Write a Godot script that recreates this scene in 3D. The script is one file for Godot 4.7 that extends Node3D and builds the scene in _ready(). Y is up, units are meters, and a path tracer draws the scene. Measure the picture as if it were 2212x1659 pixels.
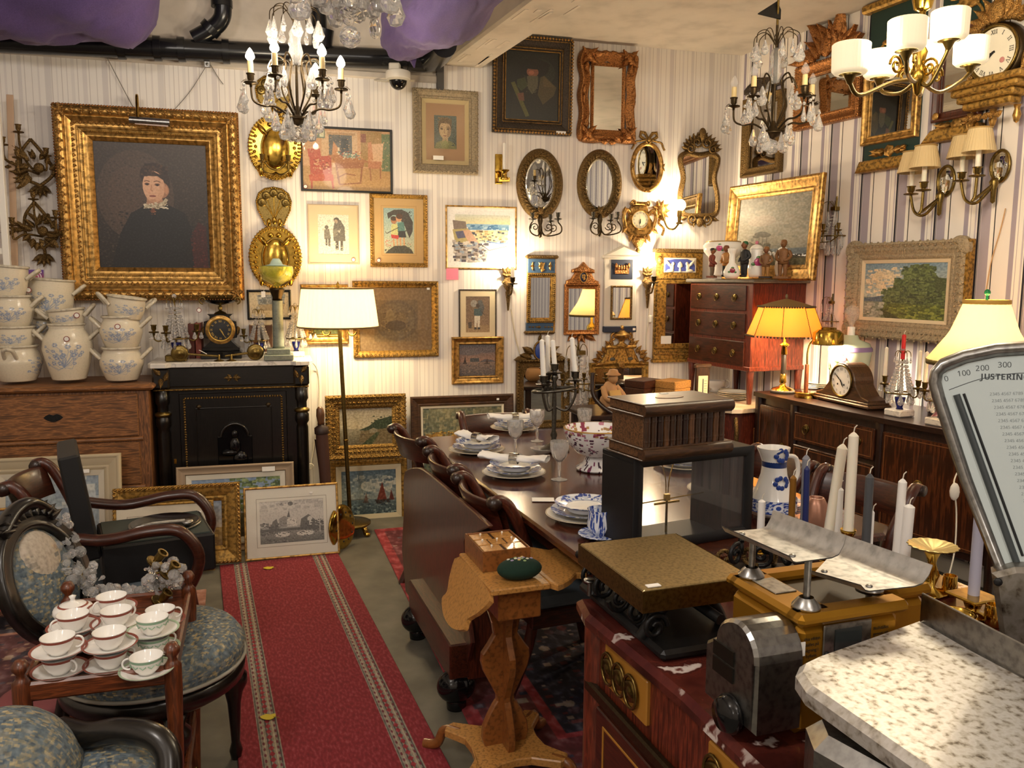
extends Node3D
const CAM := Vector3(0, 1.62, 0)
const F := 1800.0
var CB := Basis(Vector3.RIGHT, deg_to_rad(-7.21)) * bz(deg_to_rad(0.307))
var WB: Transform3D
var WR: Transform3D
var CEIL := 3.3
var rng := RandomNumberGenerator.new()
var mats := {}
var tx := {}
var seenname := {}
func _ready():
	rng.seed = 7
	setup_view()
	setup_materials()
	room()
	ceiling_things()
	left_wall_things()
	middle_wall_things()
	mirrors()
	right_wall_things()
	left_furniture()
	floor_things()
	dining()
	right_furniture()
	foreground()
	chandeliers()
func setup_view():
	var cam := Camera3D.new()
	cam.name = "camera"
	cam.transform = Transform3D(CB, CAM)
	cam.fov = rad_to_deg(2.0 * atan(829.5 / F))
	cam.near = 0.05
	add_child(cam)
	cam.current = true
	var we := WorldEnvironment.new()
	we.name = "surroundings"
	var e := Environment.new()
	e.background_mode = Environment.BG_COLOR
	e.background_color = Color(0.02, 0.02, 0.022)
	e.tonemap_mode = Environment.TONE_MAPPER_LINEAR
	e.tonemap_exposure = 1.0
	e.sdfgi_enabled = true
	e.ssao_enabled = true
	e.ssil_enabled = true
	we.environment = e
	add_child(we)
	var d := V(sin(deg_to_rad(74.33)), 0, -cos(deg_to_rad(74.33)))
	var wbb := Basis(d, Vector3.UP, d.cross(Vector3.UP))
	WB = Transform3D(wbb, at(800, 1090, 5.6) * V(1, 0, 1))
	var k := on(WB, 1603, 120)
	CEIL = k.y
	d = V(sin(deg_to_rad(22.6)), 0, cos(deg_to_rad(22.6)))
	WR = Transform3D(Basis(d, Vector3.UP, d.cross(Vector3.UP)), k * V(1, 0, 1))
	for l in UNSEEN_LAMPS:
		lamp("unseen_lamp_light", l[0], l[1], Color(1.0, 0.965, 0.93), 0.16)
const UNSEEN_LAMPS := [[Vector3(-1.3, 2.95, -0.5), 1.9], [Vector3(0.9, 3.0, 0.3), 1.1], [Vector3(-1.6, 2.95, 2.6), 1.8], [Vector3(1.9, 2.95, 2.6), 1.8]]  # unseen lamps, placed out of view to light walls and foreground evenly
func lamp(nm, p: Vector3, energy, col: Color, size = 0.03):
	var l := OmniLight3D.new()
	l.name = nm
	l.position = p
	l.light_energy = energy
	l.light_color = col
	l.light_size = size
	l.omni_range = 14.0
	l.omni_attenuation = 2.0
	l.shadow_enabled = true
	add_child(l, true)
	return l
# ---------------------------------------------------------------- where a ray of the photograph meets the built planes
func ray(x, y) -> Vector3:
	return CB * V((x - 1106.0) / F, (829.5 - y) / F, -1.0)
func at(x, y, d) -> Vector3:
	var r := ray(x, y)
	return CAM + r * (d / -r.z)
func hp(x, y, h) -> Vector3:
	var r := ray(x, y)
	return CAM + r * ((h - CAM.y) / r.y)
func on(t: Transform3D, x, y, off = 0.0) -> Vector3:
	var n := t.basis.z
	var r := ray(x, y)
	return CAM + r * ((t.origin + n * off - CAM).dot(n) / r.dot(n))
func q(t: Transform3D, x0, y0, x1, y1, off = 0.0) -> Array:
	var xm = (x0 + x1) * 0.5
	var ym = (y0 + y1) * 0.5
	var inv := t.affine_inverse()
	var l = inv * on(t, x0, ym, off)
	var r = inv * on(t, x1, ym, off)
	var u = inv * on(t, xm, y0, off)
	var d = inv * on(t, xm, y1, off)
	return [Transform3D(t.basis, t * V((l.x + r.x) * 0.5, (u.y + d.y) * 0.5, off)), r.x - l.x, u.y - d.y]
func lo(n: Node3D, t: Transform3D, x, y, o = 0.0) -> Vector3:
	return n.transform.affine_inverse() * on(t, x, y, o)
func rb(n: Node3D, t: Transform3D, x0, y0, x1, y1, z0, z1, bev = 0.003) -> Mb:
	var a = lo(n, t, x0, (y0 + y1) * 0.5)
	var b = lo(n, t, x1, (y0 + y1) * 0.5)
	var c = lo(n, t, (x0 + x1) * 0.5, y0)
	var d = lo(n, t, (x0 + x1) * 0.5, y1)
	return M().box(V((a.x + b.x) / 2, (c.y + d.y) / 2, (z0 + z1) / 2), V(b.x - a.x, c.y - d.y, z1 - z0), I0, bev)
func outl(n: Node3D, t: Transform3D, a: Array) -> Array:
	var o = []
	for i in range(0, a.size(), 2):
		var p = lo(n, t, a[i], a[i + 1])
		o.append(Vector2(p.x, p.y))
	if Geometry2D.is_polygon_clockwise(PackedVector2Array(o)):
		o.reverse()
	return o
func smooth(o: Array, k = 4) -> Array:
	var r = []
	var N = o.size()
	for i in N:
		for j in k:
			r.append(o[i].cubic_interpolate(o[(i + 1) % N], o[(i + N - 1) % N], o[(i + 2) % N], float(j) / k))
	return r
const I0 := Transform3D()
func V(x = 0.0, y = 0.0, z = 0.0) -> Vector3:
	return Vector3(x, y, z)
func M() -> Mb:
	return Mb.new()
func rx(a, o = Vector3.ZERO) -> Transform3D:
	return rot(Vector3.RIGHT, a, o)
func by(a) -> Basis:
	return Basis(Vector3.UP, a)
func bz(a) -> Basis:
	return Basis(Vector3.BACK, a)
func at0(p: Vector3) -> Transform3D:
	return Transform3D(Basis.IDENTITY, p)
func off(x, y = 0.0, z = 0.0) -> Transform3D:
	return at0(V(x, y, z))
func rot(ax: Vector3, deg, o = Vector3.ZERO) -> Transform3D:
	return Transform3D(Basis(ax, deg_to_rad(deg)), o)
func yaw(deg, o = Vector3.ZERO) -> Transform3D:
	return rot(Vector3.UP, deg, o)
func scl(v, o = Vector3.ZERO) -> Transform3D:
	return Transform3D(Basis.from_scale(v), o)
func ys(d: Vector3) -> Basis:
	d = d.normalized()
	var x := d.cross(Vector3.BACK if absf(d.z) < 0.9 else Vector3.RIGHT).normalized()
	return Basis(x, d, x.cross(d))
# ---------------------------------------------------------------- shapes
class Mb:
	var v := PackedVector3Array()
	var n := PackedVector3Array()
	var uv := PackedVector2Array()
	var ix := PackedInt32Array()
	func grid(g: Array, tf = Transform3D(), orient = 1):
		var R = g.size()
		var C = g[0].size()
		if R < 2 or C < 2:
			return self
		var cl_j = g[R / 2][0].distance_to(g[R / 2][C - 1]) < 1e-6
		var cl_i = g[0][C / 2].distance_to(g[R - 1][C / 2]) < 1e-6
		var mid := Vector3.ZERO
		for r in g:
			for p in r:
				mid += p
		mid /= R * C
		var nn := []
		var s = 0.0
		for i in R:
			var row := PackedVector3Array()
			for j in C:
				var a = g[i][j + 1] if j < C - 1 else (g[i][1] if cl_j else g[i][j])
				var b = g[i][j - 1] if j > 0 else (g[i][C - 2] if cl_j else g[i][j])
				var dj = a - b
				if dj.length_squared() < 1e-14:
					var k = i + 1 if i < R / 2 else i - 1
					a = g[k][j + 1] if j < C - 1 else (g[k][1] if cl_j else g[k][j])
					b = g[k][j - 1] if j > 0 else (g[k][C - 2] if cl_j else g[k][j])
					dj = a - b
				a = g[i + 1][j] if i < R - 1 else (g[1][j] if cl_i else g[i][j])
				b = g[i - 1][j] if i > 0 else (g[R - 2][j] if cl_i else g[i][j])
				var nv = dj.cross(a - b).normalized()
				row.append(nv)
				s += nv.dot(g[i][j] - mid)
			nn.append(row)
		var flip = orient != 0 and s * orient < 0.0
		if tf.basis.determinant() < 0.0:
			flip = not flip
		var base = v.size()
		var nb = tf.basis.inverse().transposed()
		var sg = (-1.0 if (orient != 0 and s * orient < 0.0) else 1.0)
		for i in R:
			for j in C:
				v.append(tf * g[i][j])
				n.append((nb * nn[i][j] * sg).normalized())
				uv.append(Vector2(float(j) / (C - 1), float(i) / (R - 1)))
		for i in R - 1:
			for j in C - 1:
				var a = base + i * C + j
				if flip:
					ix.append_array([a, a + 1, a + C, a + 1, a + C + 1, a + C])
				else:
					ix.append_array([a, a + C, a + 1, a + 1, a + C, a + C + 1])
		return self
	func tri(a, b, c, nrm):
		var k = v.size()
		if (c - a).cross(b - a).dot(nrm) < 0.0:
			var t = b
			b = c
			c = t
		v.append_array([a, b, c])
		n.append_array([nrm, nrm, nrm])
		uv.append_array([Vector2(a.x, -a.y), Vector2(b.x, -b.y), Vector2(c.x, -c.y)])
		ix.append_array([k, k + 1, k + 2])
	func quad(a, b, c, d, out: Vector3):
		var nv = (c - a).cross(d - b).normalized()
		if nv.dot((a + b + c + d) * 0.25 - out) < 0.0:
			nv = -nv
		tri(a, b, c, nv)
		tri(a, c, d, nv)
	func box(c: Vector3, s: Vector3, tf = Transform3D(), bev = 0.0):
		var h = s * 0.5
		var b = minf(bev, minf(h.x, minf(h.y, h.z)) * 0.9)
		var o = tf * c
		for ax in 3:
			var u = (ax + 1) % 3
			var w = (ax + 2) % 3
			for sg in [-1.0, 1.0]:
				var pts = []
				for k in [[-1, -1], [1, -1], [1, 1], [-1, 1]]:
					var p = Vector3()
					p[ax] = h[ax] * sg
					p[u] = (h[u] - b) * k[0]
					p[w] = (h[w] - b) * k[1]
					pts.append(tf * (c + p))
				quad(pts[0], pts[1], pts[2], pts[3], o)
				if b > 0.0:
					for s2 in [-1.0, 1.0]:
						var e = []
						for k in [[1, -1], [1, 1], [0, 1], [0, -1]]:
							var p = Vector3()
							p[ax] = (h[ax] if k[0] == 1 else h[ax] - b) * sg
							p[u] = (h[u] - b if k[0] == 1 else h[u]) * s2
							p[w] = (h[w] - b) * k[1]
							e.append(tf * (c + p))
						quad(e[0], e[1], e[2], e[3], o)
		if b > 0.0:
			for sx in [-1.0, 1.0]:
				for sy in [-1.0, 1.0]:
					for sz in [-1.0, 1.0]:
						var g = Vector3(sx, sy, sz)
						var a = c + Vector3(h.x, h.y - b, h.z - b) * g
						var bb = c + Vector3(h.x - b, h.y, h.z - b) * g
						var cc = c + Vector3(h.x - b, h.y - b, h.z) * g
						tri(tf * a, tf * bb, tf * cc, (tf.basis * g).normalized())
		return self
	func lathe(prof: Array, seg = 16, tf = Transform3D(), fn = null):
		var part = []
		for k in prof.size() + 1:
			var done = k == prof.size() or (part.size() > 0 and prof[k] == part[-1])
			if done:
				if part.size() > 1:
					var g = []
					for p in part:
						var row := PackedVector3Array()
						for j in seg + 1:
							var an = TAU * (j % seg) / seg
							var rr = p.x if fn == null else p.x * fn.call(an, p.y)
							row.append(Vector3(cos(an) * rr, p.y, sin(an) * rr))
						g.append(row)
					ring_grid(g, prof, tf)
				part = []
				if k < prof.size():
					part = [prof[k]]
				continue
			part.append(prof[k])
		return self
	func ring_grid(g, prof, tf):
		var area = 0.0
		for k in prof.size():
			var a = prof[k]
			var b = prof[(k + 1) % prof.size()]
			area += a.x * b.y - b.x * a.y
		if prof[0].x > 1e-5 or prof[-1].x > 1e-5:
			area = 0.0
			var pp = [Vector2(0, prof[0].y)] + prof + [Vector2(0, prof[-1].y)]
			for k in pp.size():
				area += pp[k].x * pp[(k + 1) % pp.size()].y - pp[(k + 1) % pp.size()].x * pp[k].y
		if area < 0.0:
			g.reverse()
		for r in g:
			r.reverse()
		grid(g, tf, 0)
	func ball(c: Vector3, r, tf = Transform3D(), seg = 10, rings = 6):
		var rv = Vector3(r, r, r) if r is float or r is int else r
		var pr = []
		for k in rings + 1:
			var a = PI * k / rings - PI / 2
			pr.append(Vector2(maxf(cos(a), 0.0), sin(a)))
		return lathe(pr, seg, tf * Transform3D(Basis.from_scale(rv), c))
	func tube(path: Array, r, seg = 8, tf = Transform3D(), flat = 1.0):
		var g = []
		var N = path.size()
		var up = Vector3.ZERO
		var closed = path[0].distance_to(path[N - 1]) < 1e-6
		for i in N:
			var d = path[mini(i + 1, N - 1)] - path[maxi(i - 1, 0)]
			if closed and (i == 0 or i == N - 1):
				d = path[1] - path[N - 2]
			d = d.normalized()
			if up == Vector3.ZERO:
				up = Vector3.UP if absf(d.y) < 0.9 else Vector3.BACK
			up = (up - d * up.dot(d)).normalized()
			var sd = d.cross(up)
			var rr = r[i] if r is Array else r
			var row := PackedVector3Array()
			for j in seg + 1:
				var a = -TAU * (j % seg) / seg
				row.append(path[i] + (up * sin(a) * flat + sd * cos(a)) * rr)
			g.append(row)
		if not closed:
			for e in [0, N - 1]:
				var fan = []
				var c := PackedVector3Array()
				for j in seg + 1:
					c.append(path[e])
				fan = [c, g[e if e == 0 else g.size() - 1]] if e == 0 else [g[g.size() - 1], c]
				var dd = (path[0] - path[1] if e == 0 else path[N - 1] - path[N - 2]).normalized()
				for j in seg:
					tri(tf * path[e], tf * g[0 if e == 0 else g.size() - 1][j], tf * g[0 if e == 0 else g.size() - 1][j + 1], (tf.basis * dd).normalized())
		return grid(g, tf, 0)
	func prism(poly: Array, z0, z1, tf = Transform3D(), bev = 0.0, smooth = false):
		var P := PackedVector2Array(poly)
		if Geometry2D.is_polygon_clockwise(P):
			P.reverse()
		var N = P.size()
		var inner := PackedVector2Array()
		for i in N:
			var d0 = (P[i] - P[(i + N - 1) % N]).normalized()
			var d1 = (P[(i + 1) % N] - P[i]).normalized()
			var m = (d0 + d1).normalized()
			var nv = Vector2(-m.y, m.x)
			inner.append(P[i] + nv * bev / maxf(0.5, nv.dot(Vector2(-d1.y, d1.x))))
		var zs = [[P, z0], [P, z1]] if bev == 0.0 else [[P, z0], [P, z1 - bev], [inner, z1]]
		for e in [[P, z0, -1.0], [inner if bev > 0.0 else P, z1, 1.0]]:
			var t = Geometry2D.triangulate_polygon(P)
			var nv = (tf.basis * Vector3(0, 0, e[2])).normalized()
			for k in range(0, t.size(), 3):
				var a = e[0][t[k]]
				var b = e[0][t[k + 1]]
				var c = e[0][t[k + 2]]
				tri(tf * Vector3(a.x, a.y, e[1]), tf * Vector3(b.x, b.y, e[1]), tf * Vector3(c.x, c.y, e[1]), nv)
		if smooth:
			for k in zs.size() - 1:
				var rows = []
				for w in [zs[k], zs[k + 1]]:
					var row := PackedVector3Array()
					for j in N + 1:
						row.append(Vector3(w[0][j % N].x, w[0][j % N].y, w[1]))
					rows.append(row)
				grid(rows, tf, 0 if false else 1)
		else:
			for k in zs.size() - 1:
				for i in N:
					var j = (i + 1) % N
					var a = zs[k]
					var b = zs[k + 1]
					var e = P[j] - P[i]
					var outp = Vector3(P[i].x + e.x * 0.5 - e.y, P[i].y + e.y * 0.5 + e.x, (z0 + z1) * 0.5)
					quad(tf * Vector3(a[0][i].x, a[0][i].y, a[1]), tf * Vector3(a[0][j].x, a[0][j].y, a[1]), tf * Vector3(b[0][j].x, b[0][j].y, b[1]), tf * Vector3(b[0][i].x, b[0][i].y, b[1]), tf * outp)
		return self
	func frame(w, h, prof: Array, tf = Transform3D()):
		for side in 4:
			var part = []
			for k in prof.size() + 1:
				if k == prof.size() or (part.size() > 0 and prof[k] == part[-1]):
					if part.size() > 1:
						var g = []
						for e in [0, 1]:
							var row := PackedVector3Array()
							for p in part:
								var x = w * 0.5 - p.x
								var y = h * 0.5 - p.x
								var c = [Vector3(-x, y, p.y), Vector3(x, y, p.y), Vector3(x, -y, p.y), Vector3(-x, -y, p.y)]
								row.append(c[(side + e) % 4])
							g.append(row)
						grid(g, tf, 0)
					part = [] if k == prof.size() else [prof[k]]
					continue
				part.append(prof[k])
		return self
	func ring(outl: Array, prof: Array, tf = Transform3D()):
		var N = outl.size()
		var g = []
		for i in N + 1:
			var a = outl[(i + N - 1) % N]
			var b = outl[(i + 1) % N]
			var d = (b - a).normalized()
			var nv = Vector2(-d.y, d.x)
			var row := PackedVector3Array()
			for p in prof:
				var c = outl[i % N] + nv * p.x
				row.append(Vector3(c.x, c.y, p.y))
			g.append(row)
		g.reverse()
		return grid(g, tf, 0)
	func card(w, h, tf = Transform3D()):
		grid([PackedVector3Array([Vector3(-w / 2, -h / 2, 0), Vector3(w / 2, -h / 2, 0)]), PackedVector3Array([Vector3(-w / 2, h / 2, 0), Vector3(w / 2, h / 2, 0)])], tf, 0)
		for k in 4:
			uv[-1 - k].y = 1.0 - uv[-1 - k].y
		return self
	func uvy(y0, y1):
		for k in v.size():
			uv[k].y = (y1 - v[k].y) / (y1 - y0)
		return self
	func uvbox(w, h):
		for k in v.size():
			uv[k] = Vector2(v[k].x / w + 0.5, 0.5 - v[k].y / h)
		return self
	func add(o: Mb, tf = Transform3D()):
		var k = v.size()
		var nb = tf.basis.inverse().transposed()
		for p in o.v:
			v.append(tf * p)
		for p in o.n:
			n.append((nb * p).normalized())
		uv.append_array(o.uv)
		var fl = tf.basis.determinant() < 0.0
		for t in range(0, o.ix.size(), 3):
			ix.append(o.ix[t] + k)
			ix.append(o.ix[t + (2 if fl else 1)] + k)
			ix.append(o.ix[t + (1 if fl else 2)] + k)
		return self
	func mesh() -> ArrayMesh:
		var a = []
		a.resize(Mesh.ARRAY_MAX)
		a[Mesh.ARRAY_VERTEX] = v
		a[Mesh.ARRAY_NORMAL] = n
		a[Mesh.ARRAY_TEX_UV] = uv
		a[Mesh.ARRAY_INDEX] = ix
		var m := ArrayMesh.new()
		m.add_surface_from_arrays(Mesh.PRIMITIVE_TRIANGLES, a)
		return m
# ---------------------------------------------------------------- things and parts
func tag(o, label, cat, grp = "", kind = ""):
	o.set_meta("label", label)
	o.set_meta("category", cat)
	if grp: o.set_meta("group", grp)
	if kind: o.set_meta("kind", kind)
	return o
func T(nm, label, cat, xf = I0, grp = "") -> Node3D:
	var o := Node3D.new()
	o.name = nm
	o.transform = xf
	add_child(o, true)
	return tag(o, label, cat, grp)
func P(o, nm, mb, mt, xf = I0, label = "") -> MeshInstance3D:
	var i := MeshInstance3D.new()
	i.name = nm
	i.mesh = mb.mesh() if mb is Mb else mb
	i.material_override = m(mt) if mt is String else mt
	i.transform = xf
	o.add_child(i, true)
	if label: i.set_meta("label", label)
	return i
func one(nm, label, cat, mb, mt, xf = I0, grp = "") -> MeshInstance3D:
	return tag(P(self, nm, mb, mt, xf), label, cat, grp)
func S(nm, mb, mt, xf = I0) -> MeshInstance3D:
	var i = P(self, nm, mb, mt, xf)
	i.set_meta("kind", "structure")
	return i
func copy(o, xf: Transform3D, label, grp = "") -> Node3D:
	var c = o.duplicate()
	c.name = o.name
	c.transform = xf
	add_child(c, true)
	c.set_meta("label", label)
	if grp: c.set_meta("group", grp)
	return c
func stuff(o):
	o.set_meta("kind", "stuff")
	return o
func arc(cx, cy, r, a0, a1, k, z = 0.0, r2 = -1.0) -> Array:
	var o = []
	for i in k + 1:
		var t = float(i) / k
		var a = deg_to_rad(lerpf(a0, a1, t))
		var rr = r if r2 < 0.0 else lerpf(r, r2, t)
		o.append(V(cx + cos(a) * rr, cy + sin(a) * rr, z))
	return o
func v2(a: Array) -> Array:
	var o = []
	for i in range(0, a.size(), 2):
		o.append(Vector2(a[i], a[i + 1]))
	return o
func v3(a: Array) -> Array:
	var o = []
	for i in range(0, a.size(), 3):
		o.append(V(a[i], a[i + 1], a[i + 2]))
	return o
func curve(pts: Array, k = 6) -> Array:
	var o = []
	for i in pts.size() - 1:
		var a = pts[maxi(i - 1, 0)]
		var b = pts[i]
		var c = pts[i + 1]
		var d = pts[mini(i + 2, pts.size() - 1)]
		for j in k:
			o.append(b.cubic_interpolate(c, a, d, float(j) / k))
	o.append(pts[-1])
	return o
func ellipse(rx, ry, k = 32, cx = 0.0, cy = 0.0) -> Array:
	var o = []
	for i in k:
		o.append(Vector2(cx + cos(TAU * i / k) * rx, cy + sin(TAU * i / k) * ry))
	return o
func mirrored(half: Array) -> Array:
	var o = half.duplicate()
	for i in half.size():
		var p = half[half.size() - 1 - i]
		if absf(p.x) > 1e-5:
			o.append(Vector2(-p.x, p.y))
	return o
# ---------------------------------------------------------------- materials
func ntex(freq, type, ramp: Array, seed_ = 1, oct = 4, size = 512) -> NoiseTexture2D:
	var n := FastNoiseLite.new()
	n.noise_type = type
	n.frequency = freq
	n.seed = seed_
	n.fractal_octaves = oct
	var t := NoiseTexture2D.new()
	t.width = size
	t.height = size
	t.seamless = true
	t.noise = n
	var g := Gradient.new()
	g.offsets = PackedFloat32Array(ramp.map(func(a): return a[0]))
	g.colors = PackedColorArray(ramp.map(func(a): return Color.html(a[1]) if a[1] is String else Color(a[1], a[1], a[1])))
	t.color_ramp = g
	return t
func mk(nm, col, rough = 0.5, metal = 0.0) -> StandardMaterial3D:
	var s := StandardMaterial3D.new()
	s.resource_name = nm
	s.albedo_color = Color.html(col) if col is String else col
	s.roughness = rough
	s.metallic = metal
	mats[nm] = s
	return s
func tri(s, t, sc, world = false):
	s.albedo_texture = t
	s.uv1_triplanar = true
	s.uv1_world_triplanar = world
	s.uv1_scale = sc if sc is Vector3 else V(sc, sc, sc)
	return s
func bump(s, t, depth, sc = 0.0):
	s.heightmap_enabled = true
	s.heightmap_texture = t
	s.heightmap_scale = depth
	if sc:
		s.uv1_triplanar = true
		s.uv1_scale = V(sc, sc, sc)
	return s
func wood(nm, col, ax, rough = 0.35, coat = 0.3, t = "grain"):
	var s = mk(nm, col, rough)
	tri(s, tx[t], {"x": V(0.9, 9, 9), "y": V(9, 0.9, 9), "z": V(9, 9, 0.9)}[ax])
	if coat:
		s.clearcoat_enabled = true
		s.clearcoat = coat
		s.clearcoat_roughness = 0.15
	return s
func glow(nm, col, e, ecol = "") -> StandardMaterial3D:
	var s = mk(nm, col, 0.6)
	s.emission_enabled = true
	s.emission = Color.html(ecol if ecol else col)
	s.emission_energy_multiplier = e
	return s
func m(nm: String) -> StandardMaterial3D:
	if not mats.has(nm):
		if nm.begins_with("#"):
			var a = nm.substr(1).split(":")
			mk(nm, a[0], float(a[1]) if a.size() > 1 else 0.5, float(a[2]) if a.size() > 2 else 0.0)
		else:
			push_error("no material " + nm)
	return mats[nm]
func printed(img: Image, rough = 0.55, coat = 0.0) -> StandardMaterial3D:
	var s := StandardMaterial3D.new()
	s.resource_name = "printed"
	s.albedo_texture = ImageTexture.create_from_image(img)
	s.roughness = rough
	s.texture_repeat = true
	if coat:
		s.clearcoat_enabled = true
		s.clearcoat = coat
		s.clearcoat_roughness = 0.03
	return s
func setup_materials():
	var SX = FastNoiseLite.TYPE_SIMPLEX_SMOOTH
	tx.grain = ntex(0.012, SX, [[0.0, 0.42], [0.4, 0.72], [0.55, 1.0], [0.68, 0.68], [1.0, 0.9]], 3, 5)
	tx.flame = ntex(0.008, SX, [[0.0, 0.5], [0.42, 0.62], [0.58, 1.0], [0.75, 0.8], [1.0, 0.55]], 9, 4)
	tx.mott = ntex(0.02, SX, [[0.0, 0.7], [0.5, 0.92], [1.0, 1.0]], 5, 4)
	tx.soft = ntex(0.012, SX, [[0.0, 0.88], [0.5, 0.97], [1.0, 1.0]], 51, 6)
	tx.stain = ntex(0.013, SX, [[0.0, "5c5248"], [0.18, "a89e90"], [0.32, "e0dcd4"], [0.6, "ffffff"], [1.0, "eeebe6"]], 21, 6)
	tx.carve = ntex(0.03, FastNoiseLite.TYPE_CELLULAR, [[0.0, 0.0], [0.5, 0.5], [1.0, 1.0]], 6, 2)
	tx.gilt = ntex(0.018, SX, [[0.0, 0.5], [0.38, 0.74], [0.55, 0.96], [1.0, 1.0]], 11, 5)
	tx.knit = ntex(0.25, FastNoiseLite.TYPE_VALUE, [[0.0, 0.55], [1.0, 1.0]], 13, 2)
	tx.marble = ntex(0.008, SX, [[0.0, "b9b6b4"], [0.42, "e8e5e1"], [0.5, "c3bfbb"], [0.56, "eeebe7"], [1.0, "dedbd6"]], 17, 6)
	tx.redmarble = ntex(0.009, SX, [[0.0, "2c1210"], [0.4, "4a201b"], [0.6, "5c2a22"], [0.70, "46201b"], [0.735, "c9bcb6"], [0.80, "d8cfca"], [0.86, "5a2c25"], [1.0, "341512"]], 31, 6)
	tx.burr = ntex(0.02, SX, [[0.0, 0.66], [0.3, 0.84], [0.45, 0.96], [1.0, 1.0]], 37, 5)
	tx.concrete = ntex(0.012, SX, [[0.0, "5c5a54"], [0.5, "6f6d66"], [1.0, "85827a"]], 41, 6)
	tri(mk("gold", "cda05a", 0.36, 0.85), tx.gilt, 3.0)
	bump(tri(mk("carved_gold", "bd9050", 0.4, 0.8), tx.gilt, 9.0), tx.carve, 0.5)
	bump(tri(mk("old_gold", "a37f42", 0.45, 0.75), tx.gilt, 9.0), tx.carve, 0.5)
	tri(mk("dull_gold", "b98f45", 0.5, 0.6), tx.gilt, 4.0)
	bump(tri(mk("bronze_gold", "84683c", 0.42, 0.75), tx.gilt, 11.0), tx.carve, 0.5)
	bump(tri(mk("copper_gold", "b57a45", 0.38, 0.8), tx.gilt, 8.0), tx.carve, 0.35)
	bump(tri(mk("grey_wood_carved", "a8977b", 0.7, 0.0), tx.mott, 6.0), tx.carve, 0.4)
	bump(tri(mk("dark_frame", "3f3226", 0.5, 0.2), tx.gilt, 9.0), tx.carve, 0.3)
	tri(mk("brass", "c9a04a", 0.2, 1.0), tx.mott, 5.0)
	tri(mk("old_brass", "86703e", 0.32, 0.95), tx.mott, 8.0)
	tri(mk("polished_brass", "d8b050", 0.13, 1.0), tx.mott, 3.0)
	tri(mk("bronze", "4a3c28", 0.35, 0.85), tx.mott, 9.0)
	tri(mk("dark_silver", "6d6a63", 0.28, 1.0), tx.mott, 9.0)
	tri(mk("silver", "cfcac0", 0.14, 1.0), tx.mott, 6.0)
	tri(mk("steel", "b2b1ae", 0.3, 1.0), tx.mott, 5.0)
	tri(mk("worn_steel", "d6d3ce", 0.42, 0.6), tx.stain, 7.0)
	tri(mk("worn_brass", "c2ab78", 0.33, 0.9), tx.mott, 9.0)
	tri(mk("stained_steel", "8f8b84", 0.35, 0.85), tx.stain, 5.0)
	tri(mk("aluminium", "d2d0cc", 0.42, 0.85), tx.mott, 4.0)
	tri(mk("iron", "1f1f20", 0.42, 0.5), tx.mott, 6.0)
	mk("mirror", "e4e6e4", 0.015, 1.0)
	mk("mirror_dark", "b9b2a6", 0.03, 1.0)
	mk("black_gloss", "0c0c0e", 0.12)
	mk("black", "131315", 0.45)
	mk("black_pipe", "16171a", 0.22)
	wood("mahogany", "4e2212", "x")
	wood("mahogany_y", "5a2716", "y")
	wood("mahogany_z", "4e2212", "z")
	wood("dark_wood", "331a10", "x")
	wood("dark_wood_y", "331a10", "y")
	wood("red_wood", "7c3420", "y", 0.4)
	wood("flame", "5c2f14", "y", 0.3, 0.5, "flame")
	wood("walnut", "5a3a20", "x", 0.4, 0.2)
	wood("walnut_y", "4a2d18", "y", 0.35, 0.4)
	wood("pine", "a36c3e", "x", 0.5, 0.1)
	wood("pine_y", "99643a", "y", 0.5, 0.1)
	wood("oak", "7a5230", "x", 0.45, 0.2)
	wood("oak_y", "734a2a", "y", 0.4, 0.3)
	wood("teak", "7d3f1e", "x", 0.4, 0.3)
	wood("teak_y", "7d3f1e", "y", 0.4, 0.3)
	wood("ebony", "17120f", "x", 0.28, 0.4)
	wood("ebony_y", "17120f", "y", 0.28, 0.4)
	wood("table_top", "5a2a16", "z", 0.2, 0.6)
	tri(mk("birch", "c08a48", 0.35), tx.burr, 7.0)
	tri(mk("birch_dark", "8d5526", 0.35), tx.burr, 4.0)
	for k in ["birch", "birch_dark"]:
		m(k).clearcoat_enabled = true
		m(k).clearcoat = 0.4
		m(k).clearcoat_roughness = 0.15
	tri(mk("carved_wood", "8a5d35", 0.6), tx.mott, 12.0)
	tri(mk("marble", "f0eeea", 0.25), tx.marble, 1.4)
	tri(mk("grey_marble", "7d7a72", 0.3), tx.marble, 4.0)
	tri(mk("green_marble", "868f86", 0.3), tx.marble, 5.0)
	tri(mk("red_marble", "ffffff", 0.16), tx.redmarble, 1.3)
	tri(mk("plaster", "d5cbbf", 0.9), tx.soft, 0.8, true)
	tri(mk("ceiling_paint", "cfc6ba", 0.9), tx.soft, 0.6, true)
	tri(mk("concrete", "d9d6cd", 0.6), tx.concrete, 0.6, true)
	mk("china", "f1efea", 0.1)
	mk("cream_china", "efe9da", 0.12)
	tri(mk("stoneware", "e4dac4", 0.16), tx.mott, 3.0)
	mk("white_paint", "efece4", 0.5)
	mk("paper", "f0ede6", 0.8)
	mk("wax", "ece5d2", 0.45).subsurf_scatter_enabled = true
	m("wax").subsurf_scatter_strength = 0.2
	mk("white_wax", "f0eeea", 0.45)
	mk("linen", "f2f0ee", 0.9)
	var g = mk("crystal", Color(1, 1, 1, 0.16), 0.0)
	g.refraction_enabled = true
	g.refraction_scale = 0.055
	g = mk("pane", Color(1, 1, 1, 0.03), 0.02)
	g.transparency = BaseMaterial3D.TRANSPARENCY_ALPHA
	g = mk("amber_glass", Color(0.75, 0.74, 0.25, 0.28), 0.05)
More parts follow.
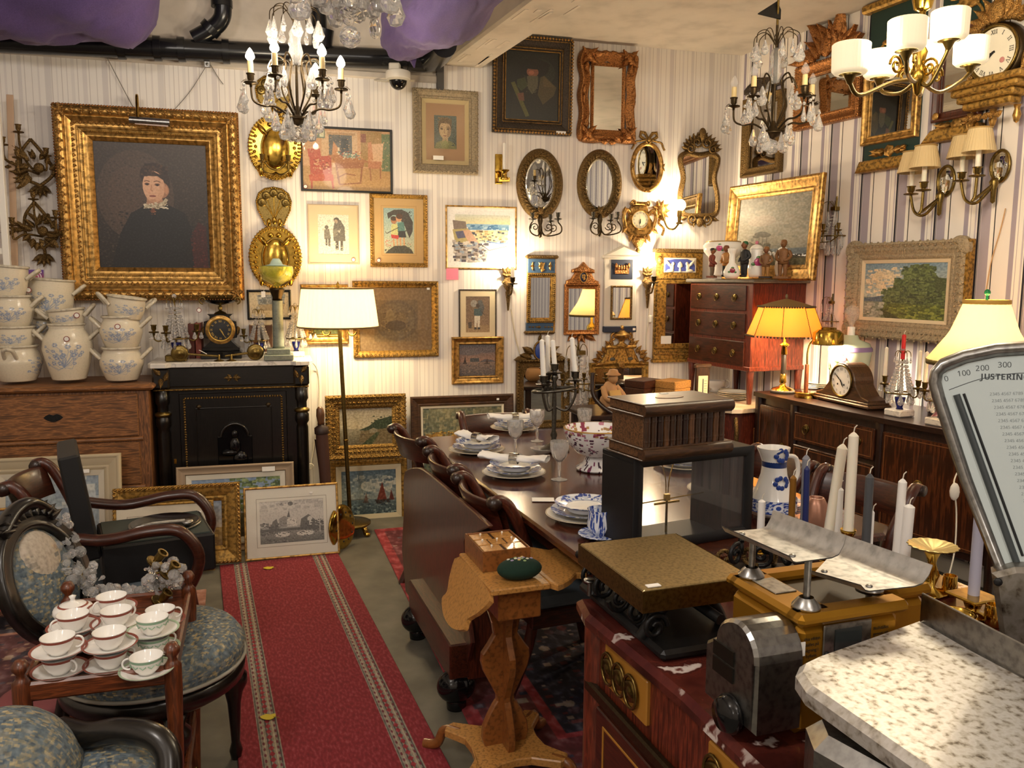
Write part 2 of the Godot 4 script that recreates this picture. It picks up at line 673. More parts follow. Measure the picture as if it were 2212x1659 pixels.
	g.transparency = BaseMaterial3D.TRANSPARENCY_ALPHA
	g = mk("clear_bulb", Color(1, 1, 1, 0.12), 0.03)
	g.transparency = BaseMaterial3D.TRANSPARENCY_ALPHA
	tri(mk("purple_cloth", "604a86", 0.85), tx.knit, 6.0)
	m("purple_cloth").rim_enabled = true
	m("purple_cloth").rim = 0.5
	tri(mk("green_velvet", "0f3a2a", 0.9), tx.knit, 20.0)
	glow("bulb_lit", "fff2d8", 14.0)
	glow("globe_lit", "ffe6b4", 9.0)
	glow("pendant_globe", "fff0dc", 2.5)  # glowing globe of the unseen lamps, out of view
# ---------------------------------------------------------------- painting: flat print only (pictures, cloth patterns, dials)
func hx(c) -> Color:
	return c if c is Color else Color.html(c)
func scan(im: Image, pts: PackedVector2Array, c: Color):
	var W = im.get_width()
	var H = im.get_height()
	var y0 = H
	var y1 = 0
	for p in pts:
		y0 = mini(y0, int(p.y))
		y1 = maxi(y1, int(ceil(p.y)))
	for y in range(maxi(y0, 0), mini(y1 + 1, H)):
		var xs = []
		var yy = y + 0.5
		for i in pts.size():
			var a = pts[i]
			var b = pts[(i + 1) % pts.size()]
			if (a.y <= yy) != (b.y <= yy):
				xs.append(a.x + (yy - a.y) * (b.x - a.x) / (b.y - a.y))
		xs.sort()
		for k in range(0, xs.size() - 1, 2):
			var xa = maxi(int(round(xs[k])), 0)
			var xb = mini(int(round(xs[k + 1])), W)
			if xb > xa:
				im.fill_rect(Rect2i(xa, y, xb - xa, 1), c)
func paint(W, H, ops: Array, grain = 0.25) -> Image:
	var im := Image.create(W, H, false, Image.FORMAT_RGBA8)
	var sc = Vector2(W, H)
	for o in ops:
		match o[0]:
			"g":
				var ya = int(o[2] * H)
				var yb = int(ceil(o[4] * H))
				for y in range(ya, yb):
					im.fill_rect(Rect2i(int(o[1] * W), y, int(ceil((o[3] - o[1]) * W)), 1), hx(o[5]).lerp(hx(o[6]), float(y - ya) / maxi(1, yb - ya - 1)))
			"r":
				im.fill_rect(Rect2i(int(o[1] * W), int(o[2] * H), maxi(1, int(round((o[3] - o[1]) * W))), maxi(1, int(round((o[4] - o[2]) * H)))), hx(o[5]))
			"e":
				var pts := PackedVector2Array()
				for k in 28:
					pts.append(Vector2(o[1] + cos(TAU * k / 28) * o[3], o[2] + sin(TAU * k / 28) * o[4]) * sc)
				scan(im, pts, hx(o[5]))
			"p":
				var pts := PackedVector2Array()
				for k in range(0, o[1].size(), 2):
					pts.append(Vector2(o[1][k], o[1][k + 1]) * sc)
				scan(im, pts, hx(o[2]))
			"l":
				for k in range(0, o[1].size() - 2, 2):
					var a = Vector2(o[1][k], o[1][k + 1]) * sc
					var b = Vector2(o[1][k + 2], o[1][k + 3]) * sc
					var w = maxf(o[2] * W * 0.5, 0.5)
					var nv = (b - a).normalized().orthogonal() * w
					scan(im, PackedVector2Array([a - nv, a + nv, b + nv, b - nv]), hx(o[3]))
			"s":
				for k in o[1]:
					var p = Vector2(rng.randf_range(o[2], o[4]), rng.randf_range(o[3], o[5])) * sc
					var r = o[6] * W * rng.randf_range(0.4, 1.0)
					var c = hx(o[7][rng.randi() % o[7].size()])
					im.fill_rect(Rect2i(int(p.x - r), int(p.y - r * 0.6), maxi(1, int(r * 2)), maxi(1, int(r * 1.2))).intersection(Rect2i(0, 0, W, H)), c)
	if grain > 0.0:
		var n := FastNoiseLite.new()
		n.frequency = 0.09
		n.fractal_octaves = 4
		n.seed = W + H + ops.size()
		var ni = n.get_image(W, H)
		ni.convert(Image.FORMAT_RGBA8)
		var d = ni.get_data()
		for k in range(0, d.size(), 4):
			d[k + 3] = int(absf(d[k] - 128.0) * 2.0 * grain)
			var hi = 255 if d[k] > 128 else 0
			d[k] = hi
			d[k + 1] = hi
			d[k + 2] = hi
		ni = Image.create_from_data(W, H, false, Image.FORMAT_RGBA8, d)
		im.blend_rect(ni, Rect2i(0, 0, W, H), Vector2i.ZERO)
	return im
# ---------------------------------------------------------------- the room
func stripes(W, bands: Array, base, soft = 0.0) -> Image:
	var im := Image.create(W, 8, false, Image.FORMAT_RGBA8)
	im.fill(Color.html(base))
	for b in bands:
		im.fill_rect(Rect2i(int(b[0] * W), 0, maxi(1, int(round(b[1] * W))), 8), Color.html(b[2]).lerp(Color.html(base), soft))
	return im
func wall_mat(nm, im: Image, rep):
	var s = printed(im, 0.85)
	s.resource_name = nm
	s.uv1_scale = V(1.0 / rep, 1, 1)
	mats[nm] = s
	return s
func room():
	wall_mat("wallpaper_pale", stripes(512, [[0.0, 0.055, "c9c2c1"], [0.06, 0.008, "b3a9a6"], [0.10, 0.012, "d6cfcb"], [0.145, 0.006, "a79d99"], [0.19, 0.006, "b9afab"], [0.23, 0.03, "d9d3cf"], [0.285, 0.006, "a99f9b"], [0.33, 0.04, "cfc8c6"], [0.385, 0.006, "aaa09c"], [0.45, 0.006, "b5aba7"], [0.5, 0.05, "c6bfbf"], [0.565, 0.007, "a79d99"], [0.62, 0.006, "bab0ac"], [0.66, 0.02, "d5cecb"], [0.72, 0.006, "a79d99"], [0.77, 0.035, "cdc6c4"], [0.83, 0.006, "ada39f"], [0.89, 0.006, "b9afab"], [0.94, 0.015, "d3ccc9"]], "ece6df", 0.45), 0.62)
	wall_mat("wallpaper_bold", stripes(512, [[0.0, 0.045, "26232f"], [0.052, 0.018, "6a6570"], [0.075, 0.20, "a79eaa"], [0.275, 0.08, "efe8e0"], [0.355, 0.022, "2a2628"], [0.377, 0.36, "e9e2dc"], [0.70, 0.10, "a198a6"], [0.80, 0.03, "efe9e2"], [0.845, 0.012, "a79fa6"], [0.86, 0.06, "ece6df"], [0.94, 0.035, "c0b8c0"]], "ece6df"), 0.274)
	mats.wallpaper_bold.uv1_offset = V(-1.21 / 0.274, 0, 0)
	for k in [["floor", V(0, -0.06, -1.5), V(12, 0.12, 16)]]:
		S(k[0], M().box(k[1], k[2]), "concrete")
	wall_panel("wall_back", WB, -4.0, 0.52, 0.0, 2.9, "wallpaper_pale")
	var c = (WB.affine_inverse() * WR.origin).x
	wall_panel("wall_back_paper", WB, 0.52, c + 0.1, 0.0, 3.5, "wallpaper_pale")
	S("wall_back_plaster", M().box(V(-1.75, 3.55, -0.08), V(4.54, 1.3, 0.14)), "plaster", WB)
	S("trim_1", M().box(V(-1.75, 2.925, 0.0), V(4.54, 0.05, 0.03), I0, 0.01), "plaster", WB)
	S("trim_2", M().box(V(0.5, 3.1, -0.01), V(0.045, 0.5, 0.1)), "#4c4948:0.7", WB)
	wall_panel("wall_right", WR, -0.1, 10.5, 0.0, 3.5, "wallpaper_bold")
	S("wall_left", M().box(V(-3.95, 2.0, -0.5), V(0.15, 4.2, 11)), "plaster")
	S("wall_front", M().box(V(0.8, 2.0, 4.6), V(10, 4.2, 0.15)), "plaster")
	var bt = Transform3D(Basis(WR.basis.z * -1.0, Vector3.UP, WR.basis.x), WB * V(0.66, 0, 0))
	S("ceiling", M().box(V(4.0, CEIL + 0.1, 4.5), V(8.0, 0.2, 12.5)), "ceiling_paint", bt)
	S("ceiling_upper", M().box(V(-3.0, CEIL + 0.62, 4.0), V(6.3, 0.2, 14)), "plaster", bt)
	var bm = M()
	bm.box(V(0, 3.37, 3.0), V(0.27, 0.7, 6.4), I0, 0.015)
	S("trim_3", bm, "ceiling_paint", bt)
	var pl = M()
	for k in 26:
		pl.box(V(rng.randf_range(-0.1, 0.12), 3.02, rng.randf_range(0.1, 3.0)), V(rng.randf_range(0.01, 0.03), 0.004, rng.randf_range(0.05, 0.3)), yaw(rng.randf_range(-3, 3)))
	S("trim_4", pl, "plaster", bt)
	S("baseboard_back", M().box(V(-1, 0.05, 0.012), V(7.2, 0.1, 0.024), I0, 0.006), "white_paint", WB)
	S("baseboard_right", M().box(V(5, 0.05, 0.012), V(10, 0.1, 0.024), I0, 0.006), "white_paint", WR)
	for l in UNSEEN_LAMPS:  # bodies for the unseen lamps that light the room from out of view
		var t = T("unseen_lamp", "unseen white globe lamp out of view, placed to light the room", "lamp", at0(l[0]), "unseen globe lamps out of view")
		P(t, "globe", M().ball(Vector3.ZERO, 0.17, I0, 20, 12), "pendant_globe")
		P(t, "rod", M().tube([V(0, 0.16, 0), V(0, CEIL + 0.62 - l[0].y if l[0].x < 0.0 else CEIL - l[0].y, 0)], 0.012), "brass")
func wall_panel(nm, t: Transform3D, u0, u1, y0, y1, mt):
	var mb = M().box(V((u0 + u1) / 2, (y0 + y1) / 2, -0.075), V(u1 - u0, y1 - y0, 0.15))
	for k in mb.v.size():
		mb.uv[k] = Vector2(mb.v[k].x, mb.v[k].y)
	return S(nm, mb, mt, t)
# ---------------------------------------------------------------- pipes, cloth and fittings under the ceiling
func pipe_collar(o, p: Vector3, d: Vector3, r):
	P(o, "collar", M().lathe(v2([0, -0.02, r, -0.02, r, -0.02, r, 0.02, r, 0.02, 0, 0.02]), 20, Transform3D(ys(d), p)), "black_pipe")
func cloth_tube(path: Array, rad: Array, folds, depth, seed_) -> Mb:
	var n := FastNoiseLite.new()
	n.seed = seed_
	n.frequency = 0.55
	var g = []
	var N = path.size()
	for i in N:
		var d = (path[mini(i + 1, N - 1)] - path[maxi(i - 1, 0)]).normalized()
		var sd = d.cross(Vector3.UP).normalized()
		var up = sd.cross(d)
		var row := PackedVector3Array()
		for j in 49:
			var a = -TAU * (j % 48) / 48
			var w = sin(folds * (i * 0.16 + 0.9 * sin(a + 0.4)) + 2.5 * n.get_noise_2d(i * 0.5, cos(a) * 4.0))
			var r = rad[i] * (1.0 + depth * w + 0.08 * n.get_noise_3d(cos(a) * 3, sin(a) * 3, i * 0.4))
			row.append(path[i] + (up * sin(a) + sd * cos(a)) * r)
		g.append(row)
	return M().grid(g, I0, 0)
func ceiling_things():
	var t = T("waste_pipe", "long glossy black waste pipe running along the top of the long wall", "pipe")
	var pa = []
	for k in 13:
		pa.append(on(WB, lerpf(-120.0, 900.0, k / 12.0), lerpf(84, 130, k / 12.0), 0.11))
	P(t, "pipe", M().tube(pa, 0.062, 20), "black_pipe")
	var dr = (pa[1] - pa[0]).normalized()
	for x in [262, 340, 392, 488, 690]:
		pipe_collar(t, on(WB, x, lerpf(84, 130, (x + 120) / 1020.0), 0.11), dr, 0.072)
	P(t, "elbow", M().tube(curve([on(WB, 880, 128, 0.11), on(WB, 925, 130, 0.13), on(WB, 945, 118, 0.3), on(WB, 960, 96, 0.6)], 6), 0.075, 18), "black_pipe")
	var br = T("pipe_clip", "small galvanised pipe clip under the black pipe above the portrait", "bracket", Transform3D(WB.basis, on(WB, 447, 128, 0.1)))
	P(br, "strap", M().box(V(0, 0, 0), V(0.035, 0.1, 0.012), I0, 0.003), "steel")
	P(br, "screw", M().lathe(v2([0, 0, 0.008, 0, 0.008, 0.004, 0, 0.006]), 10, rx(90, V(0, -0.03, 0.006))), "steel")
	var b = T("branch_pipe", "black branch pipe bending up to the ceiling left of the lit chandelier", "pipe")
	P(b, "pipe", M().tube(curve([on(WB, 420, 84, 0.12), on(WB, 452, 66, 0.14), on(WB, 474, 48, 0.16), on(WB, 482, 22, 0.18), on(WB, 478, -40, 0.2)], 6), 0.05, 18), "black_pipe")
	pipe_collar(b, on(WB, 455, 62, 0.14), V(0.7, 0.7, 0), 0.062)
	pipe_collar(b, on(WB, 479, 8, 0.18), Vector3.UP, 0.062)
	b = T("vent_pipe", "short black pipe rising from the waste pipe behind the lit chandelier", "pipe")
	P(b, "pipe", M().tube([on(WB, 690, 112, 0.1), on(WB, 690, 62, 0.1), on(WB, 688, 10, 0.12), on(WB, 687, -60, 0.12)], 0.047, 18), "black_pipe")
	P(b, "socket", M().tube([on(WB, 695, 100, 0.12), on(WB, 700, 62, 0.14)], 0.062, 18), "black_pipe")
	var pth = []
	var rad = []
	for k in 24:
		var f = k / 23.0
		pth.append(at(lerpf(-330.0, 350.0, f), lerpf(-72.0, -46.0, f), lerpf(4.45, 4.75, f)))
		rad.append(0.335 * (1.0 if f < 0.86 else sqrt(maxf(0.0, 1.0 - pow((f - 0.86) / 0.14, 2.0))) + 0.001))
	one("purple_drape", "large purple cloth wrapped round the duct at the top left corner", "drape", cloth_tube(pth, rad, 6.0, 0.06, 3), "purple_cloth")
	pth = []
	rad = []
	var s0 = on(WB, 868, 92, 0.42)
	for k in 20:
		var f = k / 19.0
		pth.append(s0 + WR.basis.x * (f * 1.7) + V(0, 0.05 * sin(f * 9.0), 0))
		rad.append((0.165 + 0.03 * f) * (1.0 if f > 0.08 else 0.75 + 3.0 * f))
	var t2 = T("purple_sleeve", "purple cloth sleeve wrapped round the duct beside the white beam", "drape")
	P(t2, "sleeve", cloth_tube(pth, rad, 9.0, 0.06, 8), "purple_cloth")
	var hang = M()
	var a0 = on(WB, 868, 112, 0.38)
	hang.grid([PackedVector3Array([a0 + V(-0.06, 0.1, 0), a0 + V(0, 0.1, 0.03), a0 + V(0.1, 0.1, 0)]), PackedVector3Array([a0 + V(0.0, 0.02, 0.0), a0 + V(0.05, 0.0, 0.05), a0 + V(0.1, 0.02, 0)]), PackedVector3Array([a0 + V(0.07, -0.09, 0), a0 + V(0.075, -0.1, 0.02), a0 + V(0.08, -0.09, 0)])], I0, 0)
	P(t2, "loose_corner", hang, "purple_cloth")
	var cp = on(WB, 860, 172, 0.2)
	t = T("security_camera", "white dome security camera with dark glass under the black pipe", "camera", at0(cp))
	P(t, "housing", M().lathe(v2([0.072, 0.0, 0.078, 0.005, 0.078, 0.045, 0.07, 0.052, 0.04, 0.056, 0, 0.056]), 28), "#d8d2c8:0.4")
	P(t, "dome", M().ball(V(0, -0.002, 0), V(0.056, 0.062, 0.056), I0, 24, 14), "black_gloss")
	P(t, "collar", M().lathe(v2([0.056, -0.004, 0.066, -0.012, 0.074, 0.002]), 28), "#b9b3a8:0.4")
	P(t, "mount", M().box(V(-0.02, 0.075, 0), V(0.07, 0.045, 0.06), I0, 0.006), "#c9c2b6:0.5")
	P(t, "arm", M().box(V(0, 0.03, -0.12), V(0.05, 0.03, 0.2), I0, 0.004), "#c9c2b6:0.5")
	P(t, "cable", M().tube([V(-0.05, 0.02, -0.12), V(-0.2, 0.035, -0.17), V(-0.4, 0.05, -0.18)], 0.006, 6), "#bdb6aa:0.6")
# ---------------------------------------------------------------- pictures
const P_FLAT := [[0, 0], [0, 0.02], [0, 0.02], [0.004, 0.024], [0.014, 0.024], [0.018, 0.02], [0.018, 0.02], [0.018, 0.006]]
const P_GOLD := [[0, 0], [0, 0.022], [0, 0.022], [0.004, 0.03], [0.012, 0.032], [0.018, 0.026], [0.018, 0.026], [0.024, 0.024], [0.036, 0.016], [0.036, 0.016], [0.04, 0.018], [0.046, 0.008]]
const P_WIDE := [[0, 0], [0, 0.03], [0, 0.03], [0.006, 0.042], [0.02, 0.045], [0.03, 0.036], [0.03, 0.036], [0.036, 0.034], [0.06, 0.03], [0.085, 0.018], [0.085, 0.018], [0.09, 0.022], [0.1, 0.02], [0.1, 0.02], [0.118, 0.012], [0.118, 0.006]]
const P_SCOOP := [[0, 0], [0, 0.035], [0, 0.035], [0.006, 0.046], [0.014, 0.046], [0.02, 0.038], [0.034, 0.026], [0.05, 0.022], [0.056, 0.026], [0.056, 0.026], [0.062, 0.028], [0.066, 0.022], [0.07, 0.008]]
func prof(a: Array, k = 1.0, kz = -1.0) -> Array:
	var o = []
	for p in a:
		o.append(Vector2(p[0] * k, p[1] * (k if kz < 0.0 else kz)))
	return o
func bead(r) -> Mb:
	return M().ball(Vector3.ZERO, r, I0, 6, 4)
func leaf(l, w, curl = 0.2, thick = 0.3) -> Mb:
	var g = []
	for i in 7:
		var t = i / 6.0
		var ww = w * 0.5 * sin(PI * pow(t, 0.7)) * (1.0 - 0.15 * sin(t * 18.0)) + 0.0001
		var row := PackedVector3Array()
		for j in 5:
			var s = j / 2.0 - 1.0
			row.append(V(s * ww, t * l, (1.0 - s * s) * w * thick + curl * l * t * t - absf(s) * 0.1 * w))
		g.append(row)
	return M().grid(g, I0, 0).grid(g.map(func(r): var x = r.duplicate(); x.reverse(); return x), off(0, 0, -0.0015), 0)
func row_on(unit: Mb, w, h, d, z, step, turn = 0.0) -> Mb:
	var mb = M()
	for side in 4:
		var a = -PI / 2 * side
		var lx = (w if side % 2 == 0 else h) - 2 * d
		var ly = (h if side % 2 == 0 else w) - 2 * d
		var k = maxi(1, int(round(lx / step)))
		for i in k:
			mb.add(unit, Transform3D(bz(a), Vector3.ZERO) * Transform3D(bz(turn), V(-lx / 2 + (i + 0.5) * lx / k, ly / 2, z)))
	return mb
func picture(nm, label, cat, t, x0, y0, x1, y1, o = {}):
	var qq = q(t, x0, y0, x1, y1, o.get("off", 0.0))
	var xf: Transform3D = qq[0]
	var w = qq[1]
	var h = qq[2]
	if o.has("lean"):
		xf = xf * off(0, -h / 2, 0) * rx(o.lean) * off(0, h / 2, 0)
	if o.has("turn"):
		xf = xf * rot(Vector3.BACK, o.turn)
	var n = T(nm, label, cat, xf, o.get("grp", ""))
	return fill_picture(n, w, h, o)
func fill_picture(n, w, h, o):
	var k = o.get("k", 1.0)
	var pf = prof(o.get("prof", P_FLAT), k, o.get("kz", -1.0))
	var d = pf[-1].x
	P(n, "frame", M().frame(w, h, pf).card(w - 0.004, h - 0.004, rot(Vector3.UP, 180)), o.frame)
	if o.has("beads"):
		for b in o.beads:
			var u = bead(b[2])
			if b.size() > 5 and b[5] == "rope":
				u = M().ball(Vector3.ZERO, V(b[2] * 1.7, b[2] * 0.7, b[2] * 0.8), rot(Vector3.BACK, 35), 6, 4)
			elif b.size() > 5 and b[5] == "leaf":
				u = M().add(leaf(b[2] * 2, b[2] * 1.5, 0.1, 0.35), rot(Vector3.BACK, 90, V(b[2], 0, 0))).add(bead(b[2] * 0.4), off(0, b[2] * 0.7, 0)).add(bead(b[2] * 0.4), off(0, -b[2] * 0.7, 0))
			stuff(P(n, "carved_ornament", row_on(u, w, h, b[0], b[1], b[3]), b[4]))
	if o.has("liner"):
		P(n, "liner", M().frame(w - 2 * d, h - 2 * d, v2([0, 0.006, 0, 0.014, 0, 0.014, o.liner[0], 0.008, o.liner[0], 0.008, o.liner[0], 0.003])), o.liner[1])
		d += o.liner[0]
	var z = o.get("z", 0.004)
	if o.has("mount"):
		var mw = o.mount[0]
		var mh = o.mount[2] if o.mount.size() > 2 else mw
		var iw = w - 2 * d
		var ih = h - 2 * d
		var mb = M()
		for s in [[0, ih / 2 - mh / 2, iw, mh], [0, -ih / 2 + mh / 2, iw, mh], [-iw / 2 + mw / 2, 0, mw, ih - 2 * mh], [iw / 2 - mw / 2, 0, mw, ih - 2 * mh]]:
			mb.box(V(s[0], s[1], z + 0.0015), V(s[2], s[3], 0.003))
		P(n, "mount", mb, o.mount[1])
		if o.has("line"):
			P(n, "mount_line", M().frame(iw - mw * 1.5, ih - mh * 1.5, v2([0, z + 0.003, 0, z + 0.0036, 0.0025, z + 0.0036, 0.0025, z + 0.003])), o.line)
		P(n, "print", M().card(iw - 2 * mw + 0.002, ih - 2 * mh + 0.002, off(0, 0, z)), o.image)
	else:
		P(n, "canvas", M().card(w - 2 * d + 0.006, h - 2 * d + 0.006, off(0, 0, z)), o.image)
	if o.get("glass", false):
		P(n, "glass", M().card(w - 2 * d + 0.004, h - 2 * d + 0.004, off(0, 0, z + 0.006)), "pane")
	if o.has("tag"):
		P(n, "price_slip", M().box(V(o.tag[0] * w, o.tag[1] * h, o.get("tagz", pf[pf.size() / 2].y + 0.012)), V(o.tag[2], o.tag[3], 0.0015)), "paper")
	if o.has("dot"):
		sticker(n, V(o.dot[0] * w, o.dot[1] * h, z + 0.009))
	return n
func sticker(n, p: Vector3, r = 0.014, b = Basis()):
	var t = Transform3D(b, p)
	P(n, "price_sticker", M().lathe(v2([r, 0, r, 0.0012, r, 0.0012, 0, 0.0012]), 18, t * rx(90)), "#8a3430:0.6")
	P(n, "price_sticker", M().lathe(v2([r * 0.76, 0, r * 0.76, 0.0018, r * 0.76, 0.0018, 0, 0.0018]), 18, t * rx(90)), "paper")
func sheet(t, x, y, w, h, nm, label, mt = "paper", offz = 0.002):
	return one(nm, label, "note", M().box(Vector3.ZERO, V(w, h, 0.001)), mt, Transform3D(t.basis, on(t, x, y, offz)))
func left_wall_things():
	var skin = "c79a7c"
	var im = paint(416, 480, [["g", 0, 0, 1, 1, "3a2f28", "1d1714"], ["e", 0.35, 0.42, 0.34, 0.36, "46372e"], ["e", 0.34, 0.44, 0.24, 0.26, "4c3b31"], ["s", 900, 0, 0, 1, 1, 0.012, ["3a2f28", "40332b", "332822"]],
		["p", [0.1, 1, 0.2, 0.72, 0.3, 0.56, 0.42, 0.5, 0.62, 0.48, 0.78, 0.55, 0.84, 0.68, 0.88, 1], "121112"], ["p", [0.82, 0.75, 0.9, 0.62, 0.97, 0.66, 0.98, 1, 0.85, 1], "3a1512"], ["s", 60, 0.84, 0.66, 0.96, 1, 0.012, ["521c17", "2d100e"]],
		["p", [0.44, 0.5, 0.45, 0.42, 0.58, 0.42, 0.6, 0.49], "a97e64"], ["e", 0.52, 0.25, 0.125, 0.095, "2b1c16"], ["e", 0.6, 0.31, 0.06, 0.1, "2b1c16"], ["e", 0.56, 0.37, 0.09, 0.07, "a0745a"],
		["e", 0.515, 0.345, 0.098, 0.125, skin], ["e", 0.49, 0.34, 0.075, 0.11, "cfa385"], ["p", [0.41, 0.27, 0.44, 0.235, 0.52, 0.225, 0.6, 0.26, 0.615, 0.33, 0.6, 0.29, 0.55, 0.26, 0.46, 0.26], "2b1c16"], ["e", 0.622, 0.37, 0.018, 0.03, "b98868"],
		["s", 70, 0.42, 0.17, 0.64, 0.26, 0.016, ["3a271d", "23150f", "473022"]], ["e", 0.455, 0.325, 0.022, 0.01, "6e4a3a"], ["e", 0.545, 0.328, 0.024, 0.01, "6e4a3a"], ["e", 0.456, 0.328, 0.013, 0.008, "241713"], ["e", 0.546, 0.331, 0.013, 0.008, "241713"],
		["l", [0.43, 0.305, 0.455, 0.298, 0.48, 0.305], 0.007, "5a3b2c"], ["l", [0.515, 0.305, 0.545, 0.298, 0.575, 0.308], 0.007, "5a3b2c"], ["l", [0.495, 0.33, 0.487, 0.375, 0.505, 0.38], 0.008, "a87a5e"], ["e", 0.5, 0.42, 0.03, 0.008, "8f4f44"], ["l", [0.472, 0.42, 0.53, 0.418], 0.005, "6b332c"],
		["e", 0.47, 0.385, 0.02, 0.02, "d2a083"], ["e", 0.505, 0.455, 0.03, 0.012, "b98b6c"], ["l", [0.42, 0.5, 0.47, 0.505, 0.53, 0.5, 0.6, 0.47, 0.625, 0.44], 0.03, "b3a68d"], ["s", 90, 0.42, 0.47, 0.63, 0.52, 0.011, ["c8bda6", "8d8069", "d8cfba"]], ["p", [0.5, 0.51, 0.52, 0.54, 0.49, 0.56, 0.47, 0.54], "6b3a26"], ["s", 14, 0.47, 0.52, 0.52, 0.57, 0.01, ["8d5a3a", "452516"]], ["s", 500, 0.2, 0.55, 0.85, 1, 0.012, ["151415", "100f10", "18171a"]]], 0.1)
	var t = picture("portrait_painting", "large oil portrait of a woman in black with lace collar in wide ornate gold frame", "painting", WB, 131, 238, 522, 648, {"off": 0.03, "lean": 1.5, "frame": "gold", "prof": [[0, 0], [0, 0.05], [0, 0.05], [0.012, 0.075], [0.03, 0.088], [0.05, 0.085], [0.062, 0.07], [0.062, 0.07], [0.066, 0.074], [0.072, 0.074], [0.076, 0.066], [0.1, 0.05], [0.12, 0.046], [0.124, 0.052], [0.13, 0.052], [0.134, 0.044], [0.134, 0.044], [0.15, 0.04], [0.15, 0.04], [0.156, 0.034], [0.17, 0.03], [0.176, 0.03], [0.176, 0.03], [0.2, 0.012], [0.2, 0.006]], "image": printed(im, 0.4), "beads": [[0.006, 0.064, 0.007, 0.016, "copper_gold"], [0.036, 0.084, 0.02, 0.05, "carved_gold", "leaf"], [0.1, 0.05, 0.013, 0.03, "carved_gold", "leaf"], [0.148, 0.042, 0.004, 0.01, "dull_gold"]]})
	var w = q(WB, 131, 238, 522, 648, 0.03)
	P(t, "corner_flower", corner_mb(w[1], w[2], 0.045, 0.088, 0.045), "carved_gold")
	P(t, "price_label", M().box(V(w[1] * 0.46, w[2] * 0.465, 0.09), V(0.025, 0.02, 0.002)), "paper")
	var pl = T("picture_light", "brass picture light clipped over the top of the large portrait", "lamp", Transform3D(WB.basis, on(WB, 316, 250, 0.12)))
	P(pl, "arm", M().tube(curve([V(-0.05, -0.02, -0.03), V(-0.05, 0.09, -0.03), V(-0.045, 0.105, 0.02), V(-0.035, -0.03, 0.1)], 6), 0.009, 8), "brass")
	P(pl, "shade", M().tube([V(-0.08, -0.045, 0.1), V(0.14, -0.05, 0.1)], 0.02, 12), "steel")
	P(pl, "lamp_tube", M().tube([V(-0.05, -0.056, 0.096), V(0.13, -0.062, 0.096)], 0.013, 10), "#d9c6c6:0.3")
	var wr = T("hanging_wire", "thin grey hanging wires running from the portrait up to the black pipe", "wire")
	for a in [[225, 112, 292, 240], [447, 140, 372, 242], [455, 140, 482, 182]]:
		P(wr, "wire", M().tube(curve([on(WB, a[0], a[1], 0.03), on(WB, lerpf(a[0], a[2], 0.5) + 2, lerpf(a[1], a[3], 0.5) + 5, 0.02), on(WB, a[2], a[3], 0.03)], 5), 0.0022, 5), "#77726c:0.5")
	leaf_sconce("gilt metal leaf wall sconce hanging highest beside the portrait, one arm reaching left", 78, 365, [[40, 285, 0.1], [6, 312, 0.16], [38, 340, 0.2], [100, 336, 0.12]], 1, 420)
	leaf_sconce("gilt metal leaf wall sconce hanging below another, above the stoneware pots", 86, 500, [[72, 430, 0.12], [26, 486, 0.18], [120, 470, 0.16]], 2, 568)
	t = T("lattice_frame", "white painted lattice frame at the left edge of the picture", "frame", Transform3D(WB.basis, on(WB, -36, 410, 0.25)))
	for k in 6:
		P(t, "slat", M().box(V(-0.02, 0.42 - k * 0.19, 0), V(0.26, 0.035, 0.03), I0, 0.003), "white_paint")
	P(t, "upright", M().box(V(0.095, 0, 0.004), V(0.035, 1.1, 0.034), I0, 0.003), "white_paint")
	P(t, "upright", M().box(V(-0.14, 0, 0.004), V(0.035, 1.1, 0.034), I0, 0.003), "white_paint")
	one("woven_band", "beige woven band hanging beside the leaf sconces at the left edge", "band", M().box(V(0, 0, 0), V(0.036, 1.02, 0.008), I0, 0.002), "#c5a78c:0.9", Transform3D(WB.basis, on(WB, 27, 400, 0.1)) * rot(Vector3.BACK, -2))
	var ig = T("sticker_sign", "small pink and violet camera logo sticker behind the stoneware pots", "sticker", Transform3D(WB.basis, on(WB, 78, 598, 0.004)))
	var igi = paint(64, 64, [["g", 0, 0, 1, 1, "6a4aa8", "d85a50"], ["p", [0, 1, 0, 0.5, 0.5, 1], "e08a50"], ["e", 0.5, 0.5, 0.36, 0.36, "f4e8ee"], ["e", 0.5, 0.5, 0.29, 0.29, "b8508a"], ["e", 0.5, 0.5, 0.19, 0.19, "f4e8ee"], ["e", 0.5, 0.5, 0.12, 0.12, "c05078"], ["e", 0.82, 0.18, 0.06, 0.06, "f4e8ee"]], 0.0)
	P(ig, "plate", M().box(Vector3.ZERO, V(0.085, 0.085, 0.002)).uvbox(0.085, 0.085), printed(igi))
	reflector("embossed brass reflector sconce hanging upper, just behind the lit chandelier", 593, 282, 0.0)
	reflector("embossed brass reflector sconce hanging lower, behind the amber oil lamp", 594, 520, 0.0)
func corner_mb(w, h, d, z, r) -> Mb:
	var mb = M()
	for s in [[-1, 1], [1, 1], [1, -1], [-1, -1]]:
		for k in 5:
			mb.add(leaf(r, r * 0.6, 0.1), Transform3D(bz(TAU * k / 5.0), V(s[0] * (w / 2 - d), s[1] * (h / 2 - d), z)))
	return mb
func cup_mb(r = 0.016) -> Mb:
	return M().lathe(v2([0, -0.022, 0.006, -0.02, 0.007, -0.008, r * 2.0, -0.004, r * 2.1, 0.001, r * 2.1, 0.001, r * 1.9, 0.003, r * 0.7, 0.0, r * 0.6, 0.008, r, 0.016, r * 1.05, 0.036, r * 1.3, 0.04, r * 1.3, 0.043, r * 0.85, 0.043, r * 0.85, 0.043, r * 0.8, 0.02, 0, 0.02]), 12)
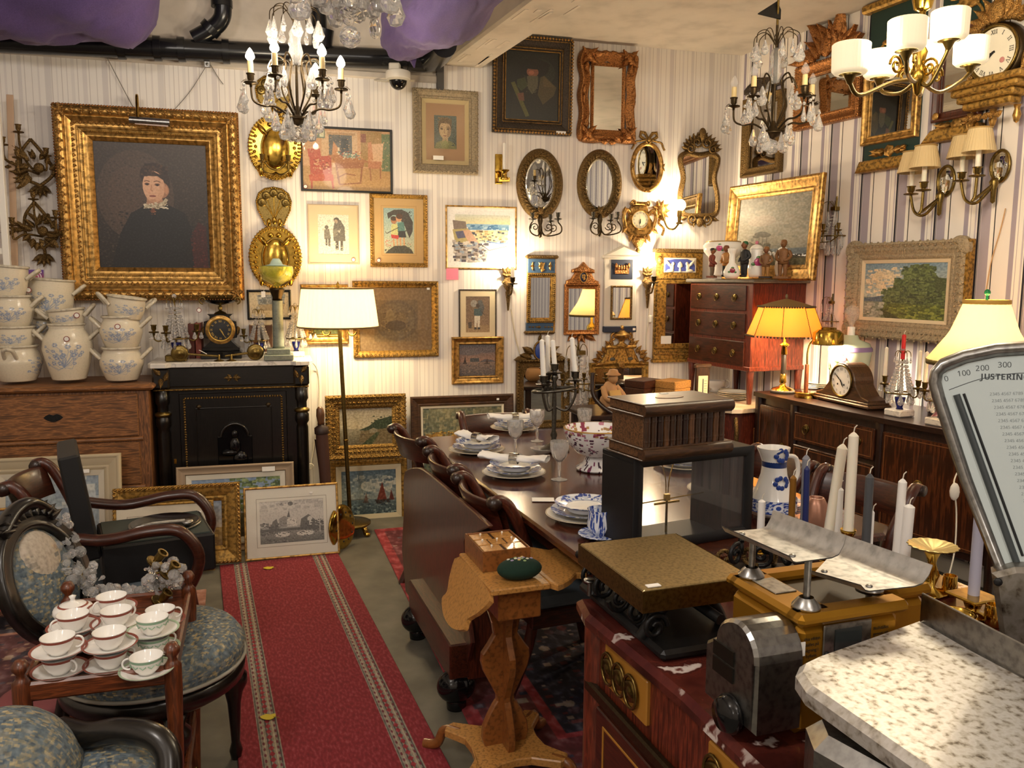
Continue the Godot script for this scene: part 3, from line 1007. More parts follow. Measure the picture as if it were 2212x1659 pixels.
func leaf_sconce(label, x, y, cups, sd, ytip):
	var c = on(WB, x, y, 0.05)
	var t = T("leaf_sconce", label, "sconce", Transform3D(WB.basis, c), "gilt leaf sconces by the portrait")
	var inv = t.transform.affine_inverse()
	var rg := RandomNumberGenerator.new()
	rg.seed = sd
	var st = M()
	for u in cups:
		var e = inv * on(WB, u[0], u[1], u[2])
		P(t, "candle_socket", cup_mb(0.014), "bronze_gold", off(e.x, e.y, e.z))
		st.tube(curve([V(0.01, -0.03, 0), V(e.x * 0.55, e.y * 0.3 - 0.03, e.z * 0.6), V(e.x * 0.95, e.y - 0.08, e.z), V(e.x, e.y - 0.015, e.z)], 6), 0.007, 6)
	var tip = inv * on(WB, x + 10, ytip, 0.02)
	st.tube(curve([V(-0.02, 0.17, 0), V(-0.07, 0.08, 0.02), V(-0.06, -0.05, 0.03), V(0.02, -0.1, 0.02), tip], 6), 0.01, 6)
	st.tube(curve([V(-0.02, 0.17, 0), V(0.05, 0.08, 0.02), V(0.1, -0.02, 0.03), V(0.02, -0.1, 0.02)], 6), 0.01, 6)
	P(t, "stem", st, "bronze_gold")
	for k in 20:
		var a = rg.randf_range(0, TAU)
		var p = V(cos(a) * rg.randf_range(0.02, 0.11), sin(a) * rg.randf_range(0.02, 0.09) - 0.01, rg.randf_range(0.0, 0.07))
		P(t, "leaf", leaf(rg.randf_range(0.05, 0.1), rg.randf_range(0.03, 0.045), rg.randf_range(0.1, 0.5), 0.4), "bronze_gold", Transform3D(bz(a - PI / 2 + rg.randf_range(-0.7, 0.7)) * by(rg.randf_range(-0.6, 0.6)), p))
	for k in 5:
		P(t, "leaf", leaf(0.075, 0.035, 0.25, 0.4), "bronze_gold", Transform3D(bz(PI + (k - 2) * 0.5), tip + V(0, 0.05, 0)))
	P(t, "rosette", M().ball(V(0.03, 0, 0.06), V(0.03, 0.03, 0.02)), "bronze_gold")
func reflector(label, x, y, _u):
	var t = T("reflector_sconce", label, "sconce", Transform3D(WB.basis, on(WB, x, y, 0.02)), "embossed brass reflector sconces")
	var el = ellipse(0.163, 0.2, 40, 0, -0.105)
	P(t, "plate", M().prism(el, 0, 0.008, I0, 0.004, true), "polished_brass")
	var kn = mirrored(v2([0, 0.08, 0.05, 0.085, 0.075, 0.14, 0.105, 0.2, 0.112, 0.25, 0.095, 0.3, 0.055, 0.33, 0, 0.34]))
	P(t, "crest", M().prism(kn, 0, 0.01, I0, 0.004), "old_brass")
	var rim = M()
	for k in 52:
		var a = TAU * k / 52
		rim.ball(Vector3.ZERO, V(0.007, 0.017, 0.008), Transform3D(bz(a - PI / 2), V(cos(a) * 0.152, -0.105 + sin(a) * 0.188, 0.008)), 6, 4)
	P(t, "gadroon_rim", rim, "polished_brass")
	var kb = M()
	for k in kn.size():
		var a = kn[k]
		var b = kn[(k + 1) % kn.size()]
		for s in 4:
			var p = a.lerp(b, s / 4.0) * Vector2(0.93, 1.0)
			if p.y > 0.1:
				kb.ball(V(p.x, p.y - 0.008, 0.01), 0.007, I0, 6, 4)
	P(t, "crest_beads", kb, "polished_brass")
	for k in 5:
		var a = deg_to_rad(90 + (k - 2) * 38)
		var p = V(cos(a) * 0.075, 0.225 + sin(a) * 0.078 - 0.005, 0.01)
		P(t, "crest_flower", M().lathe(v2([0.028, 0, 0.024, 0.008, 0.014, 0.006, 0.01, 0.01, 0, 0.012]), 14, rx(90, p), func(an, _h): return 1.0 + 0.1 * sin(an * 7)), "old_brass")
		P(t, "stalk", M().tube(curve([V(0, 0.13, 0.01), V(p.x * 0.4, 0.19, 0.012), p], 4), 0.004, 5), "polished_brass")
	for s in [-1, 0, 1]:
		P(t, "boss", M().ball(V(s * 0.033, 0.115 + (0.012 if s == 0 else 0.0), 0.01), V(0.016, 0.026, 0.012)), "polished_brass")
	P(t, "mirror_boss", M().ball(V(0, -0.115, 0.008), V(0.08, 0.125, 0.026), I0, 28, 14), "polished_brass")
	P(t, "boss_ring", M().tube(ellipse(0.083, 0.128, 36, 0, -0.115).map(func(p): return V(p.x, p.y, 0.01)) + [V(0.083, -0.115, 0.01)], 0.006, 6), "old_brass")
	var em = M()
	for s in [-1, 1]:
		em.ball(V(s * 0.085, 0.03, 0.01), V(0.018, 0.045, 0.016), Transform3D(bz(-s * 0.7), V(s * -0.01, 0.03, 0)), 8, 5)
		em.ball(V(s * 0.09, -0.25, 0.01), V(0.018, 0.04, 0.014), at0(Vector3.ZERO), 8, 5)
		for k in 5:
			em.ball(V(s * (0.118 + 0.008 * (k % 2)), -0.04 - k * 0.032, 0.01), 0.011, I0, 6, 4)
		em.ball(V(s * 0.025, 0.035, 0.01), V(0.02, 0.016, 0.012))
	P(t, "embossing", em, "polished_brass")
	for s in [-1, 1]:
		var arm = M().tube(curve([V(0, -0.26, 0.02), V(s * 0.03, -0.28, 0.08), V(s * 0.075, -0.26, 0.1), V(s * 0.078, -0.222, 0.1)], 6), 0.006, 8)
		P(t, "arm", arm, "old_brass")
		P(t, "candle_socket", cup_mb(0.014), "old_brass", off(s * 0.078, -0.205, 0.1))
func middle_wall_things():
	var im = paint(384, 256, [["g", 0, 0, 1, 0.62, "c79a6a", "cfa274"], ["g", 0, 0.62, 1, 1, "b98f55", "c39a5e"], ["r", 0.22, 0.04, 0.62, 0.62, "d0ae84"], ["r", 0.3, 0.1, 0.56, 0.55, "5a5a54"], ["p", [0.32, 0.55, 0.35, 0.2, 0.4, 0.3, 0.42, 0.55], "c48a55"], ["r", 0.44, 0.15, 0.52, 0.5, "3f4446"], ["r", 0.28, 0.06, 0.6, 0.1, "b08c60"], ["r", 0.1, 0.02, 0.26, 0.16, "6e7a64"], ["r", 0.2, 0.02, 0.25, 0.14, "cfd2b0"], ["r", 0.66, 0.02, 0.9, 0.6, "a8854a"], ["r", 0.9, 0.05, 1, 0.66, "6b7a50"], ["r", 0.66, 0.06, 0.72, 0.2, "8a5038"],
		["p", [0.28, 0.42, 0.62, 0.43, 0.76, 0.52, 0.38, 0.55], "b07648"], ["p", [0.36, 0.55, 0.7, 0.52, 0.68, 0.62, 0.38, 0.64], "a3683e"], ["l", [0.38, 0.6, 0.41, 0.9], 0.022, "96603a"], ["l", [0.67, 0.6, 0.65, 0.86], 0.02, "96603a"], ["l", [0.41, 0.9, 0.66, 0.86], 0.014, "96603a"], ["l", [0.38, 0.8, 0.48, 0.72, 0.6, 0.74], 0.012, "96603a"],
		["e", 0.5, 0.42, 0.05, 0.04, "8a9688"], ["e", 0.57, 0.43, 0.06, 0.035, "74907c"], ["r", 0.4, 0.3, 0.42, 0.42, "e4d2ac"], ["s", 60, 0.38, 0.36, 0.66, 0.48, 0.012, ["d8c8a8", "6e8478", "b06048", "e8dcc0"]], ["p", [0.78, 0.22, 0.92, 0.2, 0.9, 0.55, 0.78, 0.56], "dcb48c"], ["p", [0.74, 0.2, 0.78, 0.18, 0.8, 0.48, 0.74, 0.52], "c98a5c"], ["p", [0.74, 0.5, 0.9, 0.5, 0.88, 0.62, 0.74, 0.62], "c08058"], ["l", [0.76, 0.6, 0.77, 0.82], 0.016, "a06a40"], ["l", [0.88, 0.6, 0.88, 0.78], 0.016, "a06a40"],
		["p", [0.08, 0.46, 0.32, 0.44, 0.33, 0.74, 0.09, 0.76], "b8523a"], ["s", 40, 0.12, 0.5, 0.3, 0.68, 0.014, ["d8a87a", "8f3f2e"]], ["p", [0.07, 0.76, 0.34, 0.74, 0.35, 0.84, 0.08, 0.86], "c05a3c"], ["l", [0.1, 0.84, 0.1, 0.98], 0.02, "b8523a"], ["l", [0.33, 0.84, 0.34, 0.97], 0.02, "b8523a"], ["p", [0.06, 0.34, 0.2, 0.33, 0.21, 0.46, 0.07, 0.47], "b8563e"], ["s", 500, 0, 0, 1, 1, 0.008, ["d2a67a", "c59868", "caa070"]]], 0.14)
	picture("interior_print", "coloured print of a sunny room with red bench and table in thin black frame", "print", WB, 649, 276, 847, 416, {"frame": "black", "k": 0.75, "image": printed(im, 0.5), "glass": true, "dot": [-0.455, -0.43]})
	im = paint(160, 208, [["g", 0, 0, 1, 0.5, "d8d2c4", "e4dfd3"], ["g", 0, 0.5, 1, 1, "e2ddd0", "d6d0c2"], ["s", 150, 0.0, 0.15, 1, 0.5, 0.03, ["c6c0b3", "d0cabd", "bcb6aa"]], ["p", [0.55, 0.15, 0.72, 0.13, 0.86, 0.3, 0.88, 0.66, 0.5, 0.66, 0.48, 0.4], "5e5a52"], ["e", 0.6, 0.13, 0.09, 0.06, "4a463f"], ["e", 0.585, 0.17, 0.06, 0.05, "a08d78"], ["r", 0.56, 0.66, 0.66, 0.88, "3f3b35"], ["r", 0.72, 0.66, 0.8, 0.9, "3f3b35"], ["p", [0.48, 0.4, 0.6, 0.34, 0.64, 0.5, 0.5, 0.58], "7a7569"], ["p", [0.2, 0.38, 0.36, 0.36, 0.42, 0.6, 0.2, 0.62], "6d685e"], ["e", 0.28, 0.32, 0.06, 0.05, "5a554c"], ["r", 0.24, 0.6, 0.3, 0.78, "4c473f"], ["r", 0.33, 0.6, 0.4, 0.8, "4c473f"], ["p", [0.6, 0.4, 0.74, 0.36, 0.7, 0.46], "b9b1a2"], ["s", 90, 0.1, 0.7, 0.9, 0.98, 0.02, ["b8b2a4", "cec8ba"]], ["s", 60, 0.5, 0.16, 0.88, 0.66, 0.02, ["6b665c", "504c45"]]], 0.2)
	picture("street_print", "grey drawing of a man in a long coat with a child, pale wood frame", "print", WB, 665, 442, 775, 571, {"frame": "#b5a288:0.5", "k": 0.55, "image": printed(im, 0.6), "mount": [0.055, "#d0be9c:0.9"], "glass": true, "dot": [0.38, -0.42]})
	im = paint(176, 240, [["g", 0, 0, 1, 1, "8fb0b4", "c8c8a4"], ["p", [0.12, 0.12, 0.35, 0.04, 0.6, 0.03, 0.8, 0.1, 0.96, 0.3, 0.95, 0.5, 0.84, 0.66, 0.7, 0.4, 0.45, 0.16, 0.3, 0.16, 0.16, 0.24], "3a352f"], ["l", [0.8, 0.12, 0.88, 0.06], 0.02, "2a2622"], ["s", 50, 0.5, 0.06, 0.93, 0.5, 0.03, ["453f37", "2e2a25"]], ["e", 0.34, 0.27, 0.1, 0.08, "a8714c"], ["e", 0.33, 0.23, 0.1, 0.05, "3a2417"], ["e", 0.5, 0.22, 0.1, 0.08, "c98f62"], ["e", 0.52, 0.18, 0.11, 0.06, "4a2c1a"], ["p", [0.26, 0.36, 0.44, 0.34, 0.5, 0.6, 0.24, 0.58], "c8c884"], ["p", [0.46, 0.32, 0.66, 0.3, 0.7, 0.52, 0.46, 0.52], "4f7f7a"], ["p", [0.48, 0.5, 0.7, 0.5, 0.74, 0.64, 0.46, 0.64], "26282c"], ["p", [0.24, 0.58, 0.5, 0.6, 0.48, 0.68, 0.26, 0.66], "b8332a"], ["l", [0.06, 0.52, 0.1, 0.56, 0.5, 0.42], 0.02, "3a3026"], ["l", [0.32, 0.68, 0.34, 0.84], 0.05, "cf9a6c"], ["l", [0.44, 0.68, 0.45, 0.84], 0.05, "cf9a6c"], ["l", [0.54, 0.64, 0.55, 0.82], 0.05, "cf9a6c"], ["l", [0.66, 0.64, 0.67, 0.82], 0.05, "cf9a6c"], ["p", [0.04, 1, 0.2, 0.9, 0.35, 0.83, 0.7, 0.82, 0.9, 0.9, 0.98, 1], "3a3a2c"], ["s", 20, 0.06, 0.7, 0.3, 0.86, 0.02, ["c23a2e", "d8584a"]], ["s", 12, 0.7, 0.76, 0.9, 0.86, 0.02, ["c23a2e", "5a6a3a"]], ["s", 60, 0.06, 0.86, 0.95, 1, 0.025, ["4a4a38", "2c2c22"]]], 0.18)
	picture("umbrella_picture", "coloured picture of two children under a dark umbrella in twisted gold frame", "print", WB, 799, 420, 923, 577, {"frame": "dull_gold", "prof": P_GOLD, "k": 0.62, "image": printed(im, 0.5), "mount": [0.062, "#c3a26c:0.9"], "line": "#a8874f:0.8", "glass": true, "dot": [-0.36, -0.41], "beads": [[0.007, 0.02, 0.0065, 0.017, "gold", "rope"]]})
	im = paint(256, 224, [["g", 0, 0, 1, 1, "f4f2ee", "f2f0ec"], ["g", 0.1, 0.1, 0.95, 0.26, "d8dcd0", "e8dfae"], ["g", 0.3, 0.26, 0.93, 0.36, "9cc0d8", "4f86b4"], ["s", 40, 0.3, 0.28, 0.93, 0.36, 0.03, ["6a9cc4", "a8c8dc", "3f74a4"]], ["p", [0.06, 0.2, 0.26, 0.22, 0.28, 0.36, 0.08, 0.36], "85756a"], ["p", [0.28, 0.38, 0.92, 0.36, 0.9, 0.56, 0.4, 0.6, 0.28, 0.5], "e0cc9c"], ["s", 70, 0.34, 0.38, 0.9, 0.58, 0.03, ["c8b07a", "6a5c48", "b8a070", "3f4a5c", "eadfb8"]], ["p", [0.06, 0.36, 0.3, 0.34, 0.36, 0.6, 0.1, 0.6], "b5a56a"], ["p", [0.2, 0.38, 0.32, 0.36, 0.52, 0.68, 0.38, 0.72], "cfa78c"], ["p", [0.1, 0.4, 0.22, 0.38, 0.26, 0.5, 0.14, 0.52], "5a5a78"], ["p", [0.06, 0.58, 0.4, 0.6, 0.6, 0.72, 0.58, 0.92, 0.3, 0.94, 0.1, 0.84], "9c9490"], ["s", 130, 0.08, 0.56, 0.6, 0.92, 0.035, ["6a5a52", "b8aca4", "464252", "8c9cae", "d8d0c4", "3a3430"]], ["p", [0.6, 0.74, 0.9, 0.66, 0.92, 0.82, 0.62, 0.9], "d8c8b0"], ["l", [0.5, 0.62, 0.62, 0.72, 0.9, 0.64], 0.012, "5a4c44"], ["l", [0.58, 0.56, 0.8, 0.6, 0.92, 0.58], 0.02, "5a78a8"]], 0.1)
	picture("coast_watercolour", "bright watercolour of a rocky shore and blue sea in thin gold frame", "painting", WB, 962, 445, 1115, 582, {"frame": "gold", "k": 0.6, "image": printed(im, 0.6), "mount": [0.012, "paper"], "glass": true})
	sheet(WB, 977, 592, 0.084, 0.078, "sticky_note", "pink sticky note stuck under the shore watercolour", "#e88aa4:0.8", 0.02)
	im = paint(208, 304, [["g", 0, 0, 1, 1, "5e6a62", "4c564e"], ["p", [0.0, 1, 0.1, 0.82, 0.35, 0.74, 0.62, 0.74, 0.9, 0.8, 1, 1], "7c7c4e"], ["p", [0.36, 0.8, 0.38, 0.62, 0.62, 0.62, 0.62, 0.82], "a88e68"], ["p", [0.3, 0.82, 0.5, 0.72, 0.68, 0.84, 0.6, 1, 0.36, 1], "8a8a52"], ["e", 0.48, 0.36, 0.3, 0.3, "5e4d36"], ["e", 0.49, 0.44, 0.26, 0.26, "b39770"], ["e", 0.42, 0.42, 0.18, 0.22, "bfa47a"], ["p", [0.62, 0.3, 0.75, 0.36, 0.72, 0.6, 0.58, 0.66], "94795a"], ["p", [0.16, 0.26, 0.3, 0.08, 0.6, 0.05, 0.78, 0.16, 0.78, 0.3, 0.6, 0.22, 0.34, 0.22, 0.22, 0.34], "6b583c"], ["s", 120, 0.18, 0.06, 0.78, 0.24, 0.03, ["7c6644", "8c7450", "56462f"]], ["l", [0.28, 0.36, 0.4, 0.34], 0.025, "5e4a34"], ["l", [0.54, 0.34, 0.68, 0.36], 0.025, "5e4a34"], ["e", 0.34, 0.4, 0.06, 0.022, "4a3c2e"], ["e", 0.61, 0.4, 0.06, 0.022, "4a3c2e"], ["l", [0.47, 0.4, 0.45, 0.52, 0.51, 0.53], 0.03, "94795a"], ["p", [0.38, 0.6, 0.48, 0.585, 0.58, 0.6, 0.48, 0.625], "8a5a46"], ["s", 320, 0, 0, 1, 1, 0.02, ["5a665e", "66706a", "4a544e"]].duplicate() if false else ["s", 120, 0.0, 0.0, 0.2, 0.8, 0.03, ["5a665e", "66706a", "4a544e"]], ["s", 110, 0.8, 0.2, 1, 0.9, 0.03, ["465048", "56604e", "3c463e"]]], 0.25)
	picture("face_portrait", "small green toned portrait of a face in wide carved grey wood frame", "painting", WB, 891, 195, 1031, 376, {"frame": "grey_wood_carved", "prof": P_WIDE, "k": 0.52, "kz": 0.9, "image": printed(im, 0.7), "liner": [0.028, "#b9a67c:0.8"], "mount": [0.055, "#a88663:0.9", 0.075], "glass": true, "tag": [-0.12, -0.315, 0.07, 0.027], "tagz": 0.03, "beads": [[0.013, 0.04, 0.012, 0.03, "grey_wood_carved", "leaf"]]})
	im = paint(288, 400, [["g", 0, 0, 1, 1, "101210", "0b0b0a"], ["e", 0.62, 0.3, 0.3, 0.2, "1c1f18"], ["p", [0.1, 1, 0.16, 0.6, 0.36, 0.45, 0.66, 0.42, 0.9, 0.54, 1, 0.7, 1, 1], "141310"], ["p", [0.66, 0.3, 0.95, 0.5, 0.9, 0.62, 0.7, 0.76, 0.6, 0.62], "40351f"], ["p", [0.7, 0.34, 0.92, 0.5, 0.7, 0.5], "4c3f26"], ["p", [0.22, 0.42, 0.36, 0.38, 0.42, 0.5, 0.3, 0.58, 0.22, 0.52], "2f331c"], ["e", 0.52, 0.24, 0.28, 0.14, "0c0b0a"], ["e", 0.5, 0.3, 0.11, 0.07, "6e4433"], ["e", 0.48, 0.31, 0.05, 0.03, "8a5440"], ["e", 0.52, 0.19, 0.3, 0.07, "0c0b0a"], ["p", [0.4, 0.36, 0.6, 0.35, 0.6, 0.5, 0.5, 0.62, 0.42, 0.54], "4a4636"], ["s", 60, 0.4, 0.38, 0.6, 0.6, 0.014, ["57523f", "3c3829"]], ["l", [0.14, 0.46, 0.42, 0.94], 0.075, "4c4a22"], ["p", [0.22, 0.62, 0.34, 0.6, 0.36, 0.72, 0.26, 0.72], "5e3a2c"]], 0.08)
	picture("bearded_man_painting", "very dark painting of a bearded man in black hat under the beam", "painting", WB, 1062, 82, 1233, 290, {"off": 0.02, "lean": 2.0, "frame": "dark_frame", "prof": P_WIDE, "k": 0.78, "image": printed(im, 0.35), "beads": [[0.008, 0.037, 0.009, 0.022, "carved_gold", "leaf"], [0.073, 0.019, 0.004, 0.009, "gold"], [0.024, 0.032, 0.004, 0.008, "gold"], [0.09, 0.014, 0.004, 0.007, "gold"]], "tag": [0.36, -0.475, 0.07, 0.02]})
	im = paint(144, 208, [["g", 0, 0, 1, 0.8, "6b5138", "8a6c4c"], ["g", 0, 0.8, 1, 1, "97794f", "a3845c"], ["e", 0.34, 0.2, 0.14, 0.1, "8f887c"], ["p", [0.5, 0.12, 0.66, 0.1, 0.78, 0.3, 0.7, 0.5, 0.54, 0.4], "4a4a48"], ["e", 0.5, 0.26, 0.08, 0.06, "3c2c20"], ["p", [0.34, 0.34, 0.62, 0.34, 0.7, 0.52, 0.56, 0.56, 0.34, 0.52], "3a4f52"], ["p", [0.36, 0.54, 0.6, 0.54, 0.58, 0.86, 0.5, 0.86, 0.48, 0.64, 0.44, 0.86, 0.36, 0.84], "d8cdb8"], ["r", 0.36, 0.86, 0.46, 0.92, "2c241c"], ["r", 0.5, 0.86, 0.6, 0.92, "2c241c"], ["p", [0.1, 0.72, 0.24, 0.7, 0.24, 0.88, 0.12, 0.88], "4a3a28"], ["l", [0.62, 0.4, 0.8, 0.52], 0.02, "2c241c"]], 0.2)
	picture("soldier_print", "small print of a standing soldier in white breeches, narrow dark frame, cream mount", "print", WB, 991, 625, 1072, 733, {"frame": "dark_frame", "k": 0.5, "image": printed(im, 0.6), "mount": [0.04, "#d8c8a4:0.9"], "glass": true})
	im = paint(224, 160, [["g", 0, 0, 1, 0.56, "5c5a60", "a07a66"], ["g", 0, 0.56, 1, 1, "8a7468", "4e4a4c"], ["e", 0.3, 0.25, 0.3, 0.1, "6e6668"], ["e", 0.75, 0.2, 0.25, 0.08, "6a6062"], ["r", 0.3, 0.44, 0.55, 0.56, "4a4e50"], ["p", [0.55, 0.56, 0.7, 0.48, 0.9, 0.5, 1, 0.56], "57545a"], ["p", [0.12, 0.58, 0.17, 0.36, 0.2, 0.58], "3a302c"], ["p", [0.72, 0.6, 0.77, 0.44, 0.8, 0.6], "4a3c36"], ["l", [0.1, 0.6, 0.22, 0.6], 0.02, "2e2622"], ["l", [0.68, 0.62, 0.84, 0.62], 0.016, "352c28"], ["s", 80, 0, 0.62, 1, 1, 0.03, ["6a5e5a", "565254", "7c6c64"]]], 0.2)
	picture("harbour_painting", "dusky harbour painting with small sails in deep gold frame above the chair", "painting", WB, 975, 727, 1086, 828, {"frame": "gold", "prof": P_SCOOP, "k": 0.8, "image": printed(im, 0.4)})
	im = paint(256, 208, [["g", 0, 0, 1, 1, "7d6238", "755a32"], ["r", 0.2, 0.2, 0.8, 0.86, "6a5430"], ["e", 0.5, 0.52, 0.3, 0.32, "5c4a2c"], ["e", 0.5, 0.52, 0.26, 0.28, "63502f"], ["s", 110, 0.3, 0.35, 0.7, 0.72, 0.018, ["74603c", "4c3c24", "80693f"]], ["e", 0.42, 0.46, 0.06, 0.12, "786440"], ["e", 0.58, 0.52, 0.07, 0.1, "735e3a"], ["e", 0.5, 0.6, 0.14, 0.08, "4f3f26"]], 0.15)
	picture("oval_etching", "large brown faded oval scene under glass in long gold frame right of the floor lamp", "print", WB, 762, 607, 946, 771, {"frame": "dull_gold", "prof": P_GOLD, "k": 1.0, "image": printed(im, 0.5), "glass": true, "beads": [[0.016, 0.03, 0.011, 0.028, "old_gold", "leaf"]], "tag": [0.38, 0.4, 0.02, 0.014], "tagz": 0.02})
	im = paint(160, 96, [["g", 0, 0, 1, 0.5, "d0c6a2", "b9b08a"], ["g", 0, 0.5, 1, 1, "7d8a5c", "4c5c34"], ["p", [0.3, 0.6, 0.5, 0.3, 0.6, 0.62], "5c6a3c"], ["s", 60, 0.1, 0.5, 0.9, 1, 0.04, ["5a6a3a", "7c8450", "3f4e2a"]]], 0.2)
	picture("meadow_painting", "small meadow painting in bright gold frame mostly hidden behind the floor lamp shade", "painting", WB, 650, 614, 752, 743, {"frame": "gold", "prof": P_SCOOP, "k": 0.95, "image": printed(im, 0.5)})
	im = paint(160, 112, [["g", 0, 0, 1, 1, "d2c4a4", "cdbf9e"], ["p", [0.2, 0.14, 0.9, 0.1, 0.86, 0.5, 0.24, 0.54], "8a9094"], ["s", 90, 0.22, 0.14, 0.86, 0.5, 0.05, ["9aa0a2", "70787e", "b4b4ac", "5c646a"]], ["p", [0.2, 0.5, 0.9, 0.46, 0.84, 0.7, 0.3, 0.74], "a8987a"]], 0.2)
	picture("sea_sketch", "small grey sea sketch in black frame behind the green marble oil lamp", "print", WB, 534, 626, 629, 690, {"frame": "black_gloss", "k": 0.8, "image": printed(im, 0.6), "glass": true})
# ---------------------------------------------------------------- mirrors, sconces and the gilt clock on the long wall
func leaves_on(n, pts: Array, l, w, mt, z, k0 = 0.0):
	for p in pts:
		P(n, "carved_leaf", leaf(l * (p[3] if p.size() > 3 else 1.0), w * (p[3] if p.size() > 3 else 1.0), 0.15, 0.35), mt, Transform3D(bz(deg_to_rad(p[2] - 90.0)), V(p[0], p[1], z + k0)))
func along(o: Array, unit: Mb, step, d, z, turn = 0.0) -> Mb:
	var mb = M()
	var run = 0.0
	for i in o.size():
		var a = o[i]
		var b = o[(i + 1) % o.size()]
		var L = a.distance_to(b)
		var dir = (b - a) / maxf(L, 1e-6)
		while run < L:
			var p = a + dir * run + Vector2(-dir.y, dir.x) * d
			mb.add(unit, Transform3D(bz(dir.angle() + turn), V(p.x, p.y, z)))
			run += step
		run -= L
	return mb
func glass_in(n, o: Array, z, mt = "mirror"):
	P(n, "mirror_glass", M().prism(o, z - 0.003, z), mt)
func scroll(cx, cy, r, a0, turns, dirn = 1.0, z = 0.0, k = 22) -> Array:
	var o = []
	for i in k + 1:
		var t = float(i) / k
		var a = deg_to_rad(a0) + dirn * TAU * turns * t
		o.append(V(cx + cos(a) * r * (1.0 - 0.8 * t), cy + sin(a) * r * (1.0 - 0.8 * t), z))
	return o
func candle_mb(h, r) -> Mb:
	return M().lathe(v2([r, 0, r * 0.97, h * 0.5, r * 0.94, h * 0.96, r * 0.94, h * 0.96, r * 0.5, h * 0.985, r * 0.1, h * 1.0, 0, h]), 14)
func flame_bulb(o, p: Vector3, s, lit, energy = 0.0, col = Color(1, 0.9, 0.74)):
	var mb = M().lathe(v2([0, 0, 0.35, 0.0, 0.5, 0.15, 0.78, 0.5, 0.8, 0.75, 0.6, 1.3, 0.25, 1.9, 0, 2.15]), 14, scl(V(s, s, s), p))
	P(o, "bulb", mb, "bulb_lit" if lit else "clear_bulb")
	if energy > 0.0:
		lamp("bulb_light", o.transform * (p + V(0, s, 0)), energy, col, 0.02)
func oval_sconce(label, x, dx):
	var t = T("oval_sconce_mirror", label, "mirror", Transform3D(WB.basis, on(WB, x, 398, 0.0)), "oval mirrors with three candle arms")
	var e = ellipse(0.168, 0.238, 48)
	P(t, "frame", M().ring(e, v2([0, 0, -0.002, 0.012, 0.01, 0.024, 0.03, 0.034, 0.045, 0.03, 0.052, 0.024, 0.056, 0.026, 0.06, 0.02, 0.062, 0.006])), "bronze_gold")
	var u = M().add(leaf(0.04, 0.026, 0.1, 0.35), rot(Vector3.BACK, -60, V(-0.016, 0, 0))).add(leaf(0.03, 0.02, 0.1, 0.35), rot(Vector3.BACK, -130, V(0, 0.008, 0))).add(bead(0.006), off(0.01, -0.006, 0.004))
	stuff(P(t, "carved_ornament", along(e, u, 0.034, 0.03, 0.03), "bronze_gold"))
	stuff(P(t, "bead_edge", along(e, bead(0.004), 0.011, 0.057, 0.025), "old_brass"))
	glass_in(t, ellipse(0.11, 0.178, 40), 0.01)
	P(t, "bevel", M().ring(ellipse(0.11, 0.178, 40), v2([0, 0.01, 0.014, 0.013, 0.015, 0.0125])), "mirror")
	P(t, "pendant", M().lathe(v2([0, -0.37, 0.012, -0.36, 0.018, -0.32, 0.012, -0.28, 0.02, -0.25, 0.014, -0.22, 0, -0.2]), 10, off(0, 0, 0.03)), "bronze")
	leaves_on(t, [[0.0, -0.2, 110], [0.0, -0.2, 70], [0, -0.21, 90]], 0.05, 0.03, "bronze_gold", 0.035)
	for s in [[-0.075, 0.0, 0.09], [0.035, -0.015, 0.15], [0.11, 0.005, 0.09]]:
		P(t, "arm", M().tube(curve([V(0, -0.3, 0.03), V(s[0] * 0.3, -0.355, s[2] * 0.6), V(s[0] * 1.1, -0.34, s[2]), V(s[0] * 1.25, -0.3, s[2]), V(s[0], -0.262, s[2])], 5), 0.005, 6), "bronze")
		P(t, "scroll", M().tube(scroll(s[0] * 0.72, -0.3, 0.03, 200, 1.3, signf(s[0]), s[2] * 0.9), 0.0035, 5), "bronze")
		P(t, "candle_socket", cup_mb(0.013), "dark_silver", off(s[0], -0.245 + s[1], s[2]))
func torch_sconce(label, x, y, e):
	var t = T("torch_sconce", label, "sconce", Transform3D(WB.basis, on(WB, x, y, 0.02)), "gilt torch sconces with lit candle bulbs")
	P(t, "back_ornament", M().ball(V(0, 0.03, 0), V(0.028, 0.045, 0.014)), "bronze_gold")
	leaves_on(t, [[0, 0.05, 90], [-0.01, 0.05, 130], [0.01, 0.05, 50], [0, 0.0, 200], [0, 0.0, 340], [0, 0.03, 160], [0, 0.03, 20]], 0.05, 0.03, "bronze_gold", 0.01)
	P(t, "torch", M().lathe(v2([0, -0.21, 0.006, -0.205, 0.012, -0.14, 0.018, -0.08, 0.014, -0.07, 0.03, -0.04, 0.032, -0.02, 0.02, -0.005, 0, 0]), 12, off(0, 0, 0.02), func(an, h): return 1.0 + 0.15 * sin(an * 3 + h * 90.0)), "bronze_gold")
	P(t, "arm", M().tube(curve([V(0, -0.1, 0.03), V(0.005, -0.09, 0.08), V(0.01, -0.03, 0.1)], 5), 0.007, 6), "bronze_gold")
	P(t, "candle_socket", cup_mb(0.017), "bronze", off(0.01, -0.02, 0.1))
	P(t, "candle_tube", candle_mb(0.09, 0.0135), "wax", off(0.01, 0.01, 0.1))
	flame_bulb(t, V(0.01, 0.1, 0.1), 0.019, true, e)
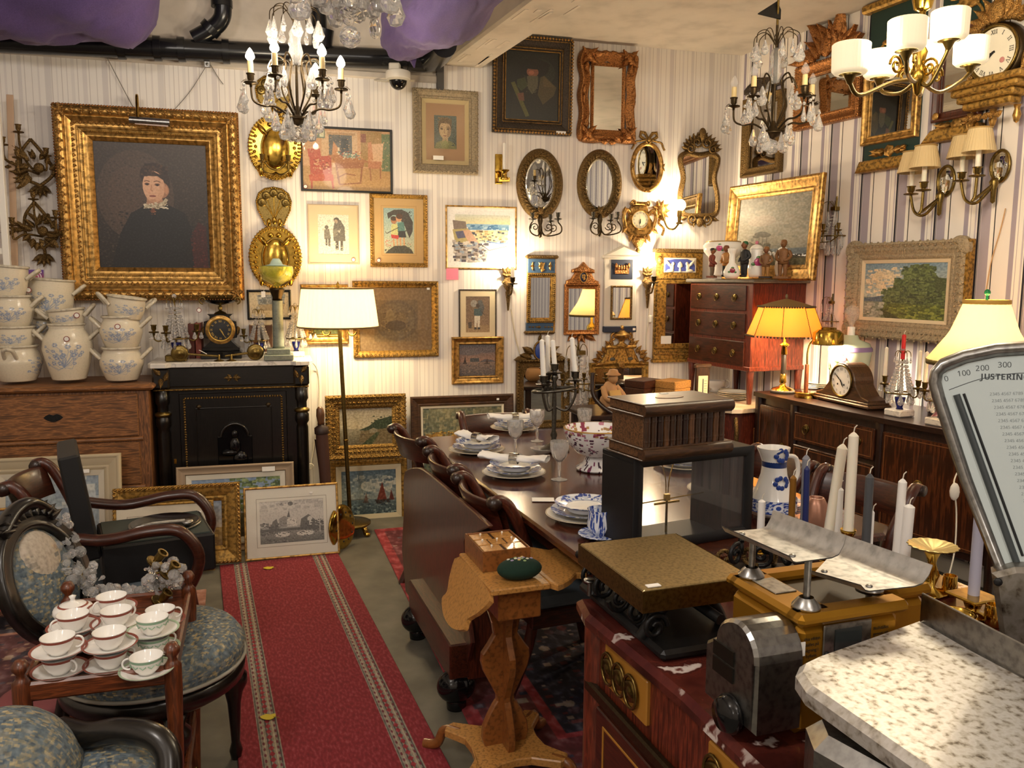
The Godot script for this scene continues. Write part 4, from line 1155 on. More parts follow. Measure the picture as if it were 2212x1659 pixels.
func mirrors():
	var t = T("gilt_mirror", "tall gilt mirror with swept leafy frame hanging highest, right of the dark painting", "mirror", q(WB, 1245, 108, 1375, 312)[0] * off(0, 0, 0.0))
	var o = smooth(outl(t, WB, [1248, 122, 1258, 107, 1275, 108, 1292, 115, 1310, 112, 1328, 119, 1352, 116, 1374, 124, 1374, 150, 1368, 178, 1370, 210, 1366, 240, 1369, 285, 1367, 308, 1345, 311, 1310, 305, 1282, 309, 1250, 304, 1245, 280, 1250, 245, 1246, 205, 1252, 170, 1247, 145]), 3)
	P(t, "frame", M().ring(o, v2([0, 0, -0.004, 0.02, 0.008, 0.05, 0.02, 0.055, 0.04, 0.035, 0.07, 0.03])), "copper_gold")
	P(t, "moulding", M().frame(0.26, 0.48, prof(P_SCOOP, 0.4), off(0.0, -0.01, 0.012)), "copper_gold")
	glass_in(t, outl(t, WB, [1270, 138, 1349, 146, 1345, 288, 1270, 285]), 0.02)
	for s in [[-1, 1], [1, 1], [1, -1], [-1, -1]]:
		leaves_on(t, [[s[0] * 0.15, s[1] * 0.26, 45], [s[0] * 0.15, s[1] * 0.26, 135], [s[0] * 0.15, s[1] * 0.26, 225], [s[0] * 0.15, s[1] * 0.26, 315], [s[0] * 0.12, s[1] * 0.28, 0 if s[0] < 0 else 180], [s[0] * 0.165, s[1] * 0.22, -90 * s[1]]], 0.08, 0.045, "copper_gold", 0.045)
		P(t, "corner_boss", M().ball(V(s[0] * 0.15, s[1] * 0.26, 0.05), V(0.025, 0.025, 0.02)), "copper_gold")
	leaves_on(t, [[0, 0.29, 0], [0, 0.29, 180], [0, -0.31, 0], [0, -0.31, 180], [-0.185, 0, 90], [-0.185, 0, 270], [0.185, 0, 90], [0.185, 0, 270]], 0.07, 0.035, "copper_gold", 0.045)
	t = T("candle_sconce", "small brass wall sconce with one white candle left of the oval mirrors", "sconce", Transform3D(WB.basis, on(WB, 1077, 366)))
	P(t, "plate", rb(t, WB, 1069, 333, 1085, 398, 0.0, 0.008), "polished_brass")
	P(t, "arm", rb(t, WB, 1072, 385, 1096, 395, 0.008, 0.07), "polished_brass")
	var c = lo(t, WB, 1089, 376, 0.06)
	P(t, "candle_socket", M().lathe(v2([0.02, -0.04, 0.034, -0.035, 0.02, -0.015, 0.02, 0.01, 0.036, 0.022, 0.036, 0.028, 0.012, 0.028]), 16, off(c.x, c.y, c.z)), "polished_brass")
	P(t, "candle", candle_mb(0.19, 0.011), "white_wax", off(c.x, c.y + 0.02, c.z))
	oval_sconce("oval mirror with three candle arms and dark leafy frame, left of its twin", 1165, 0)
	oval_sconce("oval mirror with three candle arms and dark leafy frame, above the gabled mirror", 1294, 0)
	t = T("bow_mirror", "plain oval gold mirror with a ribbon bow on top, above the gilt wall clock", "mirror", Transform3D(WB.basis, on(WB, 1397, 361)))
	var e = ellipse(0.128, 0.178, 44)
	P(t, "frame", M().ring(e, v2([0, 0, 0, 0.012, 0.01, 0.022, 0.022, 0.02, 0.03, 0.01, 0.032, 0.004])), "gold")
	glass_in(t, ellipse(0.1, 0.15, 40), 0.006)
	for s in [-1, 1]:
		P(t, "ribbon_loop", M().tube([[0, 0.19], [0.03, 0.235], [0.06, 0.24], [0.065, 0.21], [0.035, 0.19], [0, 0.19]].map(func(p): return V(p[0] * s, p[1], 0.02)), 0.012, 6, I0, 0.6), "old_gold")
		P(t, "ribbon_end", M().tube(curve([[0.0, 0.19], [0.05, 0.18], [0.1, 0.17], [0.115, 0.14], [0.128, 0.12]].map(func(p): return V(p[0] * s, p[1], 0.018)), 4), 0.011, 6, I0, 0.6), "old_gold")
	for a in [0, 90, 180, 270]:
		leaves_on(t, [[cos(deg_to_rad(a)) * 0.115, sin(deg_to_rad(a)) * 0.164, a + 60], [cos(deg_to_rad(a)) * 0.115, sin(deg_to_rad(a)) * 0.164, a - 60]], 0.03, 0.02, "old_gold", 0.02)
	P(t, "knot", M().ball(V(0, 0.19, 0.025), V(0.018, 0.016, 0.014)), "old_gold")
	t = T("rococo_mirror", "waisted mirror with tall pierced leaf crest in dark gilt frame, next to the corner", "mirror", Transform3D(WB.basis, on(WB, 1510, 400)))
	o = smooth(outl(t, WB, [1464, 352, 1466, 335, 1482, 326, 1508, 330, 1534, 327, 1552, 337, 1553, 355, 1546, 385, 1552, 420, 1552, 455, 1540, 470, 1508, 472, 1478, 470, 1466, 455, 1463, 420, 1470, 385]), 4)
	P(t, "frame", M().ring(o, v2([0, 0, -0.002, 0.015, 0.012, 0.03, 0.022, 0.03, 0.032, 0.022, 0.04, 0.008])), "bronze_gold")
	glass_in(t, smooth(outl(t, WB, [1474, 352, 1476, 341, 1484, 334, 1508, 338, 1532, 335, 1542, 343, 1543, 356, 1536, 385, 1542, 420, 1542, 450, 1534, 461, 1508, 463, 1484, 461, 1475, 450, 1474, 420, 1480, 385]), 3), 0.012)
	stuff(P(t, "carved_ornament", along(o, M().add(leaf(0.03, 0.018, 0.1), rot(Vector3.BACK, -70, V(-0.014, 0, 0))), 0.02, 0.016, 0.026), "bronze_gold"))
	for k in 13:
		var a = deg_to_rad(10 + k * 13.3)
		leaves_on(t, [[cos(a) * 0.09, 0.24 + sin(a) * 0.06, rad_to_deg(a)]], 0.075, 0.04, "bronze_gold", 0.015)
	for s in [-1, 1]:
		P(t, "scroll", M().tube(scroll(s * 0.04, 0.3, 0.045, 90, 1.5, s, 0.03), 0.008, 6), "bronze_gold")
		P(t, "scroll", M().tube(scroll(s * 0.09, 0.255, 0.035, 90, 1.5, s, 0.03), 0.007, 6), "bronze_gold")
		P(t, "scroll", M().tube(scroll(s * 0.06, -0.25, 0.04, 270, 1.4, s, 0.03), 0.008, 6), "bronze_gold")
		leaves_on(t, [[s * 0.1, -0.235, 200 if s < 0 else -20], [s * 0.03, -0.25, 250 if s < 0 else 290]], 0.06, 0.035, "bronze_gold", 0.02)
	P(t, "crest_boss", M().ball(V(0, 0.36, 0.03), V(0.03, 0.045, 0.02)), "bronze_gold")
	P(t, "foot_boss", M().ball(V(0, -0.27, 0.03), V(0.03, 0.035, 0.02)), "bronze_gold")
	t = T("cartel_clock", "gilt carved wall clock with round cream dial hanging between mirrors", "clock", Transform3D(WB.basis, on(WB, 1376, 476)))
	P(t, "case", M().prism(smooth(v2([-0.055, 0.1, -0.075, 0.03, -0.11, -0.02, -0.1, -0.08, -0.05, -0.12, 0.05, -0.12, 0.1, -0.08, 0.11, -0.02, 0.075, 0.03, 0.055, 0.1]), 3), 0, 0.05, I0, 0.01), "gold")
	P(t, "top_bar", M().box(V(0, 0.115, 0.03), V(0.13, 0.025, 0.06), I0, 0.008), "gold")
	for s in [-1, 1]:
		P(t, "handle", M().tube(curve([V(s * 0.07, 0.04, 0.04), V(s * 0.105, 0.07, 0.05), V(s * 0.125, 0.02, 0.05), V(s * 0.105, -0.06, 0.045)], 5), 0.014, 8), "gold")
		P(t, "scroll", M().tube(scroll(s * 0.055, 0.117, 0.02, 180, 1.3, s, 0.062), 0.006, 6), "gold")
		leaves_on(t, [[s * 0.1, -0.05, 230 if s < 0 else -50], [s * 0.06, -0.1, 250 if s < 0 else -70], [s * 0.12, 0.03, 90], [s * 0.03, -0.11, 250 if s < 0 else 290]], 0.06, 0.035, "carved_gold", 0.05)
	P(t, "swag_bowl", M().lathe(v2([0, -0.24, 0.012, -0.235, 0.018, -0.215, 0.012, -0.2, 0.03, -0.185, 0.045, -0.15, 0.05, -0.145, 0.05, -0.135, 0.03, -0.125, 0, -0.12]), 16, off(0, 0, 0.03)), "carved_gold")
	clock_face(t, at0(V(0, 0, 0.056)), 0.062, "#efe6c8:0.4", "gold", 6.0, 32.0, false)
	t = T("globe_sconce", "gilt scrolled wall sconce with one lit round bulb beside the gilt clock", "sconce", Transform3D(WB.basis, on(WB, 1426, 455)))
	for k in 9:
		leaves_on(t, [[0, 0.0, k * 40]], 0.075, 0.045, "carved_gold", 0.008)
	P(t, "back_boss", M().ball(V(0, 0, 0.02), V(0.035, 0.04, 0.02)), "gold")
	P(t, "tail", M().tube(curve([V(0.0, -0.04, 0.02), V(-0.02, -0.09, 0.025), V(0.02, -0.13, 0.025), V(0.01, -0.18, 0.02)], 5), 0.009, 6), "old_gold")
	P(t, "arm", M().tube(curve([V(0.0, -0.02, 0.03), V(0.03, -0.12, 0.06), V(0.07, -0.135, 0.09), V(0.105, -0.09, 0.1)], 6), 0.007, 8), "old_brass")
	P(t, "socket", M().lathe(v2([0.02, -0.1, 0.025, -0.09, 0.012, -0.085, 0.014, -0.05, 0.017, -0.045, 0.017, 0.0, 0, 0.0]), 14, off(0.105, 0, 0.1)), "old_brass")
	P(t, "bulb", M().ball(V(0.108, 0.034, 0.1), 0.042, I0, 18, 12), "globe_lit")
	lamp("globe_light", t.transform * V(0.108, 0.034, 0.1), 0.3, Color(1, 0.9, 0.74), 0.04)
	torch_sconce("gilt torch wall sconce with lit candle bulb just below the shore watercolour", 1096, 606, 0.26)
	torch_sconce("gilt torch wall sconce with lit candle bulb beside the winged figure mirror", 1397, 604, 0.26)
	var cd = T("sconce_cord", "thin white cord hanging down from the torch sconce under the watercolour", "cord")
	P(cd, "cord", M().tube(curve([on(WB, 1104, 668, 0.015), on(WB, 1112, 720, 0.01), on(WB, 1124, 768, 0.01), on(WB, 1132, 780, 0.03)], 6), 0.0035, 6), "#d8cdb4:0.6")
	cd = T("sconce_cord", "thin white cord with a switch hanging beside the winged figure mirror", "cord")
	P(cd, "cord", M().tube(curve([on(WB, 1404, 640, 0.015), on(WB, 1401, 690, 0.01), on(WB, 1396, 740, 0.01), on(WB, 1400, 860, 0.01)], 6), 0.0035, 6), "#e8e0cc:0.6")
	P(cd, "switch", M().box(on(WB, 1405, 689, 0.02), V(0.025, 0.055, 0.02), Transform3D(WB.basis, Vector3.ZERO).affine_inverse() * I0 if false else I0, 0.006), "#f2ece0:0.4")
	t = T("blue_panel_mirror", "narrow mirror with blue panels, gilt profile head and beaded gold frame", "mirror", Transform3D(WB.basis, on(WB, 1166, 640)))
	P(t, "back", rb(t, WB, 1137, 553, 1198, 716, 0.0, 0.02), "gold")
	P(t, "top_panel", rb(t, WB, 1138, 559, 1197, 590, 0.0, 0.026), "#34506e:0.5")
	P(t, "bottom_panel", rb(t, WB, 1135, 696, 1193, 716, 0.0, 0.026), "#34506e:0.5")
	P(t, "cornice", rb(t, WB, 1133, 551, 1203, 559, 0.0, 0.05, 0.01), "bronze_gold")
	P(t, "bottom_moulding", rb(t, WB, 1130, 714, 1196, 721, 0.0, 0.045, 0.01), "bronze_gold")
	var a = q(WB, 1136, 590, 1197, 697)
	var m0 = lo(t, WB, 1166.5, 643.5)
	P(t, "frame", M().frame(a[1], a[2], prof(P_SCOOP, 0.42), off(m0.x, m0.y, 0.018)), "dull_gold")
	stuff(P(t, "bead_edge", M().add(row_on(bead(0.006), a[1], a[2], 0.012, 0.036, 0.014), off(m0.x, m0.y, 0.0)), "bronze_gold"))
	glass_in(t, outl(t, WB, [1145, 600, 1186, 600, 1184, 686, 1144, 686]), 0.024)
	P(t, "gilt_head", head_relief(), "gold", scl(V(0.9, 0.9, 0.7), lo(t, WB, 1167, 577) + V(0, 0, 0.026)))
	for x in [1148, 1186]:
		var pp = lo(t, WB, x, 575)
		leaves_on(t, [[pp.x, pp.y, 90], [pp.x, pp.y, 270], [pp.x, pp.y, 0, 0.6], [pp.x, pp.y, 180, 0.6]], 0.03, 0.02, "gold", 0.026)
	for k in 7:
		var pp = lo(t, WB, 1145 + k * 7, 706)
		leaves_on(t, [[pp.x, pp.y, 0 if k > 3 else 180, 1.0 if k != 3 else 1.6]], 0.02, 0.012, "gold", 0.026)
	t = T("crested_mirror", "golden wood mirror with scrolled crest holding a dark oval cameo", "mirror", Transform3D(WB.basis, on(WB, 1256, 668)))
	a = q(WB, 1217, 614, 1292, 723)
	m0 = lo(t, WB, 1254.5, 668)
	P(t, "frame", M().frame(a[1], a[2], prof(P_SCOOP, 0.5), off(m0.x, m0.y, 0.01)), "copper_gold")
	stuff(P(t, "bead_edge", M().add(row_on(bead(0.004), a[1], a[2], 0.003, 0.03, 0.01), off(m0.x, m0.y, 0.0)), "copper_gold"))
	glass_in(t, outl(t, WB, [1226, 621, 1284, 621, 1282, 714, 1225, 714]), 0.02)
	P(t, "crest", M().prism(outl(t, WB, [1221, 614, 1222, 606, 1232, 602, 1240, 590, 1236, 584, 1280, 586, 1276, 592, 1282, 604, 1291, 608, 1291, 615]), 0.0, 0.03, I0, 0.008), "copper_gold")
	P(t, "cornice", M().prism(outl(t, WB, [1233, 588, 1234, 582, 1248, 577, 1258, 566, 1269, 578, 1281, 583, 1281, 590]), 0.0, 0.04, I0, 0.008), "copper_gold")
	var mp = lo(t, WB, 1257, 599)
	P(t, "cameo", M().ball(V(mp.x, mp.y, 0.03), V(0.026, 0.036, 0.008), I0, 20, 10), "#1c2440:0.4")
	P(t, "cameo_ring", M().tube(ellipse(0.027, 0.037, 24, mp.x, mp.y).map(func(p): return V(p.x, p.y, 0.034)) + [V(mp.x + 0.027, mp.y, 0.034)], 0.004, 6), "gold")
	P(t, "gilt_head", head_relief(), "gold", scl(V(0.55, 0.55, 0.5), mp + V(0, 0, 0.036)))
	mp = lo(t, WB, 1254, 724)
	leaves_on(t, [[mp.x - 0.03, mp.y, 200], [mp.x + 0.03, mp.y, -20], [mp.x - 0.05, mp.y, 215], [mp.x + 0.05, mp.y, -35], [mp.x, mp.y + 0.01, 250], [mp.x, mp.y + 0.01, 290]], 0.07, 0.045, "copper_gold", 0.012)
	t = T("gabled_mirror", "white painted mirror with triangular gable, navy panel and copper relief", "mirror", Transform3D(WB.basis, on(WB, 1338, 630)))
	P(t, "back", rb(t, WB, 1303, 557, 1371, 705, 0.0, 0.022), "#d8d1c4:0.6")
	P(t, "gable", M().prism(outl(t, WB, [1300, 553, 1342, 530, 1387, 552]), 0.0, 0.05, I0, 0.012), "#d8d1c4:0.6")
	P(t, "cornice", rb(t, WB, 1299, 552, 1388, 559, 0.0, 0.055, 0.008), "#d8d1c4:0.6")
	P(t, "navy_panel", rb(t, WB, 1317, 561, 1364, 603, 0.02, 0.027), "#16233c:0.5")
	P(t, "navy_base", rb(t, WB, 1301, 704, 1370, 717, 0.0, 0.04), "#16233c:0.5")
	P(t, "copper_relief", rb(t, WB, 1325, 575, 1355, 592, 0.027, 0.034), "copper_gold")
	for k in 6:
		var pp = lo(t, WB, 1327 + k * 5.4, 578 - (4 if k in [0, 5] else 0))
		P(t, "relief_figure", M().ball(V(pp.x, pp.y, 0.036), V(0.011, 0.02, 0.007), I0, 8, 6), "copper_gold")
	a = q(WB, 1316, 617, 1362, 690)
	m0 = lo(t, WB, 1339, 653.5)
	P(t, "frame", M().frame(a[1], a[2], prof(P_FLAT, 0.8), off(m0.x, m0.y, 0.018)), "bronze_gold")
	stuff(P(t, "bead_edge", M().add(row_on(bead(0.0045), a[1], a[2], 0.007, 0.036, 0.011), off(m0.x, m0.y, 0.0)), "bronze_gold"))
	glass_in(t, outl(t, WB, [1319, 620, 1360, 620, 1359, 687, 1318, 687]), 0.028)
	P(t, "price_slip", rb(t, WB, 1362, 708, 1368, 713, 0.04, 0.041), "paper")
	t = T("plaque_mirror", "large pier mirror with blue and white winged figure plaque, beside the tall chest", "mirror", Transform3D(WB.basis, on(WB, 1460, 660)))
	for b in [["cornice", 1409, 538, 1519, 546, 0.0, 0.06, "bronze_gold"], ["back", 1411, 546, 1512, 778, 0.0, 0.02, "dull_gold"], ["head_panel", 1413, 546, 1514, 602, 0.02, 0.03, "dull_gold"], ["post", 1412, 604, 1434, 752, 0.02, 0.035, "dull_gold"], ["rail", 1434, 604, 1508, 613, 0.02, 0.035, "dull_gold"], ["rail", 1432, 741, 1508, 752, 0.02, 0.035, "dull_gold"], ["frieze", 1407, 753, 1508, 775, 0.02, 0.035, "dull_gold"], ["foot_moulding", 1405, 775, 1508, 781, 0.0, 0.045, "dull_gold"], ["plaque", 1430, 557, 1499, 589, 0.03, 0.036, "#e4ddcc:0.5"], ["price_slip", 1423, 725, 1445, 742, 0.036, 0.037, "paper"]]:
		P(t, b[0], rb(t, WB, b[1], b[2], b[3], b[4], b[5], b[6]), b[7])
	P(t, "blue_field", M().prism(outl(t, WB, [1432, 586, 1432, 572, 1440, 562, 1452, 560, 1480, 560, 1490, 564, 1496, 574, 1496, 586]), 0.036, 0.037), "#4a56a8:0.5")
	for s in [-1, 1]:
		var pp = lo(t, WB, 1464 + s * 17, 576)
		P(t, "winged_figure", M().ball(pp + V(-s * 0.008, 0.02, 0.037), V(0.012, 0.014, 0.006)).ball(pp + V(0, -0.005, 0.037), V(0.016, 0.03, 0.006)).ball(pp + V(s * 0.014, -0.03, 0.037), V(0.03, 0.012, 0.006)).add(leaf(0.06, 0.025, 0.0, 0.3), rot(Vector3.BACK, -s * 40, pp + V(s * 0.01, 0.0, 0.038))), "#e4ddcc:0.5")
	var pp = lo(t, WB, 1464, 576)
	P(t, "urn_figure", M().lathe(v2([0, -0.04, 0.012, -0.04, 0.006, -0.01, 0.022, 0.0, 0.018, 0.02, 0.006, 0.034, 0, 0.036]), 12, Transform3D(Basis.from_scale(V(1, 1, 0.3)), pp + V(0, 0, 0.038))), "#e4ddcc:0.5")
	glass_in(t, outl(t, WB, [1434, 613, 1506, 613, 1506, 741, 1432, 741]), 0.024, "mirror_dark")
	for y in [602, 759]:
		var rr = M()
		for k in 22:
			rr.ball(lo(t, WB, 1414 + k * 4.2, y) + V(0, 0, 0.034), V(0.007, 0.005, 0.006), I0, 6, 4)
		P(t, "rope_moulding", rr, "bronze_gold")
	for k in 9:
		var p2 = lo(t, WB, 1414 + k * 9, 766)
		leaves_on(t, [[p2.x, p2.y, 20], [p2.x, p2.y, 160]], 0.025, 0.014, "carved_gold", 0.035)
	for k in 12:
		var p3 = lo(t, WB, 1414.5 - k * 0.4, 618 + k * 11)
		leaves_on(t, [[p3.x, p3.y, 90]], 0.03, 0.016, "bronze_gold", 0.036)
	P(t, "mask", M().ball(lo(t, WB, 1421, 562) + V(0, 0, 0.034), V(0.018, 0.03, 0.014)), "carved_gold")
	t = T("cameo_mirror", "dark carved mirror with blue cameo crest standing behind the candelabra", "mirror", Transform3D(WB.basis, on(WB, 1172, 850)))
	a = q(WB, 1114, 776, 1228, 925)
	m0 = lo(t, WB, 1171, 850)
	P(t, "frame", M().frame(a[1], a[2], prof(P_SCOOP, 0.85), off(m0.x, m0.y, 0.0)), "bronze_gold")
	stuff(P(t, "bead_edge", M().add(row_on(bead(0.008), a[1], a[2], 0.011, 0.04, 0.022), off(m0.x, m0.y, 0.0)), "bronze_gold"))
	glass_in(t, outl(t, WB, [1126, 786, 1218, 786, 1216, 918, 1124, 918]), 0.012)
	for s in [-1, 1]:
		P(t, "spandrel", M().prism(outl(t, WB, [1171 + s * 46, 786, 1171 + s * 12, 786, 1171 + s * 34, 795, 1171 + s * 45, 822]), 0.012, 0.022), "bronze_gold")
	mp = lo(t, WB, 1165, 757)
	P(t, "cameo", M().ball(mp + V(0, 0, 0.03), V(0.045, 0.06, 0.012), I0, 20, 10), "#27408c:0.4")
	P(t, "cameo_ring", M().tube(ellipse(0.05, 0.066, 24, mp.x, mp.y).map(func(p): return V(p.x, p.y, 0.034)) + [V(mp.x + 0.05, mp.y, 0.034)], 0.008, 6), "bronze_gold")
	leaves_on(t, [[mp.x - 0.05, mp.y - 0.02, 150], [mp.x - 0.06, mp.y - 0.05, 165], [mp.x + 0.05, mp.y - 0.02, 30], [mp.x + 0.06, mp.y - 0.05, 15], [mp.x, mp.y + 0.06, 90, 0.6], [mp.x - 0.1, mp.y - 0.06, 180], [mp.x + 0.1, mp.y - 0.06, 0]], 0.1, 0.055, "bronze_gold", 0.02)
	t = T("urn_mirror", "gilt mirror crested with an urn and laurel, standing behind the wooden boxes", "mirror", Transform3D(WB.basis, on(WB, 1333, 840)))
	a = q(WB, 1271, 783, 1397, 930)
	m0 = lo(t, WB, 1334, 856)
	P(t, "frame", M().frame(a[1], a[2], prof(P_SCOOP, 0.7), off(m0.x, m0.y, 0.0)), "dull_gold")
	stuff(P(t, "bead_edge", M().add(row_on(bead(0.005), a[1], a[2], 0.04, 0.024, 0.013), off(m0.x, m0.y, 0.0)), "dull_gold"))
	glass_in(t, outl(t, WB, [1282, 793, 1387, 793, 1385, 922, 1280, 922]), 0.012)
	P(t, "pediment", M().prism(outl(t, WB, [1292, 786, 1302, 770, 1310, 752, 1312, 748, 1366, 748, 1366, 754, 1372, 770, 1382, 786]), 0.0, 0.035, I0, 0.008), "dull_gold")
	P(t, "cornice", rb(t, WB, 1305, 745, 1370, 752, 0.0, 0.055, 0.008), "dull_gold")
	mp = lo(t, WB, 1339, 748)
	P(t, "urn", M().lathe(v2([0, 0, 0.045, 0, 0.045, 0.01, 0.02, 0.03, 0.025, 0.05, 0.06, 0.07, 0.062, 0.09, 0.055, 0.095, 0.03, 0.11, 0.02, 0.12, 0, 0.12]), 20, off(mp.x, mp.y, 0.03)), "gold")
	P(t, "finial", M().ball(mp + V(0, 0.138, 0.03), 0.018), "gold")
	for s in [-1, 1]:
		P(t, "urn_handle", M().tube(curve([mp + V(s * 0.055, 0.06, 0.03), mp + V(s * 0.075, 0.05, 0.03), mp + V(s * 0.08, 0.085, 0.03), mp + V(s * 0.06, 0.1, 0.03)], 5), 0.008, 6), "gold")
		leaves_on(t, [[mp.x + s * 0.07, mp.y, 90 - s * 20], [mp.x + s * 0.085, mp.y, 90 - s * 45], [mp.x + s * 0.12, mp.y - 0.05, 90 - s * 30], [mp.x + s * 0.14, mp.y - 0.06, 90 - s * 60], [mp.x + s * 0.15, mp.y - 0.09, 90 - s * 50], [mp.x + s * 0.17, mp.y - 0.1, 90 - s * 80], [mp.x + s * 0.1, mp.y - 0.06, 90 - s * 150], [mp.x + s * 0.14, mp.y - 0.12, 90 - s * 100]], 0.065, 0.036, "carved_gold", 0.03)
		P(t, "lyre_rod", M().tube([mp + V(s * 0.03, -0.02, 0.04), mp + V(s * 0.055, -0.08, 0.04)], 0.005, 6), "carved_gold")
		P(t, "roundel", M().ball(mp + V(s * 0.07, -0.09, 0.034), V(0.024, 0.014, 0.006)), "#4c463c:0.5")
	P(t, "rosette", M().lathe(v2([0.026, 0, 0.022, 0.01, 0.008, 0.008, 0, 0.014]), 18, rx(90, mp + V(0, -0.13, 0.036)), func(an, _h): return 1.0 + 0.15 * sin(an * 6)), "carved_gold")
func head_relief() -> Mb:
	return M().prism(smooth(v2([0.002, -0.04, 0.03, -0.02, 0.018, -0.008, 0.022, 0.012, 0.026, 0.036, 0.012, 0.032, 0.0, 0.04, -0.012, 0.032, -0.022, 0.036, -0.02, 0.016, -0.026, 0.004, -0.02, -0.002, -0.02, -0.012, -0.006, -0.016, -0.004, -0.024]), 2), 0, 0.012, I0, 0.005)
func clock_face(n, tf: Transform3D, r, face, rim, hour, minute, roman = true, ink = "#1d1a18:0.5"):
	var f = tf * rx(90)
	P(n, "dial", M().lathe(v2([0, -0.004, r, -0.004, r, 0.0, r, 0.0, 0, 0.002]), 40, f), face)
	P(n, "bezel", M().lathe(v2([r * 0.97, -0.006, r * 1.1, -0.006, r * 1.12, 0.004, r * 1.06, r * 0.1, r * 0.99, r * 0.04, r * 0.97, 0.0]), 40, f), rim)
	var sf := SystemFont.new()
	sf.font_names = PackedStringArray(["Droid Serif"])
	for k in 12:
		var a = TAU * (k + 1) / 12.0
		var tm := TextMesh.new()
		tm.font = sf
		tm.text = ["I", "II", "III", "IV", "V", "VI", "VII", "VIII", "IX", "X", "XI", "XII"][k] if roman else str(k + 1)
		tm.font_size = 32
		tm.pixel_size = r * 0.0068
		tm.depth = 0.0006
		P(n, "numeral", tm, ink, tf * Transform3D(bz(-a if roman else 0.0), V(sin(a) * r * 0.8, cos(a) * r * 0.8, 0.0024)))
	for h in [[hour / 12.0, 0.5, 0.06], [minute / 60.0, 0.78, 0.04]]:
		P(n, "hand", M().prism(v2([-r * h[2] * 0.5, -r * 0.1, r * h[2] * 0.5, -r * 0.1, r * h[2], r * h[1] * 0.55, 0, r * h[1], -r * h[2], r * h[1] * 0.55]), 0.003, 0.005, tf * Transform3D(bz(-TAU * h[0]), Vector3.ZERO)), ink)
	P(n, "hub", M().ball(V(0, 0, 0.005), V(r * 0.06, r * 0.06, 0.003), tf), ink)
# ---------------------------------------------------------------- crystals
var units := {}
func gem(pr: Array, seg, flat = 1.0) -> ArrayMesh:
	var mb = M()
	for k in pr.size() - 1:
		for j in seg:
			var c = []
			for e in [[k, j], [k, j + 1], [k + 1, j + 1], [k + 1, j]]:
				var a = TAU * (e[1] + 0.5 * (e[0] % 2)) / seg
				c.append(V(cos(a) * pr[e[0]].x, pr[e[0]].y, sin(a) * pr[e[0]].x * flat))
			var o = V(0, (pr[0].y + pr[-1].y) * 0.5, 0)
			if pr[k].x < 1e-5:
				mb.quad(c[0], c[2], c[3], c[3], o) if false else mb.tri(c[0], c[2], c[3], ((c[2] - c[0]).cross(c[3] - c[0]) * signf((c[2] - c[0]).cross(c[3] - c[0]).dot((c[0] + c[2] + c[3]) / 3.0 - o))).normalized())
			elif pr[k + 1].x < 1e-5:
				mb.tri(c[0], c[1], c[2], ((c[1] - c[0]).cross(c[2] - c[0]) * signf((c[1] - c[0]).cross(c[2] - c[0]).dot((c[0] + c[1] + c[2]) / 3.0 - o))).normalized())
			else:
				for q3 in [[0, 1, 2], [0, 2, 3]]:
					var nn = (c[q3[1]] - c[q3[0]]).cross(c[q3[2]] - c[q3[0]])
					mb.tri(c[q3[0]], c[q3[1]], c[q3[2]], (nn * signf(nn.dot((c[q3[0]] + c[q3[1]] + c[q3[2]]) / 3.0 - o))).normalized())
	return mb.mesh()
func unit(nm) -> ArrayMesh:
	if units.is_empty():
		units.drop = gem(v2([0, 0, 0.06, -0.05, 0.2, -0.45, 0.3, -0.72, 0.2, -0.94, 0, -1.0]), 8, 0.6)
		units.bead = gem(v2([0, 0.5, 0.3, 0.42, 0.5, 0.0, 0.3, -0.42, 0, -0.5]), 8)
		units.spear = gem(v2([0, 0, 0.07, -0.04, 0.11, -0.6, 0.13, -0.86, 0, -1.0]), 6)
		units.ball = gem(v2([0, 0.5, 0.28, 0.4, 0.46, 0.18, 0.5, 0.0, 0.46, -0.18, 0.28, -0.4, 0, -0.5]), 10)
	return units[nm]
func hang(o, nm, kind, p: Vector3, s, turn = 0.0):
	P(o, nm, unit(kind), "crystal", Transform3D(by(turn).scaled(V(s, s, s)), p))
func chain(o, a: Vector3, b: Vector3, sag, s, k):
	var mb = M()
	var src = M()
	var ar = unit("bead").surface_get_arrays(0)
	src.v = ar[Mesh.ARRAY_VERTEX]
	src.n = ar[Mesh.ARRAY_NORMAL]
	src.uv = ar[Mesh.ARRAY_TEX_UV]
	src.ix = ar[Mesh.ARRAY_INDEX]
	for i in k:
		var t = (i + 0.5) / k
		mb.add(src, scl(V(s, s, s) * (0.75 + 0.5 * t), a.lerp(b, t) - V(0, sag * 4.0 * t * (1.0 - t), 0)))
	stuff(P(o, "bead_string", mb, "crystal"))
